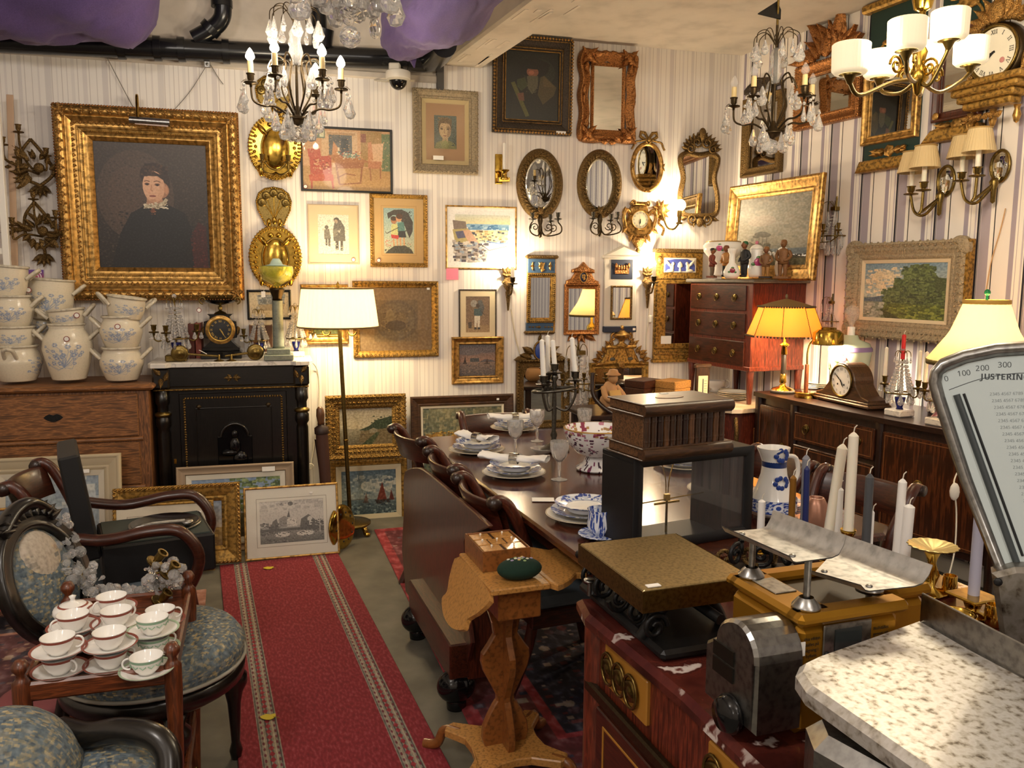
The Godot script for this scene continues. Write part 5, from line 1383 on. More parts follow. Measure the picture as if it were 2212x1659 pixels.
func crystal_sconce(label, tr: Transform3D, s, cups = true):
	var t = T("crystal_sconce", label, "sconce", tr)
	P(t, "bracket", M().tube([V(0, 0.3, 0.005), V(0, -0.1, 0.005)].map(func(p): return p * s), 0.008 * s, 6).box(V(0.012, 0.2, 0.03) * s, V(0.05, 0.03, 0.05) * s), "old_brass")
	for k in 3:
		P(t, "crown_wire", M().tube(curve([V(0, 0.2, 0.02), V((k - 1.4) * 0.03, 0.26, 0.04), V((k - 1.4) * 0.07, 0.24, 0.06), V((k - 1.4) * 0.08, 0.18, 0.06)].map(func(p): return p * s), 4), 0.003 * s, 5), "old_brass")
		hang(t, "crystal_drop", "spear", V((k - 1.4) * 0.08, 0.18, 0.06) * s, 0.12 * s)
	P(t, "ring", M().tube(arc(0, 0, 0.11 * s, 180, 360, 14).map(func(p): return V(p.x, -0.02 * s, -p.y)), 0.006 * s, 6), "old_brass")
	for k in 5:
		var a = PI + PI * (k + 0.5) / 5
		var e = V(cos(a) * 0.11, -0.02, -sin(a) * 0.11) * s
		chain(t, V(0, 0.19, 0.03) * s, e, 0.03 * s, 0.02 * s, 10)
		hang(t, "crystal_drop", "spear", e, 0.11 * s, a)
		hang(t, "crystal_drop", "spear", e * V(0.6, 1, 0.6) - V(0, 0.03, 0) * s, 0.13 * s, a)
	if cups:
		for sx in [-1, 0, 1]:
			P(t, "arm", M().tube(curve([V(0, -0.06, 0.03), V(sx * 0.08, -0.07, 0.13), V(sx * 0.16, -0.03, 0.13), V(sx * 0.165, 0.0, 0.13)].map(func(p): return p * s), 5), 0.005 * s, 6), "old_brass")
			P(t, "candle_socket", cup_mb(0.013 * s), "old_brass", off(sx * 0.165 * s, 0.02 * s, 0.13 * s))
	return t
func shade_mb(r0, r1, h, pleats = 0, depth = 0.02, thick = 0.002) -> Mb:
	var fn = func(an, _y): return 1.0 + (depth * sin(an * pleats) if pleats else 0.0)
	return M().lathe(v2([r0, 0, lerpf(r0, r1, 0.33), h * 0.33, lerpf(r0, r1, 0.66), h * 0.66, r1, h, r1 - thick, h, r0 - thick, 0, r0, 0]), maxi(32, pleats * 4), I0, fn if pleats else null)
func double_sconce(label, x, y, _s):
	var t = T("double_sconce", label, "sconce", Transform3D(WR.basis, on(WR, x, y)), "brass wall lights with pleated cream shades")
	P(t, "mirror_plate", M().ball(V(0.0, 0.06, 0.012), V(0.05, 0.075, 0.008), I0, 20, 8), "mirror")
	P(t, "plate_ring", M().tube(ellipse(0.052, 0.078, 24, 0, 0.06).map(func(p): return V(p.x, p.y, 0.014)) + [V(0.052, 0.06, 0.014)], 0.009, 6), "old_brass")
	P(t, "tail", M().lathe(v2([0, -0.13, 0.012, -0.12, 0.014, -0.06, 0.024, -0.02, 0.012, 0, 0, 0]), 12, off(0, 0, 0.05)), "old_brass")
	for s in [[-0.16, 0.09], [0.02, 0.2]]:
		P(t, "arm", M().tube(curve([V(0, -0.03, 0.05), V(s[0] * 0.35, -0.12, s[1]), V(s[0] * 0.8, -0.1, s[1]), V(s[0], -0.01, s[1])], 6), 0.008, 8), "old_brass")
		P(t, "candle_socket", cup_mb(0.019), "old_brass", off(s[0], 0.0, s[1]))
		P(t, "candle_tube", candle_mb(0.1, 0.013), "wax", off(s[0], 0.04, s[1]))
		P(t, "shade", shade_mb(0.078, 0.052, 0.115, 30, 0.015), "#cdb68a:0.8", off(s[0], 0.115, s[1]))
		P(t, "shade_trim", M().tube(ellipse(0.054, 0.054, 24).map(func(p): return V(p.x, 0, p.y)) + [V(0.054, 0, 0)], 0.004, 5), "#a8864e:0.7", off(s[0], 0.23, s[1]))
func pier_mirror(label, x0, x1, ytop, yg0, yg1, ybot, wide, frame_mt):
	var xm = (x0 + x1) * 0.5
	var t = T("pier_mirror", label, "mirror", Transform3D(WR.basis, on(WR, xm, (yg0 + yg1) * 0.5)), "green panelled pier mirrors")
	var w = lo(t, WR, x1, ytop * 0.5 + ybot * 0.5).x - lo(t, WR, x0, ytop * 0.5 + ybot * 0.5).x
	var yt = lo(t, WR, xm, ytop).y
	var y1 = lo(t, WR, xm, yg0).y
	var y0 = lo(t, WR, xm, yg1).y
	var yb = lo(t, WR, xm, ybot).y
	P(t, "back", M().box(V(0, (yt + yb) / 2, 0.012), V(w - 0.02, yt - yb, 0.024)), "#10302c:0.4")
	P(t, "cornice", M().box(V(0, yt, 0.035), V(w + 0.07, 0.05, 0.07), I0, 0.012), "dull_gold")
	P(t, "frame", M().frame(w, y1 - y0, prof(P_SCOOP, 0.75), off(0, (y1 + y0) / 2, 0.02)), frame_mt)
	P(t, "mirror_glass", M().card(w - 0.1, y1 - y0 - 0.1, off(0, (y1 + y0) / 2, 0.028)), "mirror")
	P(t, "base_moulding", M().prism(v2([-w / 2 - wide, yb - 0.035, w / 2 + wide * 0.6, yb - 0.035, w / 2, yb + 0.03, -w / 2, yb + 0.03]), 0, 0.06, I0, 0.01), "dull_gold")
	var yo = (y0 + yb) / 2 + 0.01
	P(t, "rosette", M().lathe(v2([0.035, 0, 0.03, 0.012, 0.012, 0.008, 0, 0.014]), 18, rx(90, V(0, yo, 0.024)), func(an, _h): return 1.0 + 0.12 * sin(an * 6)), "gold")
	leaves_on(t, [[0.03, yo, 0], [-0.03, yo, 180], [0.07, yo, 12, 0.8], [-0.07, yo, 168, 0.8], [0.07, yo, -12, 0.8], [-0.07, yo, 192, 0.8]], 0.08, 0.05, "gold", 0.026)
	if yt - y1 > 0.2:
		P(t, "rope_arch", M().tube(arc(0, y1, w * 0.42, 0, 180, 20, 0.03), 0.008, 6), "dull_gold")
		P(t, "gilt_figure", M().ball(V(0, y1 + 0.13, 0.03), V(0.035, 0.075, 0.012)).ball(V(0.01, y1 + 0.225, 0.03), V(0.018, 0.022, 0.012)).ball(V(-0.045, y1 + 0.16, 0.03), V(0.05, 0.018, 0.01), rot(Vector3.BACK, 0)).ball(V(0.05, y1 + 0.1, 0.03), V(0.045, 0.02, 0.01)), "gold")
	return [t, w, y0, y1]
func right_wall_things():
	pier_mirror("pier mirror with broad bright gold frame and green base panel, behind the shaded chandelier", 1874, 1993, 6, 150, 306, 352, 0.03, "gold")
	var r = pier_mirror("pier mirror with mahogany frame and gilt corner rosettes over a green base", 2030, 2133, -60, 60, 257, 286, 0.06, "mahogany_y")
	for sx in [-1, 1]:
		for y in [r[2] + 0.03, r[3] - 0.03]:
			P(r[0], "corner_rosette", M().ball(V(sx * (r[1] / 2 - 0.03), y, 0.05), V(0.022, 0.022, 0.01)), "gold")
	var t = picture("crest_gilt_mirror", "wide gold mirror with a tall carved leaf crest, behind the crystal chandelier", "mirror", WR, 1728, 128, 1867, 268, {"frame": "copper_gold", "prof": P_SCOOP, "k": 1.15, "image": "mirror", "beads": [[0.005, 0.05, 0.006, 0.015, "copper_gold"]]})
	for k in 15:
		var a = 12.0 + k * 11.2
		leaves_on(t, [[cos(deg_to_rad(a)) * 0.13, 0.22 + sin(deg_to_rad(a)) * 0.1, a + 20 * sin(k * 5.0), 1.0 + 0.3 * sin(k * 1.5)]], 0.15, 0.075, "copper_gold", 0.03)
	for k in 8:
		leaves_on(t, [[-0.1 + k * 0.028, 0.2 + 0.05 * (1.0 - absf(k - 3.5) / 3.5), 90 + (3.5 - k) * 14, 1.0]], 0.13, 0.06, "copper_gold", 0.045)
	P(t, "crest_boss", M().ball(V(0, 0.28, 0.05), V(0.05, 0.07, 0.03)), "copper_gold")
	t = picture("small_wall_mirror", "narrow dark gilt mirror hanging nearest the corner behind the crystal chandelier", "mirror", WR, 1611, 205, 1695, 378, {"frame": "bronze_gold", "prof": P_SCOOP, "k": 0.95, "image": "mirror_dark"})
	P(t, "crest", M().prism(outl(t, WR, [1612, 206, 1612, 196, 1620, 186, 1630, 178, 1650, 168, 1668, 166, 1680, 172, 1692, 172, 1694, 182]), 0, 0.025, I0, 0.006), "dark_frame")
	t = T("bracket_clock", "gilt wall clock with round white roman dial on a carved gold bracket", "clock", Transform3D(WR.basis, on(WR, 2168, 118)))
	P(t, "case", M().lathe(v2([0.0, 0, 0.15, 0, 0.15, 0.05, 0.12, 0.07, 0.0, 0.07]), 32, rx(90)), "bronze")
	clock_face(t, off(0, 0, 0.076), 0.125, "#efe9d6:0.35", "old_brass", 7.7, 44.0)
	P(t, "price_sticker", M().ball(V(0.055, -0.045, 0.08), V(0.014, 0.014, 0.003)), "#c98a86:0.5")
	for k in 9:
		leaves_on(t, [[-0.0 + (k - 4) * 0.02, 0.15, 90 - (k - 4) * 22, 1.1 - absf(k - 4) * 0.08]], 0.13, 0.07, "carved_gold", 0.05)
	P(t, "crest_boss", M().ball(V(0, 0.2, 0.07), V(0.05, 0.06, 0.03)), "carved_gold")
	for sx in [-1, 1]:
		leaves_on(t, [[sx * 0.12, -0.12, 250 if sx < 0 else 290], [sx * 0.15, -0.02, 270], [sx * 0.13, -0.1, 200 if sx < 0 else -20]], 0.1, 0.05, "carved_gold", 0.04)
	t = T("clock_bracket", "carved gold wall shelf bracket holding the round clock", "shelf", Transform3D(WR.basis, on(WR, 2172, 172)))
	for k in 4:
		P(t, "moulding", M().box(V(0, -0.02 - k * 0.035, 0.09), V(0.42 - k * 0.05, 0.034, 0.18 - k * 0.03), I0, 0.008), "dull_gold")
	for sx in [-1, 0, 1]:
		P(t, "drop_finial", M().lathe(v2([0, -0.09, 0.012, -0.08, 0.02, -0.05, 0.012, -0.02, 0.018, 0, 0, 0]), 12, off(sx * 0.13, -0.15, 0.07)), "gold")
		leaves_on(t, [[sx * 0.1, -0.06, 0, 1.0], [sx * 0.1, -0.06, 180, 1.0], [sx * 0.07, -0.2, 20, 1], [sx * 0.07, -0.2, 160, 1]], 0.05, 0.035, "carved_gold", 0.15 if absf(sx) < 2 else 0)
	double_sconce("brass two-light wall sconce with cream shades, left one over the tree painting", 2046, 415, 1.0)
	double_sconce("brass two-light wall sconce with cream shades at the right edge", 2163, 385, 1.0)
	var cd = T("hanging_cord", "thin tan cord hanging from the right double wall sconce", "cord")
	P(cd, "cord", M().tube(curve([on(WR, 2172, 450, 0.02), on(WR, 2160, 500, 0.01), on(WR, 2140, 570, 0.01), on(WR, 2128, 640, 0.02)], 5), 0.003, 5), "#c9a070:0.6")
	var im = paint(288, 240, [["g", 0, 0, 1, 0.7, "6f8ba0", "b7b8a4"], ["g", 0, 0.62, 1, 1, "7a8476", "55604c"], ["e", 0.25, 0.3, 0.16, 0.18, "cdbfa0"], ["e", 0.33, 0.42, 0.12, 0.12, "d8c4a0"], ["s", 130, 0.04, 0.1, 0.46, 0.6, 0.03, ["d8c8a8", "b8b09c", "93a0a4", "e0ccaa"]], ["p", [0, 0.64, 0.12, 0.62, 0.28, 0.58, 0.3, 0.7, 0, 0.7], "4a5c6c"], ["p", [0.26, 0.7, 0.28, 0.5, 0.4, 0.46, 0.5, 0.3, 0.5, 0.16, 0.6, 0.08, 0.72, 0.03, 0.82, 0.14, 0.9, 0.26, 1, 0.28, 1, 0.76, 0.3, 0.76], "3f4c2c"], ["s", 90, 0.4, 0.3, 0.62, 0.6, 0.05, ["46562e", "34432a", "56663a"]], ["s", 60, 0.5, 0.05, 0.85, 0.3, 0.045, ["46562e", "34432a", "56663a"]], ["s", 60, 0.26, 0.45, 0.5, 0.7, 0.04, ["3a4a28", "4c5c34"]], ["s", 420, 0.28, 0.5, 1, 0.75, 0.026, ["3a4a28", "4c5c34", "2c3820", "5c6c3a"]], ["s", 330, 0.5, 0.12, 0.86, 0.55, 0.026, ["46562e", "56663a", "34432a", "687844"]], ["p", [0.16, 0.78, 0.4, 0.72, 1, 0.74, 1, 1, 0.4, 1, 0.3, 0.88], "4e5c26"], ["s", 190, 0.3, 0.75, 1, 1, 0.03, ["6a7830", "48561f", "3a4620", "7d8838"]], ["p", [0.2, 0.8, 0.36, 0.9, 0.5, 1, 0.3, 1], "2e3a20"], ["s", 60, 0, 0.72, 0.25, 0.98, 0.04, ["8e958a", "777f74", "9fa498"]]], 0.2)
	t = picture("tree_painting", "landscape painting of a leafy tree by a river in pale swept carved frame", "painting", WR, 1836, 522, 2088, 735, {"off": 0.05, "frame": "grey_wood_carved", "prof": P_WIDE, "k": 0.85, "image": printed(im, 0.5), "liner": [0.02, "#cdbfa2:0.8"], "beads": [[0.012, 0.036, 0.017, 0.05, "grey_wood_carved", "leaf"], [0.045, 0.03, 0.008, 0.03, "grey_wood_carved", "leaf"]]})
	var d = q(WR, 1836, 522, 2088, 735, 0.05)
	for s in [[-1, 1], [1, 1], [1, -1], [-1, -1]]:
		P(t, "swept_corner", M().prism(smooth(v2([-0.06, 0.06, 0.02, 0.09, 0.09, 0.065, 0.09, 0.02, 0.03, 0.0, 0.02, -0.05, -0.03, -0.09, -0.075, -0.08, -0.09, -0.02]), 2), 0.0, 0.055, Transform3D(Basis.from_scale(V(-s[0] * 0.55, s[1] * 0.55, 0.8)), V(s[0] * (d[1] / 2 - 0.03), s[1] * (d[2] / 2 - 0.03), 0)), 0.02), "grey_wood_carved")
	P(t, "gilt_side", M().box(V(d[1] / 2 + 0.004, 0, 0.0), V(0.02, d[2], 0.05)), "dull_gold")
	crystal_sconce("crystal wall sconce with brass arms hanging left of the tree painting", Transform3D(WR.basis, on(WR, 1805, 505)), 0.78)
	crystal_sconce("small crystal wall sconce hanging over the brass desk lamp", Transform3D(WR.basis, on(WR, 1797, 690)), 0.55, false)
	crystal_sconce("crystal wall sconce on the long wall between the two standing mirrors", Transform3D(WB.basis, on(WB, 1248, 820)), 1.0)
	im = paint(224, 256, [["g", 0, 0, 1, 0.8, "7c7a70", "8d8774"], ["s", 160, 0, 0, 1, 0.75, 0.06, ["857f70", "777468", "90897a"]], ["e", 0.35, 0.35, 0.2, 0.08, "94887a"], ["g", 0, 0.76, 1, 0.84, "5f6a72", "56626a"], ["p", [0, 0.84, 0.05, 0.72, 0.2, 0.64, 0.34, 0.72, 0.5, 0.76, 0.58, 0.84, 1, 0.88, 1, 1, 0, 1], "3f3a28"], ["s", 190, 0, 0.68, 0.5, 0.95, 0.03, ["4a4530", "353020", "575036"]], ["e", 0.36, 0.54, 0.1, 0.035, "3f3a2c"], ["e", 0.42, 0.56, 0.08, 0.03, "3f3a2c"], ["e", 0.3, 0.57, 0.06, 0.025, "3f3a2c"], ["l", [0.34, 0.56, 0.33, 0.74], 0.01, "4a4030"], ["l", [0.39, 0.56, 0.39, 0.75], 0.01, "4a4030"], ["l", [0.44, 0.57, 0.45, 0.76], 0.01, "4a4030"], ["g", 0.5, 0.9, 1, 1, "5c5636", "4a442a"]], 0.2)
	picture("pine_painting", "evening landscape with tall pines in wide plain gold frame leaning on the tall chest", "painting", WR, 1570, 388, 1768, 606, {"off": 0.24, "lean": -4.0, "frame": "gold", "prof": P_WIDE, "k": 0.85, "image": printed(im, 0.5)})
# ---------------------------------------------------------------- black cabinet, pine chest and what stands on them
func girandole(label, xf: Transform3D, h, candles = [], base = "marble", grp = "") -> Node3D:
	var t = T("crystal_candelabrum", label, "candelabrum", xf, grp)
	P(t, "foot", M().box(V(0, h * 0.05, 0), V(h * 0.3, h * 0.1, h * 0.3), I0, 0.006), base)
	P(t, "stem", M().lathe(v2([0, 0, 0.055, 0, 0.04, 0.03, 0.06, 0.09, 0.075, 0.15, 0.075, 0.18, 0, 0.18]), 14, scl(V(h, h, h), V(0, h * 0.1, 0))), "#141c66:0.1")
	P(t, "rod", M().tube([V(0, h * 0.25, 0), V(0, h * 0.93, 0)], h * 0.012, 6), "old_brass")
	P(t, "ring", M().tube(ellipse(0.17 * h, 0.17 * h, 24).map(func(p): return V(p.x, 0.34 * h, p.y)) + [V(0.17 * h, 0.34 * h, 0)], h * 0.014, 6), "old_brass")
	for k in 8:
		var a = TAU * k / 8.0
		var e = V(cos(a) * 0.17, 0.35, sin(a) * 0.17) * h
		chain(t, V(cos(a) * 0.045, 0.82, sin(a) * 0.045) * h, e, 0.03 * h, h * 0.058, 9)
		hang(t, "crystal_drop", "drop", e - V(0, 0.02, 0) * h, h * 0.16, a)
	for k in 5:
		var a = TAU * k / 5.0 + 0.3
		P(t, "crown_wire", M().tube(curve([V(0, 0.86, 0) * h, V(cos(a) * 0.05, 0.95, sin(a) * 0.05) * h, V(cos(a) * 0.1, 0.93, sin(a) * 0.1) * h, V(cos(a) * 0.11, 0.87, sin(a) * 0.11) * h], 4), h * 0.006, 5), "old_brass")
		hang(t, "crystal_drop", "drop", V(cos(a) * 0.11, 0.87, sin(a) * 0.11) * h, h * 0.1, a)
	hang(t, "crystal_ball", "ball", V(0, 0.97, 0) * h, h * 0.07)
	for c in candles:
		var a = deg_to_rad(c[0])
		var p = V(cos(a) * 0.3, 0.44, -sin(a) * 0.3) * h
		P(t, "arm", M().tube(curve([V(cos(a) * 0.15, 0.34, -sin(a) * 0.15) * h, V(cos(a) * 0.24, 0.3, -sin(a) * 0.24) * h, V(p.x, 0.34 * h, p.z), p - V(0, 0.02, 0) * h], 5), h * 0.012, 6), "old_brass")
		P(t, "candle_socket", cup_mb(h * 0.035), "old_brass", off(p.x, p.y, p.z))
		for s in 3:
			hang(t, "crystal_drop", "drop", p + V(cos(s * 2.1) * 0.06, -0.0, sin(s * 2.1) * 0.06) * h, h * 0.12)
		if c[1]:
			P(t, "candle", candle_mb(h * 0.5, h * 0.028), c[1], off(p.x, p.y + h * 0.05, p.z))
	return t
func pot(label, x0, x1, y0, y1, o, kind = 0, tilt = 0.0, turn = 0.0, dot = []):
	var qq = q(WB, x0, y0, x1, y1, o)
	var w = qq[1]
	var h = qq[2]
	var t = T("stoneware_pot", label, "pot", qq[0] * off(0, -h / 2, 0) * rot(Vector3.BACK, tilt) * yaw(turn), "grey stoneware pots with blue flowers")
	var r = w / 2
	var pr = [[0.7, 0, 0.72, 0.02, 0.86, 0.2, 1.0, 0.5, 0.99, 0.62, 0.86, 0.84, 0.8, 0.9, 0.84, 0.97, 0.88, 1.0], [0.66, 0, 0.68, 0.02, 0.82, 0.22, 1.0, 0.55, 0.94, 0.75, 0.7, 0.9, 0.68, 0.94, 0.74, 1.0], [0.8, 0, 0.86, 0.06, 0.97, 0.4, 1.0, 0.8, 0.98, 0.94, 1.03, 1.0]][kind]
	var v = []
	for k in range(0, pr.size(), 2):
		v.append(Vector2(pr[k] * r, pr[k + 1] * h))
	var inn = []
	for k in range(v.size() - 1, 1, -1):
		inn.append(Vector2(maxf(v[k].x - 0.012, 0.01), v[k].y + (0.0 if k > 2 else 0.02)))
	P(t, "body", M().lathe([Vector2(0, 0)] + v + inn + [Vector2(0, 0.03)], 32).uvy(0.0, h), mats.pot_print)
	P(t, "rim", M().tube(ellipse(v[-1].x - 0.004, v[-1].x - 0.004, 32).map(func(p): return V(p.x, h, p.y)) + [V(v[-1].x - 0.004, h, 0)], 0.008, 6), "stoneware")
	for s in [-1, 1]:
		var yy = 0.78 if kind != 2 else 0.75
		var rr = r * (0.9 if kind == 0 else (0.85 if kind == 1 else 0.98))
		P(t, "handle", M().tube(curve([V(s * rr, h * yy - 0.02, -0.03), V(s * (rr + 0.05), h * yy + 0.03, -0.02), V(s * (rr + 0.05), h * yy + 0.03, 0.02), V(s * rr, h * yy - 0.02, 0.03)], 5), 0.011, 8), "stoneware")
	if dot:
		sticker(t, V(dot[0] * w, dot[1] * h, r * dot[2]), 0.016)
func book(label, xf: Transform3D, s: Vector3, mt, grp = ""):
	var t = T("book", label, "book", xf, grp)
	P(t, "cover", M().box(V(-s.x / 2 + 0.002, s.y / 2, 0), V(0.004, s.y, s.z), I0, 0.001).box(V(s.x / 2 - 0.002, s.y / 2, 0), V(0.004, s.y, s.z), I0, 0.001).box(V(0, s.y / 2, s.z / 2), V(s.x, s.y, 0.006), I0, 0.002), mt)
	P(t, "pages", M().box(V(0, s.y / 2, -0.004), V(s.x - 0.008, s.y - 0.008, s.z - 0.01)), "#d8cbb0:0.9")
func cabinet_black():
	var t = T("ebonised_cabinet", "black ebonised cabinet with gilt mounts, fluted corner columns and white marble top", "cabinet", WB * off(-0.85, 0, 0.0))
	var W = 0.84
	var D = 0.36
	P(t, "body", M().box(V(0, 0.5, D / 2 + 0.02), V(W, 0.98, D), I0, 0.004), "ebony_y")
	P(t, "marble_top", M().prism(smooth(v2([-0.47, 0.0, -0.47, -0.40, -0.45, -0.45, -0.37, -0.455, -0.34, -0.42, 0.34, -0.42, 0.37, -0.455, 0.45, -0.45, 0.47, -0.40, 0.47, 0.0]), 1), 1.09, 1.118, rx(-90), 0.006), "marble")
	P(t, "frieze", M().box(V(0, 1.03, D / 2 + 0.03), V(W + 0.02, 0.12, D + 0.04), I0, 0.006), "ebony")
	for y in [0.955, 1.085]:
		P(t, "gilt_line", M().box(V(0, y, D / 2 + 0.036), V(W + 0.05, 0.008, D + 0.05), I0, 0.003), "old_gold" if y < 1.0 else "ebony")
	for s in [-1, 1]:
		P(t, "corner_block", M().box(V(s * 0.4, 1.025, D + 0.03), V(0.095, 0.125, 0.09), I0, 0.012), "ebony")
		P(t, "column", M().lathe(v2([0, 0.02, 0.045, 0.02, 0.045, 0.06, 0.03, 0.1, 0.036, 0.12, 0.036, 0.7, 0.03, 0.72, 0.042, 0.74, 0.042, 0.78, 0.03, 0.8, 0.03, 0.86, 0.04, 0.88, 0.04, 0.95, 0, 0.95]), 24, off(s * 0.4, 0, D + 0.03), func(an, y): return 1.0 + (0.05 * signf(sin(an * 12)) if y > 0.13 and y < 0.69 else 0.0)), "ebony_y")
		P(t, "column_collar", M().lathe(v2([0.03, 0.79, 0.046, 0.80, 0.046, 0.815, 0.03, 0.825]), 20, off(s * 0.4, 0, D + 0.03)), "old_brass")
		leaves_on(t, [[s * 0.4, 1.045, 90 - s * 40], [s * 0.4 - s * 0.02, 1.01, 90 + s * 20], [s * 0.4, 1.03, 270]], 0.06, 0.03, "bronze_gold", D + 0.078)
		P(t, "door_boss", M().ball(V(s * 0.2, 0.845, D + 0.03), V(0.016, 0.016, 0.01)), "bronze")
	leaves_on(t, [[0, 1.02, 0], [0, 1.02, 180], [0.01, 1.02, 50, 0.6], [-0.01, 1.02, 130, 0.6], [0.01, 1.02, -50, 0.6], [-0.01, 1.02, 230, 0.6]], 0.05, 0.03, "bronze_gold", D + 0.052)
	var dr = P(t, "door", M().box(V(0, 0.5, D + 0.022), V(0.62, 0.86, 0.02), I0, 0.004), "ebony_y")
	P(dr, "gilt_beading", row_on(bead(0.007), 0.56, 0.8, 0.0, 0.0, 0.015), "old_gold", off(0, 0.5, D + 0.034)).set_meta("kind", "stuff")
	P(dr, "inner_panel", M().frame(0.44, 0.68, v2([0, 0, 0.0, 0.004, 0.003, 0.006, 0.006, 0.004, 0.006, 0]), off(0, 0.5, D + 0.032)), "ebony")
	P(dr, "niche", M().prism(v2([-0.1, 0.1, 0.1, 0.1, 0.1, 0.66, 0.075, 0.66]) + ellipse(0.075, 0.085, 24, 0, 0.66).slice(1, 12) + v2([-0.075, 0.66, -0.1, 0.66]), D + 0.03, D + 0.042, I0, 0.004), "black_gloss")
	P(dr, "niche_arch", M().tube(arc(0, 0.66, 0.078, 0, 180, 18, D + 0.045), 0.009, 6), "ebony")
	P(dr, "relief_figure", M().ball(V(0.0, 0.675, D + 0.045), V(0.022, 0.026, 0.016)).ball(V(0.0, 0.6, D + 0.044), V(0.035, 0.055, 0.02)).ball(V(-0.03, 0.56, D + 0.05), V(0.05, 0.02, 0.016)).ball(V(0.03, 0.52, D + 0.044), V(0.045, 0.05, 0.02)).ball(V(0, 0.42, D + 0.044), V(0.06, 0.07, 0.02)), "black_gloss")
	P(dr, "lock_plate", M().box(V(-0.345, 0.52, D + 0.022), V(0.014, 0.03, 0.006)), "brass")
	P(t, "plinth", M().box(V(0, 0.04, D / 2 + 0.03), V(W + 0.06, 0.08, D + 0.06), I0, 0.006), "ebony")
	var C = WB * off(-0.85, 1.118, 0.0)
	girandole("tall crystal candelabrum on the marble top left of the black clock", C * off(-0.32, 0, 0.3), 0.4, [[190, ""], [250, ""], [10, ""]], "old_brass")
	girandole("crystal candelabrum directly left of the green marble oil lamp", C * off(0.155, 0, 0.18), 0.32, [[200, ""]], "marble", "pair of crystal candelabra by the oil lamp")
	girandole("crystal candelabrum directly right of the green marble oil lamp", C * off(0.38, 0, 0.15), 0.34, [[-10, ""]], "marble", "pair of crystal candelabra by the oil lamp")
	book("red leather bound book behind the tall crystal candelabrum, left of the clock", C * off(-0.205, 0, 0.1), V(0.035, 0.22, 0.15), "#7c3626:0.6", "books on the marble top")
	book("darker red book standing left of another behind the tall candelabrum", C * off(-0.245, 0, 0.1), V(0.035, 0.215, 0.15), "#5c2a20:0.6", "books on the marble top")
	book("brown leather book behind the crystal candelabrum left of the oil lamp", C * off(0.12, 0, 0.07), V(0.05, 0.2, 0.15), "#6b4426:0.6", "books on the marble top")
	book("dark brown book just behind the green marble column", C * off(0.21, 0, 0.07), V(0.05, 0.2, 0.15), "#4a2e1c:0.6", "books on the marble top")
	t = T("mantel_clock", "black marble mantel clock with gilt roman dial and a small dish on top", "clock", C * off(-0.07, 0, 0.17))
	for b in [[0.0, 0.045, 0.24, 0.15], [0.045, 0.025, 0.22, 0.14]]:
		P(t, "plinth", M().box(V(0, b[0] + b[1] / 2, 0), V(b[2], b[1], b[3]), I0, 0.004), "black_gloss")
	P(t, "foot", M().prism(v2([-0.1, 0.07, 0.1, 0.07, 0.06, 0.11, -0.06, 0.11]), -0.06, 0.06), "black_gloss")
	P(t, "case", M().prism(v2([-0.06, 0.1, 0.06, 0.1, 0.06, 0.125, 0.095, 0.13, 0.095, 0.23, 0.06, 0.24, 0.06, 0.265, 0.075, 0.275, -0.075, 0.275, -0.06, 0.265, -0.06, 0.24, -0.095, 0.23, -0.095, 0.13, -0.06, 0.125]), -0.06, 0.06, I0, 0.004), "black_gloss")
	clock_face(t, off(0, 0.18, 0.064), 0.065, "#121112:0.4", "#c09a4a:0.3:0.8", 4.9, 25.0, true, "#d8b35c:0.4:0.6")
	P(t, "gilt_ring", M().lathe(v2([0.07, 0.0, 0.088, 0.0, 0.088, 0.006, 0.07, 0.008]), 32, rx(90, V(0, 0.18, 0.06))), "gold")
	for s in [-1, 1]:
		leaves_on(t, [[s * 0.1, 0.2, 270], [s * 0.102, 0.18, 250]], 0.05, 0.03, "bronze_gold", 0.03)
	P(t, "neck", M().lathe(v2([0.04, 0.275, 0.03, 0.285, 0.008, 0.295, 0.014, 0.31, 0.006, 0.33, 0, 0.33]), 16), "old_brass")
	P(t, "tazza", M().lathe(v2([0, 0.328, 0.03, 0.33, 0.08, 0.345, 0.1, 0.362, 0.095, 0.362, 0.06, 0.35, 0, 0.345]), 28), "black_gloss")
	for s in [-1, 1]:
		P(t, "tazza_handle", M().tube(scroll(s * 0.1, 0.36, 0.024, 270, 1.1, s), 0.005, 6), "old_brass")
	sticker(t, V(-0.12, 0.3, 0.05), 0.014)
	t = T("oil_lamp", "oil lamp with amber glass font on a green marble column", "lamp", C * off(0.272, 0, 0.34))
	for b in [[0.0, 0.035, 0.175], [0.035, 0.035, 0.14]]:
		P(t, "base_step", M().box(V(0, b[0] + b[1] / 2, 0), V(b[2], b[1], b[2]), I0, 0.004), "green_marble")
	P(t, "column", M().lathe(v2([0, 0.07, 0.036, 0.07, 0.033, 0.09, 0.031, 0.35, 0.034, 0.36, 0.034, 0.36, 0, 0.365]), 24), "green_marble")
	P(t, "capital", M().lathe(v2([0, 0.36, 0.03, 0.362, 0.028, 0.38, 0.045, 0.425, 0.045, 0.435, 0.02, 0.44, 0, 0.44]), 16, I0, func(an, _y): return 1.0 + 0.12 * sin(an * 8)), "bronze")
	P(t, "font", M().lathe(v2([0, 0.44, 0.02, 0.445, 0.03, 0.46, 0.085, 0.49, 0.1, 0.53, 0.1, 0.565, 0.092, 0.57, 0.092, 0.57, 0.09, 0.535, 0.07, 0.5, 0.0, 0.47]), 28), "amber_glass")
	P(t, "collar", M().lathe(v2([0, 0.565, 0.095, 0.567, 0.04, 0.58, 0.03, 0.6, 0.02, 0.615, 0, 0.615]), 18), "#bcd6c8:0.2")
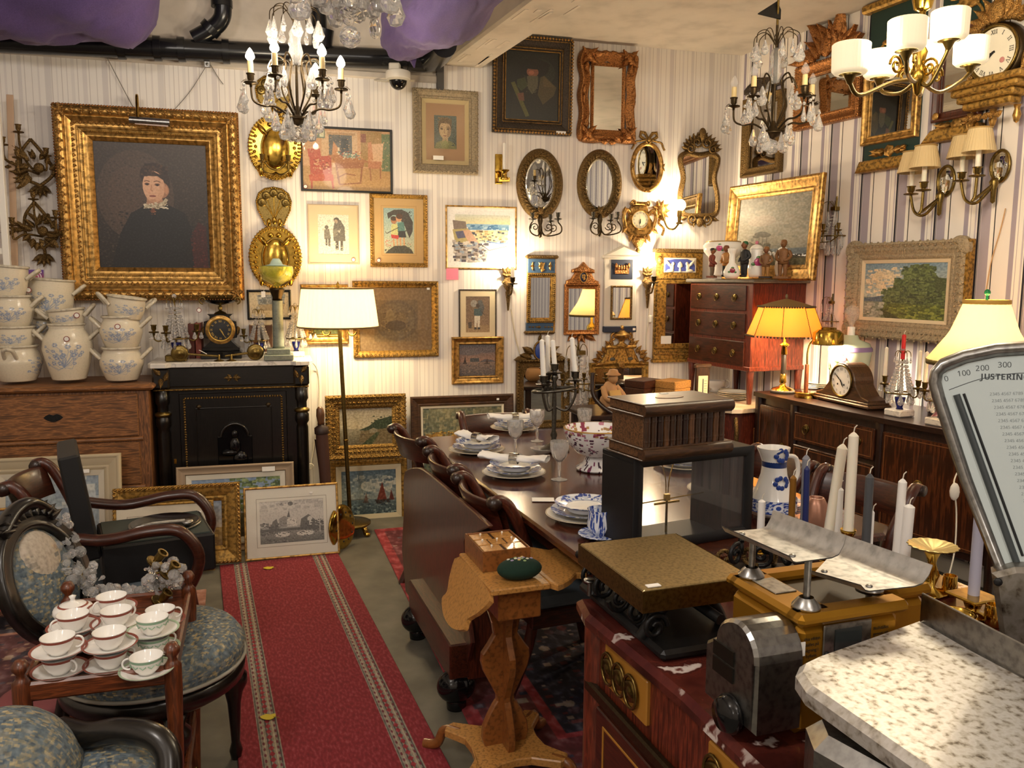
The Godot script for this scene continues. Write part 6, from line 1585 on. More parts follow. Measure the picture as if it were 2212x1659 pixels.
	P(t, "price_tag", M().box(V(-0.08, 0.4, 0.05), V(0.024, 0.035, 0.002)).tube([V(-0.08, 0.415, 0.05), V(-0.06, 0.45, 0.05)], 0.001, 4), "paper")
	t = T("brass_balance", "brass letter balance with round weights lying along the marble top", "balance", C * off(-0.06, 0.0, 0.37))
	for s in [-1, 1]:
		P(t, "weight_disc", M().lathe(v2([0, -0.012, 0.045, -0.012, 0.05, 0.0, 0.045, 0.012, 0.035, 0.008, 0.02, 0.014, 0.008, 0.02, 0, 0.02]), 24, Transform3D(Basis(Vector3.RIGHT, PI / 2), V(s * 0.215 - 0.02, 0.05, 0))), "old_brass")
		P(t, "stand", M().lathe(v2([0, 0, 0.03, 0, 0.03, 0.004, 0.008, 0.012, 0.006, 0.04, 0, 0.04]), 14, off(s * 0.035 + 0.02, 0, 0.01)), "old_brass")
		P(t, "beam", M().tube([V(s * 0.21 - 0.02, 0.05, 0), V(s * 0.02, 0.03, 0.01)], 0.007, 8), "old_brass")
	P(t, "price_tag", M().box(V(-0.1, 0.012, 0.05), V(0.05, 0.002, 0.02), rot(Vector3.BACK, -30, V(-0.02, 0.0, 0))), "paper")
func left_furniture():
	cabinet_black()
	var C = WB * off(-0.85, 1.118, 0.0)
	var t = T("pine_chest", "honey coloured pine chest of drawers with dark iron keyhole plates", "chest of drawers", WB * off(-1.93, 0, 0.02))
	P(t, "body", M().box(V(0, 0.485, 0.235), V(1.24, 0.97, 0.47), I0, 0.004), "pine_y")
	P(t, "top", M().box(V(0, 0.99, 0.245), V(1.31, 0.032, 0.52), I0, 0.012), "pine")
	for k in 3:
		var d = P(t, "drawer", M().box(V(-0.0, 0.83 - k * 0.285, 0.474), V(1.12, 0.25, 0.016), I0, 0.005), "pine")
		P(d, "keyhole_plate", M().prism(smooth(v2([-0.05, 0, -0.02, 0.02, 0, 0.012, 0.02, 0.02, 0.05, 0, 0.02, -0.02, 0, -0.025, -0.02, -0.02]), 2), 0.482, 0.486, off(0.12, 0.83 - k * 0.285, 0), 0.001), "iron")
		P(t, "half_round_rail", M().tube([V(-0.6, 0.688 - k * 0.285, 0.472), V(0.58, 0.688 - k * 0.285, 0.472)], 0.014, 8), "pine")
	var im = paint(512, 256, [["g", 0, 0, 1, 1, "e9dfc9", "e2d6bd"]], 0.05)
	for k in 26:
		var cx = 0.75 + rng.randf_range(-0.13, 0.13)
		var cy = rng.randf_range(0.34, 0.72)
		var rr = rng.randf_range(0.006, 0.014)
		var l = [["l", [0.75, 0.75, lerpf(0.75, cx, 0.5) + 0.02, cy + 0.1, cx, cy], 0.0035, "8f9db8"]]
		for j in 6:
			l.append(["e", cx + cos(j * 1.05) * rr * 1.1, cy + sin(j * 1.05) * rr * 2.2, rr * 0.62, rr * 1.2, "a3b0c8" if j % 2 else "8492b2"])
		l.append(["e", cx, cy, rr * 0.5, rr, "dfd6c4"])
		for o in l:
			im.blend_rect(stamp(o), Rect2i(0, 0, 512, 256), Vector2i.ZERO)
	mats.pot_print = printed(im, 0.16)
	pot("low stoneware pot with a loop handle facing out, bottom left of the pots", -18, 92, 747, 822, 0.3, 0, 0, 90)
	pot("squat stoneware pot stacked second from the bottom at the left edge", -12, 76, 706, 752, 0.3, 2)
	pot("stoneware pot stacked third from the bottom at the left edge", -18, 74, 640, 708, 0.3, 0)
	pot("stoneware pot topmost of the stack at the left edge", -30, 57, 575, 642, 0.3, 2, -5)
	pot("wide stoneware pot with a side handle, standing behind the left stack", 58, 157, 604, 690, 0.14, 2, -4, 0, [-0.38, 0.72, 0.95])
	pot("stoneware pot half hidden behind the tall jar, under the wide pot", 66, 130, 676, 730, 0.13, 0)
	pot("tall bulbous stoneware jar with two handles in the middle of the pots", 91, 202, 700, 819, 0.32, 1, 0, 0, [0.1, 0.76, 1.02])
	pot("shallow stoneware bowl sitting in the mouth of the tall jar", 107, 186, 669, 702, 0.32, 2, 5, 0, [0.36, 0.6, 0.85])
	pot("stoneware pot at the bottom of the right stack, beside the black cabinet", 215, 311, 751, 820, 0.34, 0)
	pot("stoneware pot in the middle of the right stack with a round price sticker", 215, 309, 684, 752, 0.34, 0, 0, 0, [0.0, 0.72, 0.97])
	pot("tilted stoneware pot on top of the right stack", 226, 310, 642, 688, 0.34, 2, -8, 25)
	var im2 = paint(192, 160, [["g", 0, 0, 1, 1, "96a4ae", "a8b0b0"], ["s", 220, 0, 0, 1, 1, 0.07, ["b4bcc0", "8a98a6", "c2c6c2", "9aa8b0"]], ["p", [0, 0.4, 0.2, 0.1, 0.3, 0.3, 0.1, 0.7], "7d8c98"], ["s", 60, 0.3, 0.5, 0.9, 0.9, 0.05, ["c8ccc8", "a09a90"]]], 0.2)
	leaning("pale_landscape", "large hazy blue picture in broad whitewashed frame leaning on the pine chest", WB * off(-2.1, 0, 0.72), -40, 265, 985, 1262, 10, {"frame": "#b8aa8e:0.7", "prof": P_WIDE, "k": 0.75, "image": printed(im2, 0.6), "tag": [0.22, 0.37, 0.075, 0.02], "liner": [0.03, "#c8c0ae:0.8"]})
	im2 = paint(128, 128, [["g", 0, 0, 1, 1, "5a6470", "2a3444"], ["e", 0.2, 0.8, 0.3, 0.4, "26406a"], ["e", 0.1, 0.95, 0.16, 0.3, "a08a5c"], ["s", 80, 0, 0, 1, 0.5, 0.08, ["6a7480", "4c5664"]]], 0.2)
	leaning("blue_portrait", "dark blue picture in thin gold frame on the floor at the left edge", WB * off(-2.1, 0, 0.95), -140, 118, 1098, 1275, 8, {"frame": "gold", "k": 0.7, "image": printed(im2, 0.3), "glass": true})
	im2 = paint(160, 128, [["g", 0, 0, 1, 0.6, "7d94b4", "b4bcc0"], ["g", 0, 0.6, 1, 1, "6a6a4a", "4c4430"], ["s", 200, 0.45, 0.0, 1, 0.6, 0.035, ["5c7040", "4a5c34", "748650", "90a068"]], ["l", [0.8, 0.3, 0.82, 0.9], 0.02, "5a4a38"]], 0.2)
	leaning("orchard_painting", "tree landscape in pale limed frame leaning on the black cabinet", WB * off(-0.85, 0, 0.56), 383, 637, 1003, 1190, 10, {"frame": "#a58f76:0.7", "prof": P_SCOOP, "k": 0.75, "image": printed(im2, 0.5), "liner": [0.03, "#ddd6c6:0.8"], "tag": [0.28, 0.43, 0.075, 0.028]})
	im2 = paint(160, 128, [["g", 0, 0, 1, 0.6, "8a9ab0", "b8a890"], ["g", 0, 0.6, 1, 1, "a8843c", "7a5a28"], ["s", 80, 0, 0.6, 1, 1, 0.04, ["b8944c", "8a6a30"]]], 0.2)
	leaning("field_painting", "field landscape in wide gold frame with twisted rope edge leaning behind the mahogany armchair", WB * off(-1.2, 0, 0.82), 246, 520, 1048, 1224, 12, {"frame": "dull_gold", "prof": P_WIDE, "k": 0.85, "image": printed(im2, 0.5), "beads": [[0.008, 0.04, 0.008, 0.022, "gold", "rope"]]})
	im2 = paint(160, 128, [["g", 0, 0, 1, 1, "c8b8a4", "d0c4b0"], ["s", 200, 0.05, 0.4, 0.95, 0.95, 0.03, ["a8998a", "8c8072", "b8aa9a", "786c60"]], ["l", [0.1, 0.3, 0.3, 0.25, 0.5, 0.3], 0.01, "7a6e62"]], 0.2)
	leaning("old_print", "old brown print in wide cream mount and thin gold frame leaning behind the gramophone", WB * off(-1.25, 0, 0.93), 247, 463, 1086, 1240, 12, {"frame": "dull_gold", "k": 0.7, "image": printed(im2, 0.5), "mount": [0.07, "#d8cfba:0.9"], "line": "#8a7c66:0.8", "glass": true, "tag": [0.36, 0.34, 0.016, 0.012], "tagz": 0.01})
	im2 = paint(288, 192, [["g", 0, 0, 1, 0.6, "d5d0c6", "c6c0b6"], ["g", 0, 0.6, 1, 1, "a8a49c", "5a5852"], ["s", 40, 0, 0.02, 1, 0.25, 0.05, ["b5b0a8", "c0bbb2"]], ["e", 0.48, 0.08, 0.04, 0.05, "5f5c58"], ["s", 10, 0.32, 0.06, 0.64, 0.12, 0.014, ["77736d"]], ["p", [0.3, 0.62, 0.3, 0.42, 0.38, 0.36, 0.44, 0.42, 0.44, 0.62], "8f8b84"], ["p", [0.42, 0.4, 0.455, 0.24, 0.47, 0.4], "55524d"], ["p", [0.42, 0.62, 0.42, 0.44, 0.56, 0.42, 0.58, 0.62], "e0dbd0"], ["s", 50, 0.32, 0.44, 0.58, 0.6, 0.01, ["4a4843", "6a6761"]], ["p", [0.62, 0.66, 0.64, 0.46, 0.76, 0.36, 0.86, 0.5, 0.86, 0.66], "5c5953"], ["p", [0.74, 0.62, 0.74, 0.44, 0.78, 0.4, 0.82, 0.44, 0.82, 0.62], "cfcabf"], ["p", [0.16, 0.66, 0.2, 0.48, 0.26, 0.42, 0.3, 0.66], "605d57"], ["s", 130, 0, 0.52, 0.3, 0.78, 0.02, ["3f3d39", "55524c", "6c6962"]], ["s", 130, 0.7, 0.5, 1, 0.78, 0.02, ["3f3d39", "55524c", "4a4843"]], ["r", 0, 0.66, 1, 0.72, "4c4a45"], ["e", 0.34, 0.8, 0.12, 0.06, "d8d3c8"], ["e", 0.7, 0.8, 0.14, 0.06, "d8d3c8"], ["s", 120, 0.02, 0.74, 0.98, 0.98, 0.014, ["2e2c29", "45433e", "8a867e"]], ["r", 0.93, 0.4, 0.945, 0.8, "b8b3a9"]], 0.15)
	leaning("town_engraving", "black and white town engraving in gold frame standing on the red runner", Transform3D(by(deg_to_rad(1.0)) * WB.basis, hp(630, 1205, 0)), 527, 732, 1048, 1204, 13, {"frame": "gold", "k": 0.7, "image": printed(im2, 0.5), "mount": [0.075, "#e0dcce:0.9"], "line": "#9a907c:0.8", "glass": true, "tag": [0.21, 0.38, 0.018, 0.012], "tagz": 0.012})
func stamp(o) -> Image:
	var im := Image.create(512, 256, false, Image.FORMAT_RGBA8)
	if o[0] == "e":
		var pts := PackedVector2Array()
		for k in 14:
			pts.append(Vector2((o[1] + cos(TAU * k / 14) * o[3]) * 512, (o[2] + sin(TAU * k / 14) * o[4]) * 256))
		scan(im, pts, Color(hx(o[5]), 0.75))
	else:
		for k in range(0, o[1].size() - 2, 2):
			var a = Vector2(o[1][k] * 512, o[1][k + 1] * 256)
			var b = Vector2(o[1][k + 2] * 512, o[1][k + 3] * 256)
			var nv = (b - a).normalized().orthogonal() * o[2] * 256
			scan(im, PackedVector2Array([a - nv, a + nv, b + nv, b - nv]), Color(hx(o[3]), 0.7))
	return im
func leaning(nm, label, foot: Transform3D, x0, x1, y0, y1, tilt, o):
	return picture(nm, label, "painting" if not nm.ends_with("print") and not nm.ends_with("engraving") else "print", Transform3D(foot.basis * Basis(Vector3.RIGHT, deg_to_rad(-tilt)), foot.origin), x0, y0, x1, y1, o)
# ---------------------------------------------------------------- rugs, floor pictures, the floor lamp, chairs and tea trolley
func rug(nm, label, a: Vector3, b: Vector3, w, im: Image, cat = "rug"):
	var d = (b - a) * V(1, 0, 1)
	var L = d.length()
	d = d.normalized()
	var x = V(-d.z, 0, d.x)
	var mb = M().box(V(w / 2, 0.004, -L / 2), V(w, 0.008, L), I0, 0.003)
	for k in mb.v.size():
		mb.uv[k] = Vector2(mb.v[k].x / w, -mb.v[k].z / L)
	var s = printed(im, 0.95)
	bump(s, tx.knit, 0.05)
	s.heightmap_enabled = false
	return one(nm, label, cat, mb, s, Transform3D(Basis(x, Vector3.UP, -d), V(a.x, 0.0, a.z)))
func persian(W, H, bg, pal: Array, border) -> Image:
	var ops = [["r", 0, 0, 1, 1, border], ["r", 0.03, 0.02, 0.97, 0.98, pal[0]], ["s", 500, 0.03, 0.02, 0.97, 0.98, 0.012, pal], ["r", 0.14, 0.1, 0.86, 0.9, border], ["r", 0.16, 0.11, 0.84, 0.89, bg], ["s", 1400, 0.16, 0.11, 0.84, 0.89, 0.009, pal]]
	for k in 60:
		var x = rng.randf_range(0.2, 0.8)
		var y = rng.randf_range(0.14, 0.86)
		for j in 5:
			ops.append(["e", x + cos(j * 1.26) * 0.02, y + sin(j * 1.26) * 0.015, 0.012, 0.009, pal[j % pal.size()]])
	return paint(W, H, ops, 0.3)
func pleated_lamp_shade(t, r0, r1, h, y, col, k, lean = 0.0):
	var s = mk("lit_shade_" + str(mats.size()), col, 0.8)
	s.backlight_enabled = true
	s.backlight = Color.html(col)
	return P(t, "shade", shade_mb(r0, r1, h, k, 0.012, 0.0015), s, off(0, y, 0) * rot(Vector3.BACK, lean))
func sabre_chair(label, xf: Transform3D, grp = "", arms = false) -> Node3D:
	var t = T("dining_chair" if not arms else "armchair", label, "chair", xf, grp)
	var w = 0.2
	for s in [-1, 1]:
		P(t, "back_post", M().tube(curve([V(s * 0.165, 0.0, -0.33), V(s * 0.165, 0.25, -0.22), V(s * 0.17, 0.45, -0.19), V(s * 0.18, 0.66, -0.22), V(s * w, 0.82, -0.29), V(s * w, 0.87, -0.335), V(s * w, 0.865, -0.37)], 5), 0.022, 8), "mahogany_y")
		P(t, "scroll_top", M().lathe(v2([0, -0.024, 0.022, -0.024, 0.026, 0.0, 0.022, 0.024, 0, 0.024]), 14, rot(Vector3.BACK, 90, V(s * w, 0.862, -0.362))), "dark_wood")
		P(t, "front_leg", M().tube(curve([V(s * 0.2, 0.4, 0.18), V(s * 0.2, 0.2, 0.21), V(s * 0.2, 0.0, 0.25)], 5), [0.026, 0.026, 0.025, 0.025, 0.024, 0.023, 0.022, 0.021, 0.02, 0.019, 0.018], 8), "mahogany_y")
		P(t, "seat_rail", M().box(V(s * 0.205, 0.4, -0.01), V(0.03, 0.07, 0.42), I0, 0.004), "mahogany_z")
		if arms:
			P(t, "arm", M().tube(curve([V(s * 0.225, 0.7, -0.23), V(s * 0.25, 0.665, -0.05), V(s * 0.26, 0.69, 0.12), V(s * 0.26, 0.68, 0.23), V(s * 0.25, 0.58, 0.29), V(s * 0.235, 0.46, 0.25), V(s * 0.23, 0.4, 0.18)], 6), 0.027, 10, I0, 0.8), "mahogany_z")
	P(t, "seat_rail", M().box(V(0, 0.4, 0.195), V(0.42, 0.07, 0.03), I0, 0.004).box(V(0, 0.4, -0.2), V(0.38, 0.06, 0.03)), "mahogany")
	P(t, "seat", M().box(V(0, 0.445, 0.0), V(0.42, 0.06, 0.4), I0, 0.025), "#59636a:0.9")
	var g = []
	for e in [[0.745, 0.0], [0.745, 0.012], [0.8, 0.014], [0.855, 0.012], [0.865, 0.0], [0.855, -0.014], [0.8, -0.012], [0.745, -0.012], [0.745, 0.0]]:
		var row := PackedVector3Array()
		for j in 13:
			var u = j / 6.0 - 1.0
			row.append(V(u * w * 0.97, e[0], -0.3 - (e[0] - 0.72) * 0.3 + e[1] - 0.05 * (1.0 - u * u)))
		g.append(row)
	P(t, "top_rail", M().grid(g), "mahogany")
	P(t, "cross_rail", M().tube(curve([V(-0.2, 0.6, -0.215), V(0, 0.6, -0.245), V(0.2, 0.6, -0.215)], 5), 0.014, 8), "mahogany")
	return t
func teacup(label, p: Vector3, turn, green, grp):
	var band = "#8f4a3c:0.4" if not green else "#8fb096:0.4"
	var t = T("teacup", label, "teacup", Transform3D(by(deg_to_rad(turn)), p), grp)
	P(t, "bowl", M().lathe(v2([0, 0.004, 0.02, 0, 0.021, 0.005, 0.029, 0.012, 0.036, 0.026, 0.0415, 0.046, 0.04, 0.0465, 0.034, 0.028, 0.02, 0.008, 0, 0.007]), 28), "china")
	P(t, "rim_band", M().lathe(v2([0.0392, 0.0385, 0.0412, 0.0456, 0.0414, 0.0456, 0.0396, 0.0385]), 28), band)
	P(t, "handle", M().tube(arc(0.044, 0.027, 0.014, 110, -110, 10), 0.0028, 6), "china")
	if green:
		for k in 12:
			P(t, "garland", M().tube([V(-0.008, 0.002, 0), V(0, -0.004, 0.001), V(0.008, 0.002, 0)], 0.0014, 4), band, Transform3D(by(TAU * k / 12.0), V(sin(TAU * k / 12.0) * 0.0375, 0.03, cos(TAU * k / 12.0) * 0.0375)))
func saucer(label, p: Vector3, green, grp):
	var t = T("saucer", label, "saucer", at0(p), grp)
	P(t, "dish", M().lathe(v2([0, 0.004, 0.03, 0.0, 0.034, 0.004, 0.052, 0.012, 0.067, 0.018, 0.067, 0.0195, 0.05, 0.0145, 0.03, 0.0065, 0, 0.006]), 32), "china")
	P(t, "rim_band", M().lathe(v2([0.061, 0.0175, 0.0675, 0.0196, 0.0672, 0.0202, 0.061, 0.0183]), 32), "#8f4a3c:0.4" if not green else "#a8bda0:0.4")
func floor_things():
	var ops = [["r", 0, 0, 1, 1, "7e2029"], ["s", 2500, 0, 0, 1, 1, 0.004, ["762029", "8a2a32", "7a1c26", "84242c"]]]
	for b in [0.115, 0.775]:
		ops.append(["r", b, 0, b + 0.11, 1, "8a8072"])
		for k in 6:
			ops.append(["r", b + 0.004 + k * 0.018, 0, b + 0.012 + k * 0.018, 1, ["5e5a54", "a2947e", "4c4844"][k % 3]])
		for k in 90:
			var y = k / 90.0
			ops.append(["p", [b + 0.055, y, b + 0.07, y + 0.0055, b + 0.055, y + 0.011, b + 0.04, y + 0.0055], "8c2630"])
			ops.append(["e", b + 0.02, y + 0.005, 0.006, 0.003, "6a3038"])
			ops.append(["e", b + 0.09, y + 0.005, 0.006, 0.003, "6a3038"])
	var a = hp(475, 1230, 0)
	var b = hp(515, 1659, 0)
	var d = (b - a).normalized()
	var run = paint(512, 1024, ops, 0.2)
	rug("runner", "long red runner carpet with two grey zigzag stripes down the aisle", b + d * 1.3, a - d * 0.05, 0.66, run)
	rug("floral_rug", "pink and navy patterned rug under the black chair and tea trolley", b + d * 1.3 - V(1.75, 0, -0.55), a - V(1.62, 0, -0.62) + d * 0.25, 1.66, persian(256, 320, "59343a", ["2c2734", "8c6a60", "6e4a46", "a08876", "3c3444"], "9a6a5a"))
	rug("side_runner", "short piece of red striped runner on the floor at the far left", hp(-200, 1400, 0), hp(-150, 1262, 0), 0.8, run)
	rug("table_rug", "dark red and navy oriental rug under the dining table", hp(1000, 1659, 0) + V(0.15, 0, 0.2), hp(808, 1146, 0), 2.0, persian(384, 384, "1f1c2c", ["5a2228", "26243a", "8a7a70", "3c2430", "4a4450"], "8a2a30"))
	for k in [[580, 1227, "fallen yellow leaf on the far end of the red runner", 0.02], [579, 1549, "fallen yellow leaf on the near left stripe of the red runner", 0.02]]:
		var t = T("fallen_leaf", k[2], "leaf", at0(hp(k[0], k[1], 0.012)))
		P(t, "blade", M().prism(smooth(v2([-0.03, 0, -0.012, 0.02, 0.004, 0.016, 0.02, 0.024, 0.026, 0.0, 0.012, -0.02, -0.012, -0.016]), 2), 0, 0.0015, rx(-90)), "#c9b428:0.7")
		P(t, "stalk", M().tube([V(0.02, 0.002, 0), V(0.045, 0.004, 0.01)], 0.0012, 4), "#a08a2a:0.7")
	var im = paint(192, 160, [["g", 0, 0, 1, 0.55, "8a8272", "b0a488"], ["g", 0, 0.55, 1, 1, "8f8872", "5c5440"], ["p", [0.36, 0.6, 0.55, 0.5, 0.7, 0.34, 1, 0.24, 1, 0.66], "2f3a28"], ["s", 60, 0.6, 0.24, 1, 0.5, 0.02, ["25301f", "3c4a30", "1f281a"]], ["p", [0.4, 0.62, 1, 0.56, 1, 1, 0.6, 1, 0.36, 0.9], "6a5c40"], ["p", [0.55, 0.6, 0.64, 0.54, 0.72, 0.6, 0.72, 0.68, 0.56, 0.68], "7c7460"], ["p", [0.4, 1, 0.7, 0.66, 0.76, 0.68, 0.6, 1], "3a4228"], ["e", 0.45, 0.72, 0.03, 0.01, "3a3428"]], 0.2)
	picture("lake_painting", "old lake landscape in heavy carved gold frame standing on another picture by the floor lamp", "painting", WB, 703, 852, 876, 989, {"off": 0.1, "frame": "old_gold", "prof": P_WIDE, "k": 0.78, "image": printed(im, 0.4), "beads": [[0.012, 0.036, 0.014, 0.03, "old_gold", "leaf"], [0.05, 0.024, 0.013, 0.03, "old_gold", "leaf"]]})
	im = paint(192, 144, [["g", 0, 0, 1, 0.7, "4f6470", "8a9490"], ["g", 0, 0.66, 1, 1, "5c6c70", "384a50"], ["e", 0.65, 0.36, 0.3, 0.16, "a8aca4"], ["e", 0.85, 0.3, 0.2, 0.14, "b4b6ac"], ["s", 90, 0, 0.1, 1, 0.6, 0.05, ["7c8a8c", "98a09a", "5f7078"]], ["l", [0, 0.66, 0.5, 0.64], 0.01, "5c5448"], ["p", [0.64, 0.68, 0.74, 0.28, 0.82, 0.68], "6a3024"], ["p", [0.86, 0.7, 0.9, 0.46, 0.96, 0.7], "5c2c24"], ["p", [0.6, 0.68, 0.9, 0.68, 0.86, 0.77, 0.64, 0.77], "2e2622"], ["p", [0.4, 0.7, 0.45, 0.5, 0.48, 0.7], "6a5448"], ["e", 0.44, 0.72, 0.06, 0.02, "3c342e"], ["s", 110, 0, 0.72, 1, 1, 0.03, ["6a7c80", "445860", "8a9894", "30424a"]]], 0.2)
	picture("ships_painting", "sea picture with red sailed boats, cream liner and brown gold frame standing on the floor", "painting", WB, 713, 993, 880, 1134, {"off": 0.1, "lean": -3.0, "frame": "dull_gold", "prof": P_GOLD, "k": 0.9, "image": printed(im, 0.4), "liner": [0.035, "#c8bda0:0.8"]})
	im = paint(256, 192, [["g", 0, 0, 1, 1, "6c6a50", "4c5444"], ["s", 260, 0, 0, 1, 1, 0.04, ["7a7658", "5c6048", "86805e", "4f5644"]], ["e", 0.18, 0.52, 0.14, 0.2, "8a6424"], ["e", 0.46, 0.5, 0.14, 0.2, "96702c"], ["e", 0.8, 0.42, 0.16, 0.22, "8a6a2c"], ["s", 330, 0.05, 0.32, 0.6, 0.72, 0.018, ["a8802c", "7c581e", "c09a40", "5f4818"]], ["s", 160, 0.64, 0.22, 0.96, 0.62, 0.018, ["a8802c", "7c581e", "b89440"]], ["s", 150, 0, 0.66, 1, 1, 0.03, ["2f3c34", "3c4c3c", "50604a", "6a8a80"]]], 0.2)
	picture("flower_painting", "oil painting of yellow chrysanthemums in flat brown frame behind the end chair", "painting", WB, 889, 855, 1111, 1066, {"off": 0.1, "lean": -4.0, "frame": "walnut", "prof": P_WIDE, "k": 0.6, "image": printed(im, 0.6), "liner": [0.014, "#d8cfb8:0.7"], "tag": [0.34, 0.45, 0.018, 0.014]})
	var lp = hp(757, 1152, 0.0)
	var t = T("floor_lamp", "brass floor lamp with wide pleated cream shade, lit", "lamp", at0(lp))
	P(t, "base", M().lathe(v2([0, 0.055, 0.115, 0.055, 0.13, 0.065, 0.13, 0.075, 0.1, 0.085, 0.04, 0.09, 0.02, 0.1, 0, 0.1]), 32), "old_brass")
	for k in 4:
		var an = TAU * k / 4.0 + 0.5
		P(t, "claw_foot", M().tube(curve([V(cos(an) * 0.1, 0.06, sin(an) * 0.1), V(cos(an) * 0.12, 0.04, sin(an) * 0.12), V(cos(an) * 0.125, 0.012, sin(an) * 0.125)], 4), 0.016, 8).ball(V(cos(an) * 0.135, 0.014, sin(an) * 0.135), V(0.022, 0.014, 0.022)), "brass")
	P(t, "pole", M().tube([V(0, 0.09, 0), V(-0.045, 1.36, 0)], 0.013, 12), "old_brass")
	P(t, "pole_ring", M().lathe(v2([0.013, 0, 0.018, 0.006, 0.013, 0.012]), 12, off(-0.018, 0.6, 0)), "brass")
	for s in [-1, 1]:
		P(t, "hook", M().tube(arc(s * 0.08 - 0.045, 1.29, 0.026, 180, 360, 8), 0.005, 6), "polished_brass")
		P(t, "bulb", M().ball(V(s * 0.1 - 0.045, 1.42, 0), 0.03), "bulb_lit")
		lamp("floor_lamp_light", lp + V(s * 0.1 - 0.045, 1.42, 0), 0.36, Color(1, 0.9, 0.7), 0.03)
	var sh = pleated_lamp_shade(t, 0.245, 0.215, 0.235, 1.32, "fbf0d8", 44)
	sh.position.x = -0.05
	for y in [0.0, 0.235]:
		var r = 0.247 if y == 0.0 else 0.218
		P(t, "shade_trim", M().tube(ellipse(r, r, 40).map(func(p): return V(p.x, 0, p.y)) + [V(r, 0, 0)], 0.005, 6), "#6a5230:0.7", off(-0.05, 1.32 + y, 0))
	P(t, "finial", M().lathe(v2([0, 1.54, 0.022, 1.545, 0.008, 1.56, 0.01, 1.58, 0, 1.6]), 12, off(-0.048, 0, 0)), "brass")
	P(t, "shade_spider", M().tube([V(-0.26, 1.545, 0), V(0.165, 1.545, 0)], 0.003, 5).tube([V(-0.048, 1.36, 0), V(-0.048, 1.55, 0)], 0.005, 6), "brass")
	t = T("warming_pan", "pierced brass warming pan lid standing on edge by the floor lamp", "pan", Transform3D(by(deg_to_rad(68)) * Basis(Vector3.RIGHT, deg_to_rad(-6)), hp(742, 1185, 0.0) + V(0, 0.135, 0)))
	P(t, "disc", M().lathe(v2([0, 0.014, 0.05, 0.016, 0.11, 0.01, 0.13, 0.0, 0.135, -0.01, 0.125, -0.008, 0, 0.004]), 32, rx(90)), "polished_brass")
	for k in 10:
		P(t, "hole", M().ball(V(cos(k * 0.628) * 0.085, sin(k * 0.628) * 0.085, 0.012), V(0.007, 0.007, 0.004)), "black")
	t = T("wooden_syringe", "old leather covered cylinder with turned wooden handle leaning beside the black cabinet", "tool", Transform3D(bz(deg_to_rad(3.0)), at(704, 1052, 5.05)))
	P(t, "barrel", M().lathe(v2([0, 0, 0.03, 0, 0.034, 0.01, 0.037, 0.34, 0.04, 0.36, 0, 0.36]), 20), "#4a2c20:0.6")
	P(t, "collar", M().lathe(v2([0.038, 0.335, 0.043, 0.34, 0.043, 0.375, 0.02, 0.39, 0.02, 0.4, 0, 0.4]), 20), "#2e1c14:0.5")
	P(t, "handle", M().lathe(v2([0, 0.39, 0.022, 0.395, 0.02, 0.41, 0.026, 0.45, 0.022, 0.49, 0.01, 0.505, 0, 0.506]), 16), "oak_y")
	P(t, "stick", M().tube([V(0.0, -0.3, -0.03), V(-0.04, 0.3, -0.03)], 0.016, 8), "dark_wood_y")
	t = T("wall_cable", "thin white cable looping down the wall beside the black cabinet", "cable")
	P(t, "cable", M().tube(curve([on(WB, 652, 770, 0.2), on(WB, 682, 792, 0.03), on(WB, 690, 840, 0.01), on(WB, 684, 920, 0.02), on(WB, 672, 1000, 0.05)], 6), 0.0035, 6), "#ded6c0:0.6")
	P(t, "coil", M().tube(scroll(0, 0, 0.02, 0, 3, 1, 0, 40), 0.004, 6, Transform3D(WB.basis, on(WB, 670, 1008, 0.2))), "#ded6c0:0.6")
	var np = hp(32, 1062, 0.85)
	var fp = hp(96, 1012, 0.85)
	var side = ((np - fp) * V(1, 0, 1)).normalized()
	var fw = side.cross(Vector3.UP) * -1.0
	if fw.x < 0.0: fw = -fw
	var cx = (np + fp) * 0.5 * V(1, 0, 1) + fw * 0.33
	var CF = Transform3D(Basis(Vector3.UP.cross(fw), Vector3.UP, fw), cx)
	sabre_chair("mahogany open armchair with scrolled top rail, holding the black gramophone", CF, "", true)
	t = T("gramophone", "black portable gramophone with open lid and a record on its turntable", "gramophone", CF * off(0, 0.478, 0.1) * yaw(14))
	P(t, "case", M().box(V(0, 0.075, 0), V(0.36, 0.15, 0.4), I0, 0.008), "black")
	P(t, "deck", M().box(V(0, 0.152, 0), V(0.33, 0.006, 0.37)), "#39423e:0.5")
	P(t, "turntable", M().lathe(v2([0, 0.155, 0.13, 0.155, 0.135, 0.16, 0.135, 0.168, 0, 0.168]), 36, off(0, 0, 0.04)), "steel")
	P(t, "record", M().lathe(v2([0, 0.168, 0.127, 0.168, 0.127, 0.172, 0.127, 0.172, 0, 0.172]), 40, off(0, 0, 0.04)), "black_gloss")
	P(t, "lid", M().box(V(0, 0.19, -0.035), V(0.36, 0.4, 0.07), rx(-8, V(0, 0.12, -0.2)), 0.008), "black")
	P(t, "tone_arm", M().tube(curve([V(-0.13, 0.17, -0.12), V(-0.13, 0.2, -0.05), V(-0.1, 0.19, 0.1)], 5), 0.01, 8).ball(V(-0.1, 0.185, 0.11), V(0.025, 0.012, 0.025)), "steel")
	P(t, "edge_corner", M().box(V(0.17, 0.075, 0.19), V(0.03, 0.03, 0.03), I0, 0.004), "steel")
	im = paint(128, 128, [["r", 0, 0, 1, 1, "5d6a72"], ["s", 420, 0, 0, 1, 1, 0.035, ["a8966c", "8c8468", "b0a27c", "4a5a68", "3c4854"]]], 0.25)
	mats.floral = tri(printed(im, 0.9), mats.values()[0].albedo_texture if false else ImageTexture.create_from_image(im), 4.5)
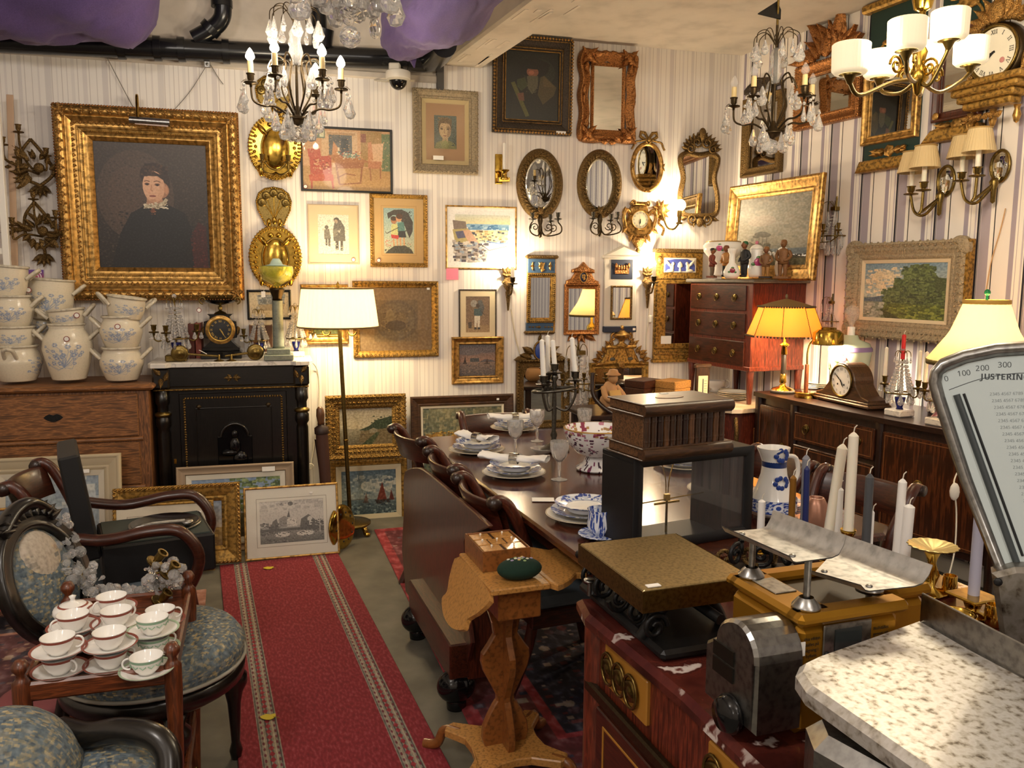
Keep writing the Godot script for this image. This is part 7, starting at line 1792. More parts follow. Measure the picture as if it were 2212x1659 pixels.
	im = paint(128, 128, [["r", 0, 0, 1, 1, "b4a898"], ["s", 70, 0.2, 0.2, 0.8, 0.8, 0.06, ["8a8478", "5c6468", "c0b090", "a89078"]]], 0.2)
	var sc = hp(330, 1375, 0.5)
	t = T("carved_chair", "carved black chair with oval back and round blue floral seat, holding crystal parts", "chair", Transform3D(by(deg_to_rad(82)), sc * V(1, 0, 1)))
	P(t, "seat", M().lathe(v2([0, 0.4, 0.25, 0.4, 0.27, 0.42, 0.275, 0.47, 0.25, 0.505, 0.15, 0.525, 0, 0.53]), 40), mats.floral)
	P(t, "piping", M().tube(ellipse(0.274, 0.274, 40).map(func(p): return V(p.x, 0.424, p.y)) + [V(0.274, 0.424, 0)], 0.006, 6), "#9a968a:0.8")
	P(t, "seat_frame", M().lathe(v2([0, 0.34, 0.24, 0.34, 0.27, 0.36, 0.275, 0.4, 0.25, 0.415, 0, 0.415]), 40), "ebony")
	for s in [-1, 1]:
		P(t, "front_leg", M().lathe(v2([0, 0, 0.016, 0, 0.022, 0.03, 0.014, 0.06, 0.022, 0.2, 0.03, 0.24, 0.045, 0.27, 0.045, 0.3, 0.028, 0.32, 0.035, 0.35, 0, 0.36]), 18, off(s * 0.18, 0, 0.17)), "ebony_y")
		P(t, "back_leg", M().tube(curve([V(s * 0.15, 0.36, -0.2), V(s * 0.16, 0.2, -0.24), V(s * 0.17, 0.0, -0.33)], 5), 0.022, 8), "ebony_y")
		P(t, "back_post", M().tube(curve([V(s * 0.15, 0.36, -0.22), V(s * 0.12, 0.46, -0.25), V(s * 0.1, 0.55, -0.28)], 5), 0.022, 8), "ebony_y")
	var bk = rx(-20, V(0, 0.665, -0.36)) * scl(V(0.88, 0.84, 1))
	P(t, "back_frame", M().ring(ellipse(0.21, 0.25, 40), v2([0.055, 0, 0.05, 0.025, 0.035, 0.03, 0.02, 0.02, 0.008, 0.03, -0.004, 0.02, -0.006, -0.01, 0.05, -0.02, 0.055, 0]), bk), "ebony_y")
	P(t, "back_pad", M().ball(Vector3.ZERO, V(0.16, 0.2, 0.035), bk, 28, 12), mats.floral)
	P(t, "back_medallion", M().ball(V(0, 0.08, 0.012), V(0.1, 0.11, 0.028), bk, 24, 10), tri(printed(im, 0.9), ImageTexture.create_from_image(im), 5.0))
	P(t, "carved_crest", M().tube(curve([V(-0.12, 0.22, 0.01), V(-0.06, 0.27, 0.02), V(0, 0.29, 0.03), V(0.06, 0.27, 0.02), V(0.12, 0.22, 0.01)], 6), 0.035, 10, bk, 0.8), "ebony")
	for k in 9:
		P(t, "carved_leaf", leaf(0.06, 0.05, 0.0, 0.35), "ebony", bk * Transform3D(bz((k - 4) * 0.35), V(sin(-(k - 4) * 0.3) * 0.1, 0.2 + cos((k - 4) * 0.3) * 0.04, 0.03)))
	t = T("crystal_heap", "heap of crystal chandelier arms and drops lying on the black chair", "chandelier", at0(sc * V(1, 0, 1) + V(0, 0.53, 0)))
	var rg := RandomNumberGenerator.new()
	rg.seed = 5
	var pl = [V(132, 1135, 2.72), V(125, 1190, 2.68), V(165, 1240, 2.62), V(230, 1285, 2.6), V(300, 1296, 2.6), V(350, 1270, 2.55), V(362, 1228, 2.52)]
	for k in 230:
		var f = rg.randf() * 5.99
		var c = pl[int(f)].lerp(pl[int(f) + 1], f - int(f))
		var s = rg.randf_range(0.022, 0.042)
		var p = at(c.x + rg.randf_range(-34, 34), c.y + rg.randf_range(-26, 22), c.z + rg.randf_range(-0.06, 0.08)) - t.position
		P(t, "crystal_drop", unit(["ball", "bead", "drop"][k % 3]), "crystal", Transform3D(Basis(V(rg.randf(), rg.randf(), rg.randf()).normalized(), rg.randf() * 6.0).scaled(V(s, s, s)), p))
	for k in 6:
		var w = []
		for j in 3:
			var c = pl[k].lerp(pl[k + 1], j / 2.0)
			w.append(at(c.x + rg.randf_range(-25, 25), c.y + rg.randf_range(-25, 15), c.z) - t.position)
		P(t, "wire_arm", M().tube(curve(w, 5), 0.005, 6), "old_brass")
	for k in [[335, 1215], [362, 1240], [345, 1300]]:
		P(t, "candle_socket", cup_mb(0.014), "old_brass", Transform3D(bz(-0.7), at(k[0], k[1], 2.5) - t.position))
	var o3 = hp(48, 1500, 0.6)
	var tx_ = ((hp(384, 1458, 0.6) - o3)).normalized()
	var TR = Transform3D(Basis(tx_, Vector3.UP, tx_.cross(Vector3.UP)), o3)
	t = T("tea_trolley", "teak tea trolley with ball finials carrying white cups", "trolley", TR * at0(V(0, -0.6, 0)))
	var TW = 0.345
	var TL = 0.55
	for y in [0.6, 0.2]:
		P(t, "tray", M().box(V(TW / 2, y, -TL / 2), V(TW - 0.02, 0.014, TL - 0.02)), "teak")
		for s in [0, 1]:
			P(t, "long_rail", M().box(V(s * TW, y + 0.005, -TL / 2), V(0.018, 0.05, TL), I0, 0.006), "teak_y")
			P(t, "end_rail", M().box(V(TW / 2, y + 0.005 - s * 0.0, -TL * s), V(TW, 0.05, 0.018), I0, 0.006), "teak")
	for x in [0, 1]:
		for z in [0, 1]:
			P(t, "leg", M().lathe(v2([0, 0.0, 0.014, 0.0, 0.016, 0.1, 0.02, 0.22, 0.016, 0.3, 0.02, 0.5, 0.022, 0.56, 0.022, 0.63, 0.014, 0.64, 0.01, 0.65, 0.02, 0.665, 0.02, 0.675, 0.012, 0.688, 0, 0.69]), 16, off(x * TW, 0.0, -z * TL)), "teak_y")
			P(t, "castor", M().lathe(v2([0, -0.006, 0.02, -0.006, 0.02, 0.006, 0, 0.006]), 14, rot(Vector3.BACK, 90, V(x * TW, 0.015, -z * TL))), "old_brass")
	var G = "red rimmed white cups on the tea trolley"
	var GS = "white saucers on the tea trolley"
	var spots = [[245, 1362, 2, 0, 200, "in the back row beside the lidded bowl"], [348, 1352, 1, 0, 30, "at the back right corner of the tray"], [162, 1405, 2, 0, 190, "on the left, behind the front left stack"], [255, 1395, 2, 0, 20, "in the centre of the tray"], [333, 1413, 2, 1, 40, "with green garlands, behind the front right cup"], [130, 1459, 2, 0, -20, "in the front left corner of the tray"], [241, 1446, 2, 0, 40, "in the middle of the front row"], [318, 1459, 1, 1, 190, "with green garlands, in the front right corner of the tray"]]
	for s in spots:
		var p = hp(s[0], s[1], 0.612)
		for k in s[2]:
			var wh = "" if s[2] == 1 else (", upper one of its stack" if k else ", lower one of its stack")
			saucer("white saucer " + s[5] + wh, p + V(0, k * 0.052, 0), s[3], GS)
			teacup("white teacup " + s[5] + wh, p + V(0, k * 0.052 + 0.0065, 0), s[4] + k * 40, s[3], G)
	t = T("sugar_bowl", "white lidded sugar bowl with red rim at the back left of the trolley", "bowl", at0(hp(160, 1345, 0.612)))
	P(t, "bowl", M().lathe(v2([0, 0, 0.03, 0, 0.045, 0.015, 0.056, 0.035, 0.05, 0.045, 0, 0.046]), 28), "china")
	P(t, "lid", M().lathe(v2([0.054, 0.043, 0.05, 0.05, 0.03, 0.06, 0.008, 0.066, 0.006, 0.072, 0.01, 0.082, 0, 0.086]), 28), "china")
	P(t, "rim_band", M().lathe(v2([0.041, 0.0545, 0.037, 0.0575, 0.036, 0.0575, 0.04, 0.0545]), 28), "#8f4a3c:0.4")
	t = T("red_bin", "dusty red fabric bin on the floor under the tea trolley", "bin", at0(hp(100, 1635, 0.0)))
	P(t, "body", M().lathe(v2([0, 0, 0.1, 0, 0.12, 0.15, 0.125, 0.22, 0.115, 0.22, 0.1, 0.05, 0, 0.04]), 28), "#6a2228:0.8")
	P(t, "lid", M().lathe(v2([0.122, 0.2, 0.128, 0.205, 0.128, 0.225, 0.1, 0.235, 0, 0.24]), 28), "#8a4a4c:0.8")
	var sp = at(150, 1640, 1.75)
	t = T("sofa", "black framed sofa with blue and gold floral upholstery in the near left corner", "sofa", Transform3D(by(deg_to_rad(20)), sp * V(1, 0, 1)))
	P(t, "arm", M().tube(curve([at(130, 1575, 1.85), at(190, 1588, 1.83), at(260, 1578, 1.82), at(330, 1590, 1.8), at(362, 1625, 1.78), at(366, 1680, 1.75)], 6), 0.03, 12, t.transform.affine_inverse()), "ebony")
	P(t, "arm_pad", M().ball(t.transform.affine_inverse() * at(225, 1680, 1.8), V(0.13, 0.06, 0.12), I0, 24, 12), mats.floral)
	P(t, "back", M().ball(t.transform.affine_inverse() * at(10, 1730, 1.72), V(0.17, 0.2, 0.2), I0, 28, 16), mats.floral)
	P(t, "seat", M().box(V(-0.35, 0.26, 0.2), V(0.9, 0.2, 0.7), I0, 0.06), mats.floral)
	for x in [-0.7, 0.05]:
		for z in [-0.1, 0.5]:
			P(t, "leg", M().lathe(v2([0, 0, 0.02, 0, 0.035, 0.1, 0.025, 0.16, 0, 0.17]), 12, off(x, 0, z)), "ebony_y")
# ---------------------------------------------------------------- the dining table
func seat_at(label, ax, ay, bx, by, grp):
	var p = hp(ax, ay, 0.84)
	var o = hp(bx, by, 0.84)
	var mid = (p + o) * 0.5 * V(1, 0, 1)
	var fw = (o - p).normalized().cross(Vector3.UP)
	if fw.dot(V(0.42, 0, -3.6) - mid) < 0.0: fw = -fw
	return sabre_chair(label, Transform3D(Basis(Vector3.UP.cross(fw), Vector3.UP, fw) * Basis.from_scale(V(1, 0.968, 1)), mid + fw * 0.36), grp)
func plate(label, p: Vector3, r, kind, grp) -> Node3D:
	var t = T("plate", label, "plate", Transform3D(by(p.x * 9.0), p), grp)
	var h = [0.016, 0.02, 0.03][kind]
	P(t, "well", M().lathe(v2([0, 0.003, r * 0.55, 0.0, r * 0.6, 0.003, r * 0.66, h * 0.55, r * 0.62, h * 0.6, r * 0.55, 0.006, 0, 0.006]), 36), "cream_china" if kind == 0 else "china")
	P(t, "rim", M().lathe(v2([r * 0.62, h * 0.56, r, h, r * 0.995, h + 0.003, r * 0.62, h * 0.62]), 48, I0, (func(an, _y): return 1.0 + 0.012 * absf(sin(an * 6))) if kind else null), "cream_china" if kind == 0 else mats.blue_print)
	if kind == 0:
		P(t, "gilt_band", M().lathe(v2([r * 0.96, h + 0.0012, r * 0.985, h + 0.0036, r * 0.97, h + 0.0036]), 48), "#a8915a:0.3:0.5")
	return t
func wine_glass(label, bx, by, ty, h0 = 0.78):
	var b = hp(bx, by, h0)
	var h = 0.165
	var t = T("wine_glass", label, "wine glass", at0(b), "cut crystal wine glasses on the table")
	P(t, "foot_and_stem", M().lathe(v2([0, 0, 0.034, 0, 0.035, 0.002, 0.01, 0.007, 0.0055, 0.015, 0.007, 0.04, 0.0055, 0.07, 0.012, 0.078, 0, 0.08]), 24), "crystal")
	P(t, "bowl", M().lathe(v2([0, 0.078, 0.014, 0.08, 0.03, 0.1, 0.0385, 0.13, 0.04, h, 0.0388, h, 0.037, 0.131, 0.028, 0.103, 0.012, 0.085, 0, 0.084]), 36, I0, func(an, y): return 1.0 + (0.03 * sin(an * 9 + y * 120.0) if y < 0.14 else 0.0)), "crystal")
	return t
func napkin(label, p: Vector3, l, turn, grp):
	var t = T("napkin", label, "napkin", Transform3D(by(deg_to_rad(turn)), p), grp)
	var g = []
	for i in 15:
		var u = i / 7.0 - 1.0
		var w = 0.02 + 0.026 * u * u
		var row := PackedVector3Array()
		for j in 17:
			var a = TAU * (j % 16) / 16
			row.append(V(u * l, 0.02 + 0.012 * u * u * (1 if i % 2 else 0.7) + sin(a) * (0.014 + 0.003 * sin(j * 3.0 + i)), cos(a) * w * (1.0 + 0.12 * sin(a * 3 + i))))
		g.append(row)
	P(t, "cloth", M().grid(g), "linen")
	P(t, "ring", M().lathe(v2([0.0225, -0.018, 0.0245, -0.018, 0.0245, 0.018, 0.0225, 0.018]), 24, rot(Vector3.BACK, 90, V(0, 0.02, 0))), "silver")
func tumbler_candle(nm, label, p: Vector3, h, r, mt, lean = 0.0, grp = ""):
	var t = T(nm, label, "candle", Transform3D(bz(deg_to_rad(lean)), p), grp)
	P(t, "wax", candle_mb(h, r), mt)
	P(t, "wick", M().tube([V(0, h, 0), V(0.002, h + 0.012, 0), V(0.008, h + 0.018, 0)], 0.0016, 5), "#d8d0c0:0.8")
	return t
func dining():
	var t: Node3D
	var fl = hp(905, 945, 0.78)
	var z = ((hp(1235, 1190, 0.78)) - fl).normalized()
	var TT = Transform3D(Basis(Vector3.UP.cross(z), Vector3.UP, z), fl * V(1, 0, 1))
	t = T("dining_table", "long polished mahogany dining table laid with plates, bowl and candelabra", "table", TT)
	P(t, "table_top", M().prism(smooth(v2([0.08, 0, 1.07, 0, 1.15, -0.06, 1.15, -2.08, 1.07, -2.15, 0.08, -2.15, 0, -2.08, 0, -0.06]), 1), 0.755, 0.78, rx(-90), 0.008), "table_top")
	P(t, "apron", M().box(V(0.575, 0.7, 1.075), V(0.98, 0.1, 1.95), I0, 0.004), "mahogany_z")
	for x in [0.18, 0.97]:
		for zz in [0.2, 1.95]:
			P(t, "leg", M().lathe(v2([0, 0, 0.02, 0, 0.03, 0.08, 0.024, 0.12, 0.035, 0.4, 0.045, 0.55, 0.03, 0.6, 0.045, 0.66, 0, 0.67]), 18, off(x, 0, zz)), "mahogany_y")
	var G = "scroll topped mahogany dining chairs round the table"
	seat_at("mahogany dining chair farthest along the left side of the table", 849, 925, 908, 952, G)
	seat_at("mahogany dining chair in the middle of the left side of the table", 925, 973, 980, 1014, G)
	seat_at("mahogany dining chair nearest on the left side, behind the little drawer box", 989, 1031, 1068, 1085, G)
	seat_at("mahogany dining chair at the far end of the table before the chrysanthemum painting", 1003, 895, 1130, 890, G)
	seat_at("mahogany dining chair on the right of the table behind the tall blue jug", 1640, 967, 1761, 1007, G)
	seat_at("mahogany dining chair on the right of the table behind the ivory candles", 1793, 1013, 1976, 1054, G)
	var ops = [["r", 0, 0, 1, 1, "c8d0e0"], ["r", 0, 0, 1, 0.1, "3c54a0"], ["s", 600, 0, 0.05, 1, 0.95, 0.012, ["2f479a", "4a64b0", "243a86", "dfe4ee", "3a52a0"]]]
	for k in 8:
		ops.append(["e", k / 8.0 + 0.06, 0.5, 0.035, 0.3, "e4e8f0"])
		ops.append(["e", k / 8.0 + 0.06, 0.5, 0.018, 0.16, "3a52a0"])
	mats.blue_print = printed(paint(512, 64, ops, 0.0), 0.12)
	var GP = ["cream gilt edged chargers on the dining table", "blue patterned dinner plates", "blue patterned soup plates"]
	for s in [[1112, 928, "at the far end setting", 12, 0.15], [1030, 976, "at the left setting with the slanting napkin", -42, 0.11], [1110, 1026, "at the left setting with the wide spread napkin", -18, 0.15], [1262, 1118, "at the near setting beside the black glass case", 999, 0], [1478, 1008, "at the right setting seen over the glass case", 999, 0], [1560, 1064, "at the right setting behind the glass case", 999, 0]]:
		var p = hp(s[0], s[1], 0.782)
		plate("cream charger plate with gilt rim " + s[2], p, 0.138, 0, GP[0])
		plate("blue and white dinner plate " + s[2], p + V(0, 0.011, 0), 0.118, 1, GP[1])
		plate("blue and white soup plate, topmost " + s[2], p + V(0.004, 0.026, 0), 0.108, 2, GP[2])
		if s[3] != 999:
			napkin("white napkin in a silver ring " + s[2], p + V(0, 0.052, 0), s[4], s[3], "rolled napkins on the plates")
	wine_glass("cut crystal wine glass in front of the far end setting", 1113, 982, 0)
	wine_glass("cut crystal wine glass at the far end, right of the spread napkin", 1160, 953, 0)
	wine_glass("cut crystal wine glass nearest, beside the setting with the wide napkin", 1208, 1036, 0)
	wine_glass("cut crystal wine glass half hidden behind the flowered punch bowl", 1262, 950, 0)
	wine_glass("cut crystal wine glass seen through the glass case", 1545, 1042, 0)
	sheet(Transform3D(Basis(Vector3.RIGHT, Vector3.FORWARD, Vector3.UP), V(0, 0.782, 0)), 1173, 1079, 0.085, 0.055, "name_card", "white card lying alone on the polished dining table")
	var cp = hp(1196, 972, 0.782)
	t = T("candelabra", "dark silver three-armed candelabra with white candles on the dining table", "candelabrum", at0(cp))
	P(t, "base", M().lathe(v2([0, 0, 0.075, 0, 0.078, 0.008, 0.05, 0.02, 0.02, 0.035, 0.012, 0.06, 0.018, 0.075, 0.01, 0.1, 0.013, 0.2, 0.009, 0.3, 0.014, 0.32, 0.009, 0.34, 0.02, 0.36, 0.012, 0.38, 0, 0.38]), 20, I0, func(an, y): return 1.0 + (0.08 * sin(an * 8) if y < 0.03 else 0.0)), "dark_silver")
	P(t, "scroll_ring", M().tube(ellipse(0.105, 0.06, 28).map(func(p): return V(p.x, 0.3 + p.x * 0.1, p.y)) + [V(0.105, 0.3105, 0)], 0.008, 6), "dark_silver")
	var ctop = [[-0.055, 0.33, 0.03, 0.19], [-0.03, 0.335, -0.05, 0.2], [0.0, 0.385, 0.0, 0.13], [0.1, 0.35, 0.01, 0.18]]
	for c in ctop:
		P(t, "arm", M().tube(curve([V(0, 0.22, 0), V(c[0] * 0.6, 0.2, c[2] * 0.6), V(c[0], 0.27, c[2]), V(c[0], c[1] - 0.02, c[2])], 5), 0.007, 6), "dark_silver")
		P(t, "candle_socket", cup_mb(0.018), "dark_silver", off(c[0], c[1], c[2]))
	var k = 0
	for c in ctop:
		tumbler_candle("candle", "white dinner candle in the candelabra, " + ["second from the left, leaning slightly", "leftmost at the back", "highest, in the middle", "rightmost"][k], cp + V(c[0], c[1] + 0.03, c[2]), c[3], 0.0125, "white_wax", [3.0, 1.0, 5.0, 6.0][k], "white candles in the candelabra")
		k += 1
	t = T("crystal_dish", "small cut crystal dish under the candelabra", "dish", at0(hp(1172, 978, 0.782)))
	P(t, "dish", M().lathe(v2([0, 0.002, 0.03, 0, 0.05, 0.012, 0.062, 0.022, 0.06, 0.024, 0.04, 0.012, 0, 0.008]), 28, I0, func(an, _y): return 1.0 + 0.06 * sin(an * 12)), "crystal")
	ops = [["r", 0, 0, 1, 1, "e9e8e8"], ["s", 240, 0, 0.1, 1, 0.75, 0.011, ["7a3f5c", "8f5470", "4c3a48", "a87a90", "5a4050"]], ["s", 90, 0, 0.0, 1, 0.12, 0.012, ["8a3f54", "a8865a", "b06a80"]], ["s", 60, 0, 0.86, 1, 1, 0.012, ["7a3f5c", "4c3a48"]]]
	var pb = printed(paint(512, 128, ops, 0.0), 0.12)
	t = T("punch_bowl", "large footed china bowl with plum coloured flowers on the dining table", "bowl", at0(hp(1287, 1014, 0.782)))
	P(t, "bowl", M().lathe(v2([0.0, 0.055, 0.04, 0.06, 0.09, 0.08, 0.125, 0.12, 0.142, 0.165, 0.146, 0.19, 0.146, 0.19]), 40).uvy(0.0, 0.19), pb)
	P(t, "inside", M().lathe(v2([0.146, 0.19, 0.138, 0.188, 0.12, 0.125, 0.085, 0.088, 0, 0.07]), 40).uvy(-0.1, 0.19), pb)
	P(t, "foot", M().lathe(v2([0, 0, 0.085, 0, 0.088, 0.012, 0.06, 0.03, 0.045, 0.06, 0, 0.06]), 36).uvy(-0.0, 0.4), pb)
	P(t, "gilt_rim", M().lathe(v2([0.1465, 0.186, 0.147, 0.191, 0.14, 0.191]), 40), "#b08a48:0.3:0.6")
	t = T("blue_jug", "tall white china jug with blue flowers standing on plates", "jug", Transform3D(by(deg_to_rad(200)), hp(1668, 1108, 0.81)))
	var jf = func(an, y): return 1.0 + (0.28 * maxf(0.0, cos(an)) * clampf((y - 0.17) * 14.0, 0.0, 1.0))
	P(t, "body", M().lathe(v2([0, 0, 0.075, 0, 0.082, 0.02, 0.08, 0.05, 0.06, 0.09, 0.045, 0.14, 0.04, 0.18, 0.046, 0.21, 0.052, 0.235, 0.048, 0.235, 0.036, 0.19, 0.03, 0.18]), 32, I0, jf), "china")
	for y in [[0.015, 0.06, 0.0835], [0.168, 0.19, 0.0425]]:
		P(t, "blue_band", M().lathe(v2([y[2], y[0], y[2] * 0.975, y[1]]), 36, I0, jf), mats.blue_print if y[0] < 0.1 else "#24386e:0.15")
	for f in [[0.12, 0.052], [0.215, 0.053]]:
		for j in 9:
			P(t, "blue_flower", M().ball(Vector3.ZERO, V(0.009, 0.009, 0.002), I0, 8, 5), "#2c448c:0.15", Transform3D(by(deg_to_rad(170 + cos(j * 2.4) * 22.0)), Vector3.ZERO) * off(0, f[0] + sin(j * 2.4) * 0.018, f[1] + (0.006 if f[0] < 0.2 else 0.0)))
	P(t, "handle", M().tube(curve([V(-0.045, 0.2, 0), V(-0.09, 0.19, 0), V(-0.1, 0.13, 0), V(-0.065, 0.08, 0)], 5), 0.008, 8), "china")
	for j in 4:
		plate("blue rimmed plate in the stack under the tall jug, " + ["bottom one", "second from the bottom", "third from the bottom", "top one"][j], hp(1668, 1108, 0.782) + V(0, j * 0.008, 0), 0.105, 1, "stacked plates under the jug")
	t = T("blue_cup", "small blue and white cup on a blue dish beside the glass case", "cup", at0(hp(1297, 1160, 0.782)))
	P(t, "cup", M().lathe(v2([0, 0.01, 0.03, 0.01, 0.045, 0.04, 0.04, 0.085, 0.045, 0.095, 0.042, 0.095, 0.03, 0.03, 0, 0.02]), 28), mats.blue_print)
	P(t, "dish", M().lathe(v2([0, 0, 0.04, 0, 0.075, 0.012, 0.072, 0.015, 0, 0.008]), 28), mats.blue_print)
	t = T("copper_jug", "dented copper pink metal jug among the candles", "jug", at0(hp(1760, 1150, 0.782)))
	P(t, "body", M().lathe(v2([0, 0, 0.04, 0, 0.05, 0.04, 0.035, 0.1, 0.025, 0.12, 0.02, 0.12, 0, 0.02]), 18), "#a87a64:0.35:0.6")
# ---------------------------------------------------------------- furniture along the right wall
func ring_pull(o, p: Vector3, r, mt = "old_brass"):
	P(o, "ring_pull", M().lathe(v2([0, 0, r, 0.0, r * 0.9, 0.005, r * 0.3, 0.006, 0, 0.012]), 18, rx(90, p)).tube(ellipse(r * 0.8, r, 16).map(func(e): return p + V(e.x, e.y - r * 0.3, 0.012)) + [p + V(r * 0.8, -r * 0.3, 0.012)], r * 0.12, 6), mt)
func figurine(label, xf: Transform3D, h, coat, legs, hat, hatcol, base = "", arm = 1.0):
	var t = T("figurine", label, "figurine", xf, "carved wooden figures on the tall chest")
	var s = scl(V(h, h, h))
	if base:
		P(t, "base", M().box(V(0, 0.03, 0), V(0.36, 0.06, 0.26), s, 0.006), base)
	var hd = M().ball(V(0, 0.87, 0.02), V(0.075, 0.095, 0.085), s, 14, 10).ball(V(0, 0.86, 0.105), V(0.018, 0.022, 0.02), s, 8, 5).ball(V(-0.072, 0.87, 0.01), V(0.015, 0.028, 0.018), s, 8, 5).ball(V(0.072, 0.87, 0.01), V(0.015, 0.028, 0.018), s, 8, 5).tube([V(0, 0.7, 0), V(0, 0.8, 0.01)], 0.04, 8, s)
	P(t, "head", hd, "#7a4a2c:0.6" if coat != "carved_wood" else "carved_wood")
	P(t, "coat", M().lathe(v2([0, 0.36, 0.13, 0.36, 0.135, 0.45, 0.11, 0.55, 0.14, 0.68, 0.1, 0.74, 0.04, 0.76, 0, 0.76]), 16, s * scl(V(1, 1, 0.75))), coat)
	for e in [-1, 1]:
		P(t, "sleeve", M().tube(curve([V(e * 0.12, 0.7, 0), V(e * 0.18, 0.57, -0.02), V(e * 0.12, 0.47, 0.09 * arm), V(e * 0.05, 0.46, 0.13 * arm)], 4), [0.05, 0.05, 0.048, 0.046, 0.045, 0.043, 0.04, 0.038, 0.036, 0.034, 0.03, 0.028, 0.028], 8, s), coat)
		P(t, "leg", M().tube(curve([V(e * 0.06, 0.4, 0), V(e * 0.065, 0.24, 0.015), V(e * 0.065, 0.08, 0)], 4), [0.07, 0.068, 0.065, 0.06, 0.056, 0.052, 0.05, 0.046, 0.042], 8, s).ball(V(e * 0.065, 0.06, 0.035), V(0.04, 0.035, 0.075), s, 10, 6), legs)
	P(t, "hat", M().lathe(v2([0.08, 0.9, 0.11, 0.905, 0.085, 0.93, 0.075, 0.97, 0.04, 0.99, 0, 0.995]) if hat else v2([0.078, 0.88, 0.082, 0.92, 0.06, 0.965, 0, 0.975]), 16, s), hatcol)
func rose(o, y, r, a, s = 1.0, col = "#b8487c:0.15"):
	var t = Transform3D(by(deg_to_rad(a)), Vector3.ZERO) * off(0, y, r)
	P(o, "painted_rose", M().ball(Vector3.ZERO, V(0.022, 0.02, 0.004) * s, t, 12, 6), col)
	for k in 3:
		P(o, "painted_leaf", M().ball(V(cos(k * 2.1 + 3.6) * 0.026, sin(k * 2.1 + 3.6) * 0.022, -0.001) * s, V(0.012, 0.008, 0.003) * s, t, 8, 5), "#4c7a4a:0.2")
func right_furniture():
	var t: Node3D
	t = T("tall_chest", "mahogany three drawer chest on tapered legs with grey marble top in the corner", "chest of drawers", WR * off(0.438, 0, 0.224))
	P(t, "body", M().box(V(0, 1.32, 0), V(0.7, 0.56, 0.44), I0, 0.004), "red_wood")
	P(t, "skirt", M().box(V(0, 1.035, 0), V(0.715, 0.03, 0.455), I0, 0.004), "red_wood")
	P(t, "marble_top", M().box(V(0, 1.612, 0), V(0.76, 0.024, 0.49), I0, 0.006), "grey_marble")
	for k in 3:
		var d = P(t, "drawer", M().box(V(-0.02, 1.5 - k * 0.185, 0.222), V(0.62, 0.165, 0.014), I0, 0.003), "mahogany")
		for x in [-0.2, 0.0, 0.2]:
			ring_pull(d, V(x - 0.02, 1.505 - k * 0.185, 0.229), 0.022)
	for x in [-0.33, 0.33]:
		for z in [-0.2, 0.2]:
			P(t, "leg", M().lathe(v2([0, 0.801, 0.015, 0.801, 0.028, 1.03, 0, 1.03]), 4, Transform3D(by(PI / 4), V(x, 0, z))), "red_wood")
	var C = WR * off(0.438, 1.625, 0.224)
	var face = Basis(WR.basis.z.rotated(Vector3.UP, -PI / 2) * 1.0, Vector3.UP, WR.basis.z)
	var fy = func(a): return by(deg_to_rad(a))
	figurine("carved figure of a woman in red jacket and apron, leftmost on the tall chest", Transform3D(fy.call(60), at(1537, 600, 5.55)), 0.2, "#7a3a2c:0.6", "#6a5a48:0.7", false, "#2c2420:0.6", "#7a4630:0.6")
	figurine("carved figure of a man in mustard jacket facing the woman on the tall chest", Transform3D(fy.call(-60), at(1567, 600, 5.6)), 0.22, "#a8743a:0.6", "#26241f:0.6", false, "#7a4a2c:0.6")
	figurine("carved figure in long black coat and green cap, middle of the tall chest", Transform3D(fy.call(-70), at(1607, 601, 5.35)), 0.24, "#1c1d22:0.6", "#1c1d22:0.6", false, "#1f5c38:0.6")
	figurine("small seated looking wooden figure with brown hat on a dark block by the coffee pot", Transform3D(fy.call(-30), at(1653, 601, 5.3)), 0.2, "#7a5534:0.6", "#9a6f3c:0.6", true, "#8a5d35:0.6", "#2c201a:0.6")
	figurine("largest unpainted carved wooden man in a cap, rightmost on the tall chest", Transform3D(fy.call(-35), at(1690, 602, 5.3)), 0.25, "carved_wood", "carved_wood", false, "carved_wood", "carved_wood")
	t = T("tureen", "white china tureen with pink rose and gilt rim behind the carved couple", "tureen", at0(at(1560, 598, 5.75)))
	P(t, "body", M().lathe(v2([0, 0, 0.07, 0, 0.08, 0.02, 0.065, 0.06, 0.075, 0.11, 0.13, 0.17, 0.135, 0.21, 0.115, 0.235, 0.1, 0.235, 0.11, 0.18, 0, 0.1]), 32), "china")
	P(t, "gilt_rim", M().lathe(v2([0.114, 0.232, 0.12, 0.236, 0.112, 0.24]), 32), "#b08a48:0.3:0.6")
	rose(t, 0.19, 0.132, -25)
	t = T("rose_vase", "white bottle vase with a painted red rose on the tall chest", "vase", at0(at(1580, 602, 5.3)))
	P(t, "body", M().lathe(v2([0, 0, 0.035, 0, 0.05, 0.02, 0.052, 0.045, 0.035, 0.08, 0.02, 0.1, 0.017, 0.15, 0.024, 0.165, 0.03, 0.185, 0.022, 0.19, 0.015, 0.18, 0, 0.17]), 28), "china")
	rose(t, 0.05, 0.05, -10, 0.8, "#8c3040:0.15")
	for b in [["coffee_pot", "white china coffee pot with large pink rose and rosebud lid knob", 1632, 5.4, 0.2], ["pitcher", "white china pitcher with scrolled handle behind the largest carved man", 1690, 5.5, 0.19]]:
		t = T(b[0], b[1], "pot", Transform3D(by(deg_to_rad(5)), at(b[2], 599, b[3])))
		P(t, "body", M().lathe(v2([0, 0, 0.04, 0, 0.046, 0.02, 0.054, 0.06, 0.045, 0.12, 0.04, b[4] * 0.85, 0.042, b[4] * 0.9, 0, b[4] * 0.9]), 28), "china")
		P(t, "lid", M().lathe(v2([0.044, b[4] * 0.9, 0.03, b[4], 0.008, b[4] * 1.04, 0, b[4] * 1.05]), 24), "china")
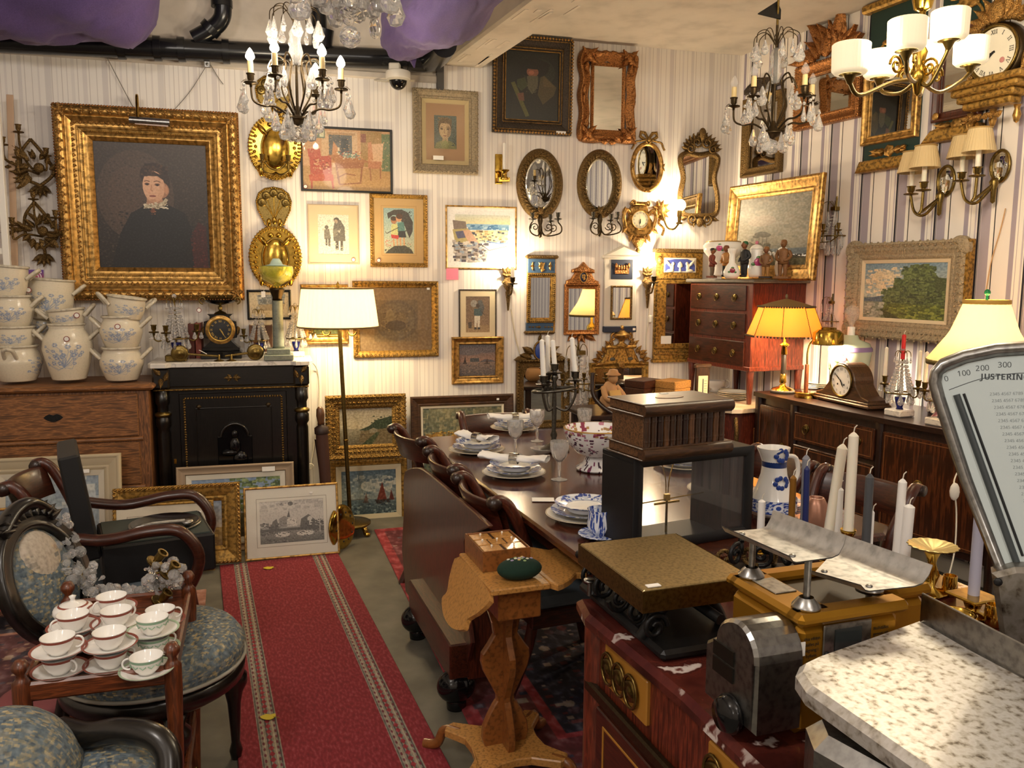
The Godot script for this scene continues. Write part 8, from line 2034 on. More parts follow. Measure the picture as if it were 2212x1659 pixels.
		P(t, "knob", M().ball(V(0, b[4] * 1.1, 0), 0.012), "#c8788c:0.2" if b[0] == "coffee_pot" else "china")
		P(t, "handle", M().tube(curve([V(0.04, b[4] * 0.8, 0), V(0.09, b[4] * 0.78, 0), V(0.085, b[4] * 0.4, 0), V(0.05, b[4] * 0.3, 0)], 6), 0.007, 8), "china")
		P(t, "spout", M().tube([V(-0.04, b[4] * 0.6, 0), V(-0.07, b[4] * 0.85, 0)], 0.01, 8), "china")
		rose(t, b[4] * 0.48, 0.05, -5, 1.3)
	t = T("bombe_commode", "small marquetry commode with bronze mounts and cream marble top under the tall chest", "commode", WR * off(0.46, 0, 0.34))
	P(t, "body", M().prism(smooth(v2([-0.4, -0.3, 0.38, -0.3, 0.44, -0.26, 0.42, 0.1, 0.4, 0.28, 0.2, 0.33, 0, 0.3, -0.2, 0.33, -0.4, 0.28]), 2), 0.1, 0.77, rx(-90) * scl(V(1, -1, 1)), 0.0, true), "red_wood")
	P(t, "marble_top", M().prism(smooth(v2([-0.44, -0.32, 0.44, -0.32, 0.47, -0.2, 0.45, 0.1, 0.44, 0.32, 0.2, 0.37, 0, 0.33, -0.2, 0.37, -0.43, 0.32]), 3), 0.772, 0.798, rx(-90) * scl(V(1, -1, 1)), 0.0), "#cdb8a0:0.3")
	P(t, "inlaid_panel", M().box(V(0.45, 0.52, 0.0), V(0.012, 0.3, 0.3), I0, 0.003), "birch_dark")
	P(t, "corner_mount", M().tube(curve([V(0.43, 0.74, 0.28), V(0.455, 0.65, 0.29), V(0.43, 0.5, 0.27)], 5), 0.014, 8), "bronze_gold")
	P(t, "key_plate", leaf(0.08, 0.05, 0.1), "bronze_gold", Transform3D(by(PI / 2), V(0.458, 0.5, 0.02)))
	for x in [-0.36, 0.38]:
		for z in [-0.25, 0.25]:
			P(t, "leg", M().tube([V(x, 0.12, z), V(x * 1.02, 0.0, z * 1.05)], 0.025, 8), "red_wood")
	for k in 4:
		plate("white gilt plate in the stack under the tall chest, " + ["lowest", "second", "third", "top one with a round sticker"][k], hp(1586, 862, 0.8) + V(0, k * 0.012, 0), 0.115, 0, "plates under the tall chest")
	t = T("sauce_boat", "white footed sauce boat with flower beside the thermometer", "sauce boat", at0(hp(1545, 846, 0.8)))
	P(t, "body", M().lathe(v2([0, 0, 0.035, 0, 0.02, 0.02, 0.05, 0.05, 0.055, 0.085, 0.05, 0.085, 0.04, 0.05, 0, 0.03]), 24, scl(V(1.4, 1, 0.9))), "china")
	P(t, "handle", M().tube(arc(0.075, 0.06, 0.03, 90, -90, 8), 0.006, 6), "china")
	t = T("flower_cup", "flowered china cup with a round sticker behind the sauce boat", "cup", at0(hp(1552, 830, 0.8) + V(0, 0.06, 0)))
	P(t, "body", M().lathe(v2([0, 0, 0.03, 0, 0.035, 0.02, 0.055, 0.06, 0.06, 0.1, 0.055, 0.1, 0.03, 0.02, 0, 0.02]), 24), "china")
	rose(t, 0.06, 0.055, -40, 0.9)
	var sp = hp(1408, 886, 0.79)
	t = T("side_table", "dark wooden side table behind the dining table carrying the boxes", "table", Transform3D(WB.basis, sp * V(1, 0, 1)))
	P(t, "table_top", M().box(V(-0.05, 0.775, -0.1), V(0.85, 0.03, 0.45), I0, 0.006), "dark_wood")
	for x in [-0.42, 0.32]:
		for z in [-0.28, 0.08]:
			P(t, "leg", M().box(V(x, 0.38, z), V(0.04, 0.76, 0.04), I0, 0.004), "dark_wood_y")
	for b in [["wooden box with a small brass lock, left of the pale box", 1389, 866, 0.2, "mahogany"], ["pale honey wooden box behind the dark one", 1452, 868, 0.18, "birch"]]:
		t = T("wooden_box", b[0], "box", Transform3D(WB.basis * by(0.5), hp(b[1], b[2] + 8, 0.79)), "wooden boxes behind the table")
		P(t, "body", M().box(V(0, 0.06, 0), V(b[3], 0.12, 0.16), I0, 0.004), b[4])
		P(t, "lid", M().box(V(0, 0.146, 0), V(b[3] + 0.004, 0.05, 0.164), I0, 0.004), b[4])
		P(t, "lock", M().ball(V(0, 0.09, 0.08), V(0.014, 0.014, 0.004)), "old_brass")
	t = T("thermometer", "wooden wall thermometer with cream scale standing beside the boxes", "thermometer", Transform3D(WB.basis, hp(1515, 876, 0.79)))
	P(t, "board", M().box(V(0, 0.13, 0), V(0.1, 0.26, 0.02), I0, 0.004), "walnut_y")
	P(t, "cornice", M().box(V(0, 0.265, 0), V(0.12, 0.025, 0.03), I0, 0.006), "walnut")
	P(t, "scale", M().box(V(0, 0.105, 0.011), V(0.07, 0.19, 0.004), I0, 0.001), "#d8cfa8:0.6")
	P(t, "tube", M().tube([V(0, 0.03, 0.015), V(0, 0.18, 0.015)], 0.003, 6), "#6a6a6a:0.3")
	for k in 9:
		P(t, "degree_mark", M().box(V(0.018, 0.03 + k * 0.017, 0.0135), V(0.02, 0.002, 0.001)), "#4a4434:0.6")
	t = T("carved_reader", "carved pale wooden figure of a person in a cap reading, in a curved wooden seat", "carving", Transform3D(by(0.6), hp(1316, 890, 0.79)))
	P(t, "figure", M().ball(V(0, 0.06, 0), V(0.07, 0.07, 0.06)).ball(V(0, 0.13, 0.0), V(0.055, 0.07, 0.045)).ball(V(0.01, 0.215, 0.02), V(0.03, 0.036, 0.034)).tube(curve([V(0.05, 0.16, 0), V(0.08, 0.1, 0.04), V(0.03, 0.08, 0.08)], 4), 0.02, 8).tube(curve([V(-0.05, 0.16, 0), V(-0.07, 0.1, 0.05), V(-0.02, 0.08, 0.08)], 4), 0.02, 8), "#b08458:0.6")
	P(t, "cap", M().lathe(v2([0.045, 0.235, 0.05, 0.24, 0.034, 0.25, 0.026, 0.27, 0, 0.275]), 16, off(0.01, 0, 0.02)), "#a87c50:0.6")
	P(t, "open_book", M().box(V(0, 0.07, 0.1), V(0.09, 0.08, 0.01), rx(-25, V(0, 0.0, 0))), "#b8924e:0.6")
	P(t, "seat_back", M().tube(curve([V(-0.1, 0.25, -0.05), V(-0.1, 0.1, -0.03), V(-0.02, 0.0, 0.06), V(0.08, -0.0, 0.1)], 5), 0.014, 8), "dark_wood")
	t = T("sideboard", "dark inlaid mahogany sideboard with brass ring handles along the right wall", "sideboard", WR * off(1.8, 0, 0.02))
	var bow = []
	for k in 13:
		var u = k / 6.0 - 1.0
		bow.append(Vector2(u * 0.87, 0.5 + 0.05 * (1.0 - u * u)))
	P(t, "top", M().prism([Vector2(0.87, 0)] + bow.map(func(p): return Vector2(-p.x, p.y)) + [Vector2(-0.87, 0)], 0.885, 0.912, rx(-90) * scl(V(1, -1, 1))), "dark_wood")
	P(t, "body", M().prism([Vector2(0.84, 0)] + bow.map(func(p): return Vector2(-p.x * 0.965, p.y - 0.03)) + [Vector2(-0.84, 0)], 0.3, 0.885, rx(-90) * scl(V(1, -1, 1)), 0.0), "dark_wood_y")
	for d in [["door", -0.66, 0.59, 0.32, 0.5, 0.0], ["drawer", -0.15, 0.76, 0.62, 0.17, 0.0], ["drawer", -0.15, 0.5, 0.62, 0.3, 0.0], ["door", 0.5, 0.59, 0.58, 0.5, 0.0]]:
		var zf = 0.47 + 0.05 * (1.0 - pow(d[1] / 0.87, 2.0))
		var a = deg_to_rad(6.5 * d[1])
		var xf = Transform3D(by(a), V(d[1], d[2], zf))
		var p = P(t, d[0], M().box(V(0, 0, 0.004), V(d[3], d[4], 0.02), I0, 0.004), "flame", xf)
		P(p, "inlay_line", M().frame(d[3] - 0.03, d[4] - 0.03, v2([0, 0.014, 0, 0.0155, 0.004, 0.0155, 0.004, 0.014])), "#7a4a24:0.4")
		if d[0] == "door":
			P(p, "oval_inlay", M().ball(V(0, 0, 0.012), V(d[3] * 0.36, 0.2, 0.005), I0, 32, 8), "flame")
			ring_pull(p, V(d[3] * (0.3 if d[1] < 0 else -0.1), 0.02, 0.017), 0.026)
		else:
			for x in [-0.2, 0.2]:
				ring_pull(p, V(x, 0, 0.014), 0.026)
	for x in [-0.83, -0.48, 0.18, 0.83]:
		P(t, "leg", M().lathe(v2([0, 0, 0.018, 0, 0.028, 0.34, 0.03, 0.885, 0, 0.885]), 4, Transform3D(by(PI / 4), V(x, 0, 0.46 + 0.05 * (1.0 - x * x)))), "dark_wood_y")
	var H = 0.913
	t = T("shaded_lamp", "table lamp with eight sided orange shade, dark column and brass foot, lit", "lamp", Transform3D(WR.basis, hp(1690, 848, H)))
	P(t, "base", M().lathe(v2([0, 0, 0.075, 0, 0.075, 0.014, 0.07, 0.02, 0, 0.02]), 28), "grey_marble")
	P(t, "brass_foot", M().lathe(v2([0.072, 0.018, 0.06, 0.03, 0.025, 0.04, 0.014, 0.06, 0.022, 0.065, 0.018, 0.12, 0, 0.12]), 24), "polished_brass")
	P(t, "column", M().lathe(v2([0.017, 0.12, 0.016, 0.24, 0.0, 0.24]), 8), "#2c241c:0.3")
	P(t, "capital", M().lathe(v2([0.012, 0.24, 0.02, 0.245, 0.016, 0.29, 0.03, 0.3, 0.03, 0.305, 0.008, 0.32, 0.006, 0.36, 0, 0.36]), 20), "polished_brass")
	var os = mk("amber_shade", "d8a860", 0.6)
	os.backlight_enabled = true
	os.backlight = Color.html("d8a860")
	P(t, "shade", M().lathe(v2([0.235, 0.365, 0.165, 0.545, 0.163, 0.545, 0.233, 0.365, 0.235, 0.365]), 8), os)
	P(t, "shade_top", M().lathe(v2([0.172, 0.543, 0.09, 0.57, 0.012, 0.59, 0, 0.592]), 8), "#7a5f34:0.8")
	var fr = M()
	for k in 64:
		var a = TAU * k / 64
		var c8 = cos(PI / 8) / cos(fposmod(a, PI / 4) - PI / 8)
		for e in [[0.235, 0.36], [0.168, 0.542]]:
			fr.ball(V(cos(a) * e[0] * c8 * 1.02, e[1], sin(a) * e[0] * c8 * 1.02), 0.007, I0, 6, 4)
	stuff(P(t, "bead_trim", fr, "#4c4226:0.7"))
	for k in 8:
		var a = TAU * k / 8
		P(t, "seam", M().tube([V(cos(a) * 0.236, 0.365, sin(a) * 0.236), V(cos(a) * 0.166, 0.545, sin(a) * 0.166)], 0.002, 5), "#5a3a1c:0.7")
	P(t, "finial", M().ball(V(0, 0.605, 0), V(0.009, 0.016, 0.009)), "#6a5a3c:0.5")
	for s in [-1, 1]:
		P(t, "bulb", M().ball(V(s * 0.09, 0.45, 0.05), 0.026), "bulb_lit")
		lamp("amber_lamp_light", t.transform * V(s * 0.09, 0.45, 0.05), 0.3, Color(1, 0.86, 0.64), 0.025)
	t = T("desk_lamp", "brass desk lamp with drum shade and wooden post, lit, beside the mantel clock", "lamp", Transform3D(WR.basis, hp(1740, 858, H)))
	P(t, "base", M().lathe(v2([0, 0, 0.066, 0, 0.066, 0.03, 0.062, 0.034, 0, 0.035]), 32), "polished_brass")
	P(t, "post", M().lathe(v2([0.013, 0.03, 0.013, 0.2, 0.0, 0.2]), 16), "teak_y")
	P(t, "arm", M().tube(curve([V(0, 0.2, 0), V(0, 0.28, 0), V(0.02, 0.345, -0.01), V(0.09, 0.385, -0.03)], 6), 0.006, 8), "old_brass")
	P(t, "shade", M().lathe(v2([0.088, 0.33, 0.09, 0.335, 0.086, 0.4, 0.06, 0.418, 0.045, 0.42, 0.045, 0.43, 0.03, 0.434, 0, 0.434, 0, 0.425, 0.04, 0.415, 0.082, 0.396, 0.085, 0.335]), 36, off(0.13, 0, -0.03)), "polished_brass")
	P(t, "bulb", M().ball(V(0.13, 0.365, -0.03), 0.028), "bulb_lit")
	lamp("desk_lamp_light", t.transform * V(0.13, 0.355, -0.03), 0.7, Color(1, 0.93, 0.82), 0.03)
	t = T("lamp_cable", "coiled white lamp cable on the sideboard behind the desk lamp", "cable", at0(hp(1752, 840, H)))
	P(t, "cable", M().tube(range(40).map(func(k): return V(cos(k * 0.5) * (0.05 - k * 0.0004), 0.006 + 0.0008 * k, sin(k * 0.5) * 0.035)), 0.0035, 6), "#efe8dc:0.5")
	for k in 3:
		plate("white plate in the stack behind the desk lamp, " + ["bottom", "middle", "top"][k], hp(1775, 838, H) + V(0, k * 0.01, 0), 0.11, 0, "plates behind the desk lamp")
	t = T("vase_lamp", "pale green porcelain vase lamp with roses and an unlit clear bulb", "lamp", Transform3D(WR.basis, on(WR, 1834, 800, 0.16) * V(1, 0, 1) + V(0, H, 0)))
	P(t, "body", M().lathe(v2([0, 0, 0.07, 0, 0.075, 0.03, 0.085, 0.1, 0.115, 0.22, 0.125, 0.29, 0.11, 0.33, 0.05, 0.355, 0.04, 0.38, 0, 0.38]), 32), "#c3ceb4:0.15")
	P(t, "violet_band", M().lathe(v2([0.1185, 0.312, 0.1265, 0.3, 0.127, 0.285]), 32), "#8f7aa8:0.2")
	rose(t, 0.24, 0.12, 25, 1.3, "#a85868:0.2")
	rose(t, 0.2, 0.112, -45, 1.6, "#b87060:0.2")
	P(t, "socket", M().lathe(v2([0.022, 0.37, 0.022, 0.43, 0, 0.43]), 16), "#f2efe8:0.4")
	P(t, "bulb", M().lathe(v2([0.012, 0.43, 0.016, 0.45, 0.04, 0.49, 0.044, 0.52, 0.03, 0.55, 0, 0.562]), 18), "clear_bulb")
	t = T("tambour_clock", "brown wooden tambour mantel clock with white dial on the sideboard", "clock", Transform3D(WR.basis * by(-0.12), hp(1836, 872, H)))
	P(t, "plinth", M().box(V(0, 0.014, 0), V(0.5, 0.02, 0.16), I0, 0.006).box(V(0, 0.03, 0), V(0.48, 0.014, 0.15), I0, 0.004), "walnut")
	P(t, "case", M().prism([Vector2(-0.23, 0.036), Vector2(0.23, 0.036), Vector2(0.23, 0.05), Vector2(0.17, 0.065), Vector2(0.125, 0.11)] + arc(0, 0.125, 0.115, 0, 180, 16).map(func(p): return Vector2(p.x, p.y)) + [Vector2(-0.125, 0.11), Vector2(-0.17, 0.065), Vector2(-0.23, 0.05)], -0.06, 0.065, I0, 0.004), "walnut")
	clock_face(t, off(0, 0.135, 0.068), 0.085, "#f4f4f0:0.3", "old_brass", 4.9, 51.0, false)
	for x in [-0.028, 0.028]:
		P(t, "winding_hole", M().ball(V(x, 0.115, 0.07), V(0.006, 0.006, 0.002)), "black")
	P(t, "side_door", M().box(V(-0.21, 0.005, 0), V(0.03, 0.01, 0.1)).box(V(0.21, 0.005, 0), V(0.03, 0.01, 0.1)), "dark_wood")
	girandole("crystal candelabrum with cobalt stem, red centre and ivory candles beside the mantel clock", Transform3D(WR.basis, hp(1942, 898, H)), 0.36, [[180, "wax"], [0, "wax"]])
	var gp = hp(1942, 898, H)
	tumbler_candle("candle", "red candle standing in the middle of the crystal candelabrum", gp + V(0, 0.3, 0), 0.13, 0.011, "#c02028:0.4")
	girandole("crystal candelabrum with cobalt stem half hidden behind the white scale dial", Transform3D(WR.basis, hp(2032, 918, H)), 0.36, [[180, "wax"]])
	t = T("pink_vase", "pink porcelain vase with a painted building and gilt bands", "vase", Transform3D(WR.basis, WR * V(2.2, H, 0.33)))
	P(t, "body", M().lathe(v2([0, 0, 0.07, 0, 0.07, 0.02, 0.045, 0.05, 0.06, 0.1, 0.085, 0.19, 0.08, 0.23, 0.055, 0.25, 0.06, 0.285, 0.075, 0.3, 0.06, 0.3, 0.04, 0.26, 0, 0.2]), 32), "#c97f8c:0.15")
	P(t, "painted_panel", M().ball(V(-0.02, 0.16, 0.072), V(0.035, 0.045, 0.008)), "#b8b4a0:0.2")
	P(t, "painted_tower", M().prism(v2([-0.02, -0.02, 0.015, -0.02, 0.012, 0.005, 0.0, 0.03, -0.014, 0.004]), 0.0, 0.004, off(-0.02, 0.155, 0.078)), "#7a3a2c:0.3")
	P(t, "gilt_band", M().lathe(v2([0.07, 0.296, 0.077, 0.3, 0.07, 0.304]), 32), "#b08a48:0.3:0.6")
	t = T("slatted_box", "small slatted wooden box on the sideboard behind the crystal candelabrum", "box", Transform3D(WR.basis, WR * V(2.02, H, 0.14)))
	for k in 6:
		P(t, "slat", M().box(V(-0.05 + k * 0.02, 0.1, 0), V(0.015, 0.2, 0.1), I0, 0.003), "walnut_y")
	t = T("pleated_lamp", "table lamp with flared pleated cream shade and green glass finial, lit", "lamp", Transform3D(WR.basis, hp(2110, 935, H)))
	P(t, "base", M().lathe(v2([0, 0, 0.08, 0, 0.08, 0.02, 0.03, 0.05, 0.06, 0.14, 0.05, 0.22, 0.015, 0.26, 0.012, 0.4, 0, 0.4]), 24), "polished_brass")
	var ps = pleated_lamp_shade(t, 0.235, 0.095, 0.27, 0.34, "f6e4c0", 26)
	ps.mesh = M().lathe(v2([0.235, 0, 0.19, 0.06, 0.145, 0.13, 0.11, 0.2, 0.095, 0.27, 0.0935, 0.27, 0.1435, 0.13, 0.2335, 0.0, 0.235, 0]), 96, I0, func(an, y): return 1.0 + 0.014 * sin((an + y * 2.5) * 24)).mesh()
	P(t, "shade_fringe", M().lathe(v2([0.235, -0.02, 0.237, 0.002, 0.232, 0.002, 0.235, -0.02]), 64, off(0, 0.34, 0), func(an, y): return 1.0 + 0.0 * y + 0.006 * absf(sin(an * 8))), "#8a7a3c:0.8")
	P(t, "shade_trim", M().lathe(v2([0.097, 0.262, 0.1, 0.265, 0.1, 0.282, 0.09, 0.282]), 32, off(0, 0.34, 0)), "#a8843c:0.7")
	P(t, "finial", M().ball(V(0, 0.655, 0), V(0.014, 0.016, 0.014)).tube([V(0, 0.6, 0), V(0, 0.645, 0)], 0.006, 8), "#14603c:0.1")
	P(t, "bulb", M().ball(V(0, 0.46, 0), 0.03), "bulb_lit")
	lamp("pleated_lamp_light", t.transform * V(0, 0.46, 0), 0.36, Color(1, 0.9, 0.7), 0.03)
	t = T("switch_cord", "white lamp cord with an oval switch hanging at the end of the sideboard", "cord")
	P(t, "cord", M().tube(curve([at(2078, 1000, 3.3), at(2062, 1035, 3.25), at(2062, 1060, 3.2), at(2066, 1110, 3.2), at(2062, 1190, 3.15), at(2045, 1260, 3.1)], 5), 0.003, 6), "#e8e0cc:0.5")
	P(t, "switch", M().ball(at(2062, 1062, 3.2), V(0.02, 0.036, 0.014)), "#f2ece0:0.4")
# ---------------------------------------------------------------- the near right: scales, glass case, book box, sewing table
func flat_poly(a: Array, h) -> Array:
	var o = []
	for i in range(0, a.size(), 2):
		var p = hp(a[i], a[i + 1], h)
		o.append(Vector2(p.x, -p.z))
	return o
func slab(a: Array, h, th, bev = 0.0) -> Mb:
	return M().prism(flat_poly(a, h), h - th, h, rx(-90), bev)
func text(o, s, size, mt, xf: Transform3D, bold = false):
	var f := SystemFont.new()
	f.font_names = PackedStringArray(["Droid Sans"])
	f.font_weight = 700 if bold else 400
	var tm := TextMesh.new()
	tm.font = f
	tm.text = s
	tm.font_size = 32
	tm.pixel_size = size / 32.0
	tm.depth = 0.0005
	P(o, "lettering", tm, mt, xf)
func foreground():
	var t: Node3D
	var e = (hp(1640, 1659, 0.85) - hp(1235, 1290, 0.85)).normalized()
	var AB = Basis(Vector3.UP.cross(e), Vector3.UP, e)
	var CM = Transform3D(AB, hp(1237, 1292, 0.85) * V(1, 0, 1))
	t = T("marquetry_commode", "marquetry commode with red veined marble top and gilt rosette frieze in the foreground", "commode", CM)
	P(t, "marble_top", M().prism(smooth(v2([0.01, 0.0, 0.1, -0.015, 1.0, 0.0, 1.0, -1.4, 0.0, -1.4, -0.012, -1.0, 0.006, -0.5, -0.012, -0.1]), 1), 0.822, 0.85, rx(-90), 0.012), "red_marble")
	P(t, "body", M().box(V(0.5, 0.45, 0.7), V(0.94, 0.74, 1.34), I0, 0.01), "red_wood")
	P(t, "stile", M().lathe(v2([0, 0.05, 0.04, 0.05, 0.04, 0.82, 0, 0.82]), 16, off(0.05, 0, 0.06)), "red_wood")
	var gi = mk("inlay_gold", "a8742c", 0.4)
	for k in 3:
		var zc = 0.24 + k * 0.42
		var L = [0.2, 0.42, 0.36][k]
		var d = P(t, "drawer", M().box(V(0.027, 0.745, zc + (0.12 if k else 0.0)), V(0.012, 0.1, L), I0, 0.003), gi)
		for j in int(L / 0.055):
			var p = V(0.018, 0.745, zc + (0.12 if k else 0.0) - L / 2 + 0.03 + j * 0.055)
			P(d, "gilt_rosette", M().lathe(v2([0.025, 0, 0.022, 0.008, 0.014, 0.004, 0.01, 0.008, 0, 0.01]), 14, rot(Vector3.BACK, 90, p), func(an, _y): return 1.0 + 0.1 * sin(an * 6)).tube(ellipse(0.029, 0.036, 16).map(func(q2): return p + V(-0.004, q2.y, q2.x)) + [p + V(-0.004, 0, 0.029)], 0.004, 5), "old_brass")
	P(t, "bronze_rail", M().box(V(0.02, 0.655, 0.7), V(0.02, 0.03, 1.3), I0, 0.005), "bronze")
	for k in 2:
		var zc = 0.27 + k * 0.62
		var d = P(t, "door", M().box(V(0.027, 0.36, zc), V(0.014, 0.52, 0.34 + k * 0.18), I0, 0.003), "mahogany_z")
		P(d, "inlay_line", M().frame(0.26 + k * 0.18, 0.46, v2([0, 0.0, 0, 0.002, 0.005, 0.002, 0.005, 0]), Transform3D(by(-PI / 2), V(0.02, 0.36, zc))), gi)
		P(d, "arch_inlay", M().prism(v2([-0.08, -0.2, 0.08, -0.2]) + arc(0, 0.05, 0.08, 0, 180, 12).map(func(p): return Vector2(p.x, p.y)), 0, 0.002, Transform3D(by(-PI / 2), V(0.0195, 0.36, zc))), gi)
		P(d, "lattice_panel", M().prism(v2([-0.062, -0.19, 0.062, -0.19, 0.05, 0.0, 0.0, 0.02, -0.05, 0.0]), 0.002, 0.003, Transform3D(by(-PI / 2), V(0.0195, 0.36, zc))), "mahogany_z")
		for j in 7:
			P(d, "lattice_bar", M().box(V(0, 0, 0), V(0.12, 0.003, 0.001), Transform3D(by(-PI / 2), V(0.016, 0.2 + j * 0.022, zc))), gi)
		ring_pull(d, Vector3.ZERO, 0.04)
		d.get_child(-1).transform = Transform3D(by(-PI / 2), V(0.018, 0.43, zc))
	for z in [0.06, 1.3]:
		P(t, "foot", M().lathe(v2([0, 0, 0.025, 0, 0.04, 0.05, 0.03, 0.09, 0, 0.09]), 14, off(0.06, 0, z)), "dark_wood")
	var c0 = hp(1365, 1197, 0.782)
	var cx = (hp(1632, 972, 1.08) - hp(1365, 1002, 1.08)).normalized()
	var GC = Transform3D(Basis(cx, Vector3.UP, cx.cross(Vector3.UP)), c0 + cx * 0.235 - cx.cross(Vector3.UP) * 0.09)
	t = T("balance_case", "black glass fronted case holding a brass chemist balance on the table end", "case", GC)
	for b in [[0, 0.29, 0, 0.47, 0.02, 0.18], [0, 0.01, 0, 0.47, 0.02, 0.18], [-0.225, 0.15, 0, 0.02, 0.27, 0.18], [0.225, 0.15, 0, 0.02, 0.27, 0.18]]:
		P(t, "panel", M().box(V(b[0], b[1], b[2]), V(b[3], b[4], b[5]), I0, 0.004), "black")
	P(t, "front_frame", M().frame(0.47, 0.3, v2([0, 0, 0, 0.012, 0.03, 0.012, 0.03, 0]), off(0, 0.15, 0.085)), "black")
	for z in [0.088, -0.085]:
		P(t, "glass", M().card(0.42, 0.25, off(0, 0.15, z)), "pane")
	P(t, "inner_slip", M().box(V(0.17, 0.15, 0.0), V(0.1, 0.27, 0.16), I0, 0.002), "dark_wood_y")
	P(t, "balance_beam", M().tube([V(-0.18, 0.125, 0), V(0.11, 0.135, 0)], 0.002, 6).box(V(-0.04, 0.118, 0), V(0.1, 0.007, 0.004)), "polished_brass")
	P(t, "pillar", M().tube([V(-0.04, 0.02, 0), V(-0.04, 0.14, 0)], 0.004, 8).box(V(-0.04, 0.135, 0), V(0.018, 0.022, 0.012)), "polished_brass")
	for s in [-1, 1]:
		P(t, "pointer_arm", M().tube(curve([V(-0.04 + s * 0.004, 0.15, 0), V(-0.04 + s * 0.008, 0.2, 0), V(-0.04 + s * 0.024, 0.25, 0)], 4), 0.002, 5), "polished_brass")
	P(t, "index_plate", M().box(V(-0.04, 0.252, 0), V(0.055, 0.014, 0.003)), "#e0cf9a:0.3:0.4")
	P(t, "price_slip", M().box(V(-0.2, 0.301, 0.06), V(0.03, 0.002, 0.02)), "paper")
	var b0 = hp(1392, 995, 1.085)
	cx = (hp(1577, 975, 1.085) - b0).normalized()
	var zx = cx.cross(Vector3.UP)
	t = T("book_box", "wooden box made like a row of leather books between two large volumes", "box", Transform3D(Basis(cx, Vector3.UP, zx), b0 + cx * 0.155 - zx * 0.095))
	for y in [0.017, 0.15]:
		P(t, "volume", M().box(V(0, y, 0), V(0.322, 0.03, 0.19), I0, 0.004), "oak")
		P(t, "spine", M().tube([V(-0.166, y, 0.095), V(0.166, y, 0.095)], 0.019, 14), "walnut")
		for s in [-1, 1]:
			P(t, "board", M().box(V(0, y + s * 0.017, 0.002), V(0.335, 0.006, 0.2), I0, 0.002), "walnut")
	P(t, "body", M().box(V(0, 0.083, -0.005), V(0.305, 0.1, 0.17), I0, 0.002), "oak")
	P(t, "top_inlay", M().prism(ellipse(0.05, 0.03, 20), 0, 0.0015, rx(-90, V(0.0, 0.17, 0))), "oak")
	for k in 13:
		var r = 0.0112
		P(t, "book_spine", M().lathe(v2([r, 0.034, r, 0.131, r, 0.131, 0, 0.131]), 12, off(-0.14 + k * 0.0233, 0, 0.082)).lathe(v2([r * 1.06, 0.05, r * 1.1, 0.053, r * 1.06, 0.056]), 12, off(-0.14 + k * 0.0233, 0, 0.082)).lathe(v2([r * 1.06, 0.11, r * 1.1, 0.113, r * 1.06, 0.116]), 12, off(-0.14 + k * 0.0233, 0, 0.082)), ["walnut_y", "oak_y", "dark_wood_y", "walnut_y"][(k * 3) % 4])
	P(t, "price_slip", M().box(V(0.03, 0.1705, -0.07), V(0.024, 0.002, 0.016)), "paper")
	var ip = (hp(1250, 1178, 1.0) + hp(1600, 1220, 1.0)) * 0.5
	t = T("iron_scale", "iron shop scale with worn square brass plate on the red marble", "scale", Transform3D(AB, V(ip.x, 0.851, ip.z)))
	P(t, "brass_plate", M().box(V(0, 0.14, 0.02), V(0.26, 0.012, 0.32), I0, 0.004), "worn_brass")
	P(t, "plate_edge", M().frame(0.264, 0.324, v2([0, 0.0, 0, 0.046, 0.003, 0.046, 0.003, 0]), rx(90, V(0, 0.144, 0.02))), "old_brass")
	P(t, "base", M().box(V(0, 0.012, 0), V(0.2, 0.024, 0.42), I0, 0.008), "iron")
	for z in [-0.12, 0.12]:
		P(t, "frame", M().tube(curve([V(-0.1, 0.02, z), V(-0.06, 0.08, z * 1.1), V(0, 0.11, z), V(0.06, 0.08, z * 1.1), V(0.1, 0.02, z)], 5), 0.014, 8), "iron")
	for k in 5:
		P(t, "scroll", M().tube(scroll(0, 0, 0.03, 90 * k, 1.4, 1, 0, 20), 0.006, 6, Transform3D(AB.inverse() * by(0.4), V(-0.09, 0.055, -0.16 + k * 0.08))), "iron")
	P(t, "beam", M().tube([V(-0.06, 0.06, -0.3), V(0, 0.1, 0), V(0.04, 0.07, 0.2)], 0.012, 8), "iron")
	P(t, "thumb_screw", M().lathe(v2([0, 0, 0.005, 0, 0.005, 0.03, 0.014, 0.034, 0.014, 0.04, 0, 0.04]), 14, off(-0.12, 0.03, -0.1)), "steel")
	P(t, "price_slip", M().box(V(-0.1, 0.148, 0.165), V(0.03, 0.002, 0.014)), "paper")
	t = T("iron_scrollwork", "small heap of black and gilt scrolled metal candlesticks between the scales", "candlestick", at0(hp(1640, 1235, 0.86)))
	for k in 8:
		P(t, "scroll", M().tube(scroll(0, 0, 0.03, k * 70, 1.3, 1 if k % 2 else -1, 0, 18), 0.006, 6, Transform3D(by(k * 0.7), V(-0.09 + k * 0.022, 0.04 + 0.012 * (k % 3), 0.02 * sin(k * 2.0)))), "iron" if k % 3 else "bronze_gold")
	P(t, "foot", M().box(V(0, 0.008, 0), V(0.2, 0.016, 0.06), I0, 0.006), "iron")
	var gf = hp(1725, 1342, 1.06)
	t = T("gold_scale", "gold painted counter scale with chrome housing and two bent aluminium trays", "scale", Transform3D(AB, V(gf.x, 0.851, gf.z)))
	var GP = "#a8781f:0.3:0.7"
	P(t, "body", M().box(V(0.11, 0.1, -0.1), V(0.22, 0.2, 0.2), I0, 0.016).box(V(0.24, 0.1, -0.12), V(0.16, 0.2, 0.16), I0, 0.016), GP)
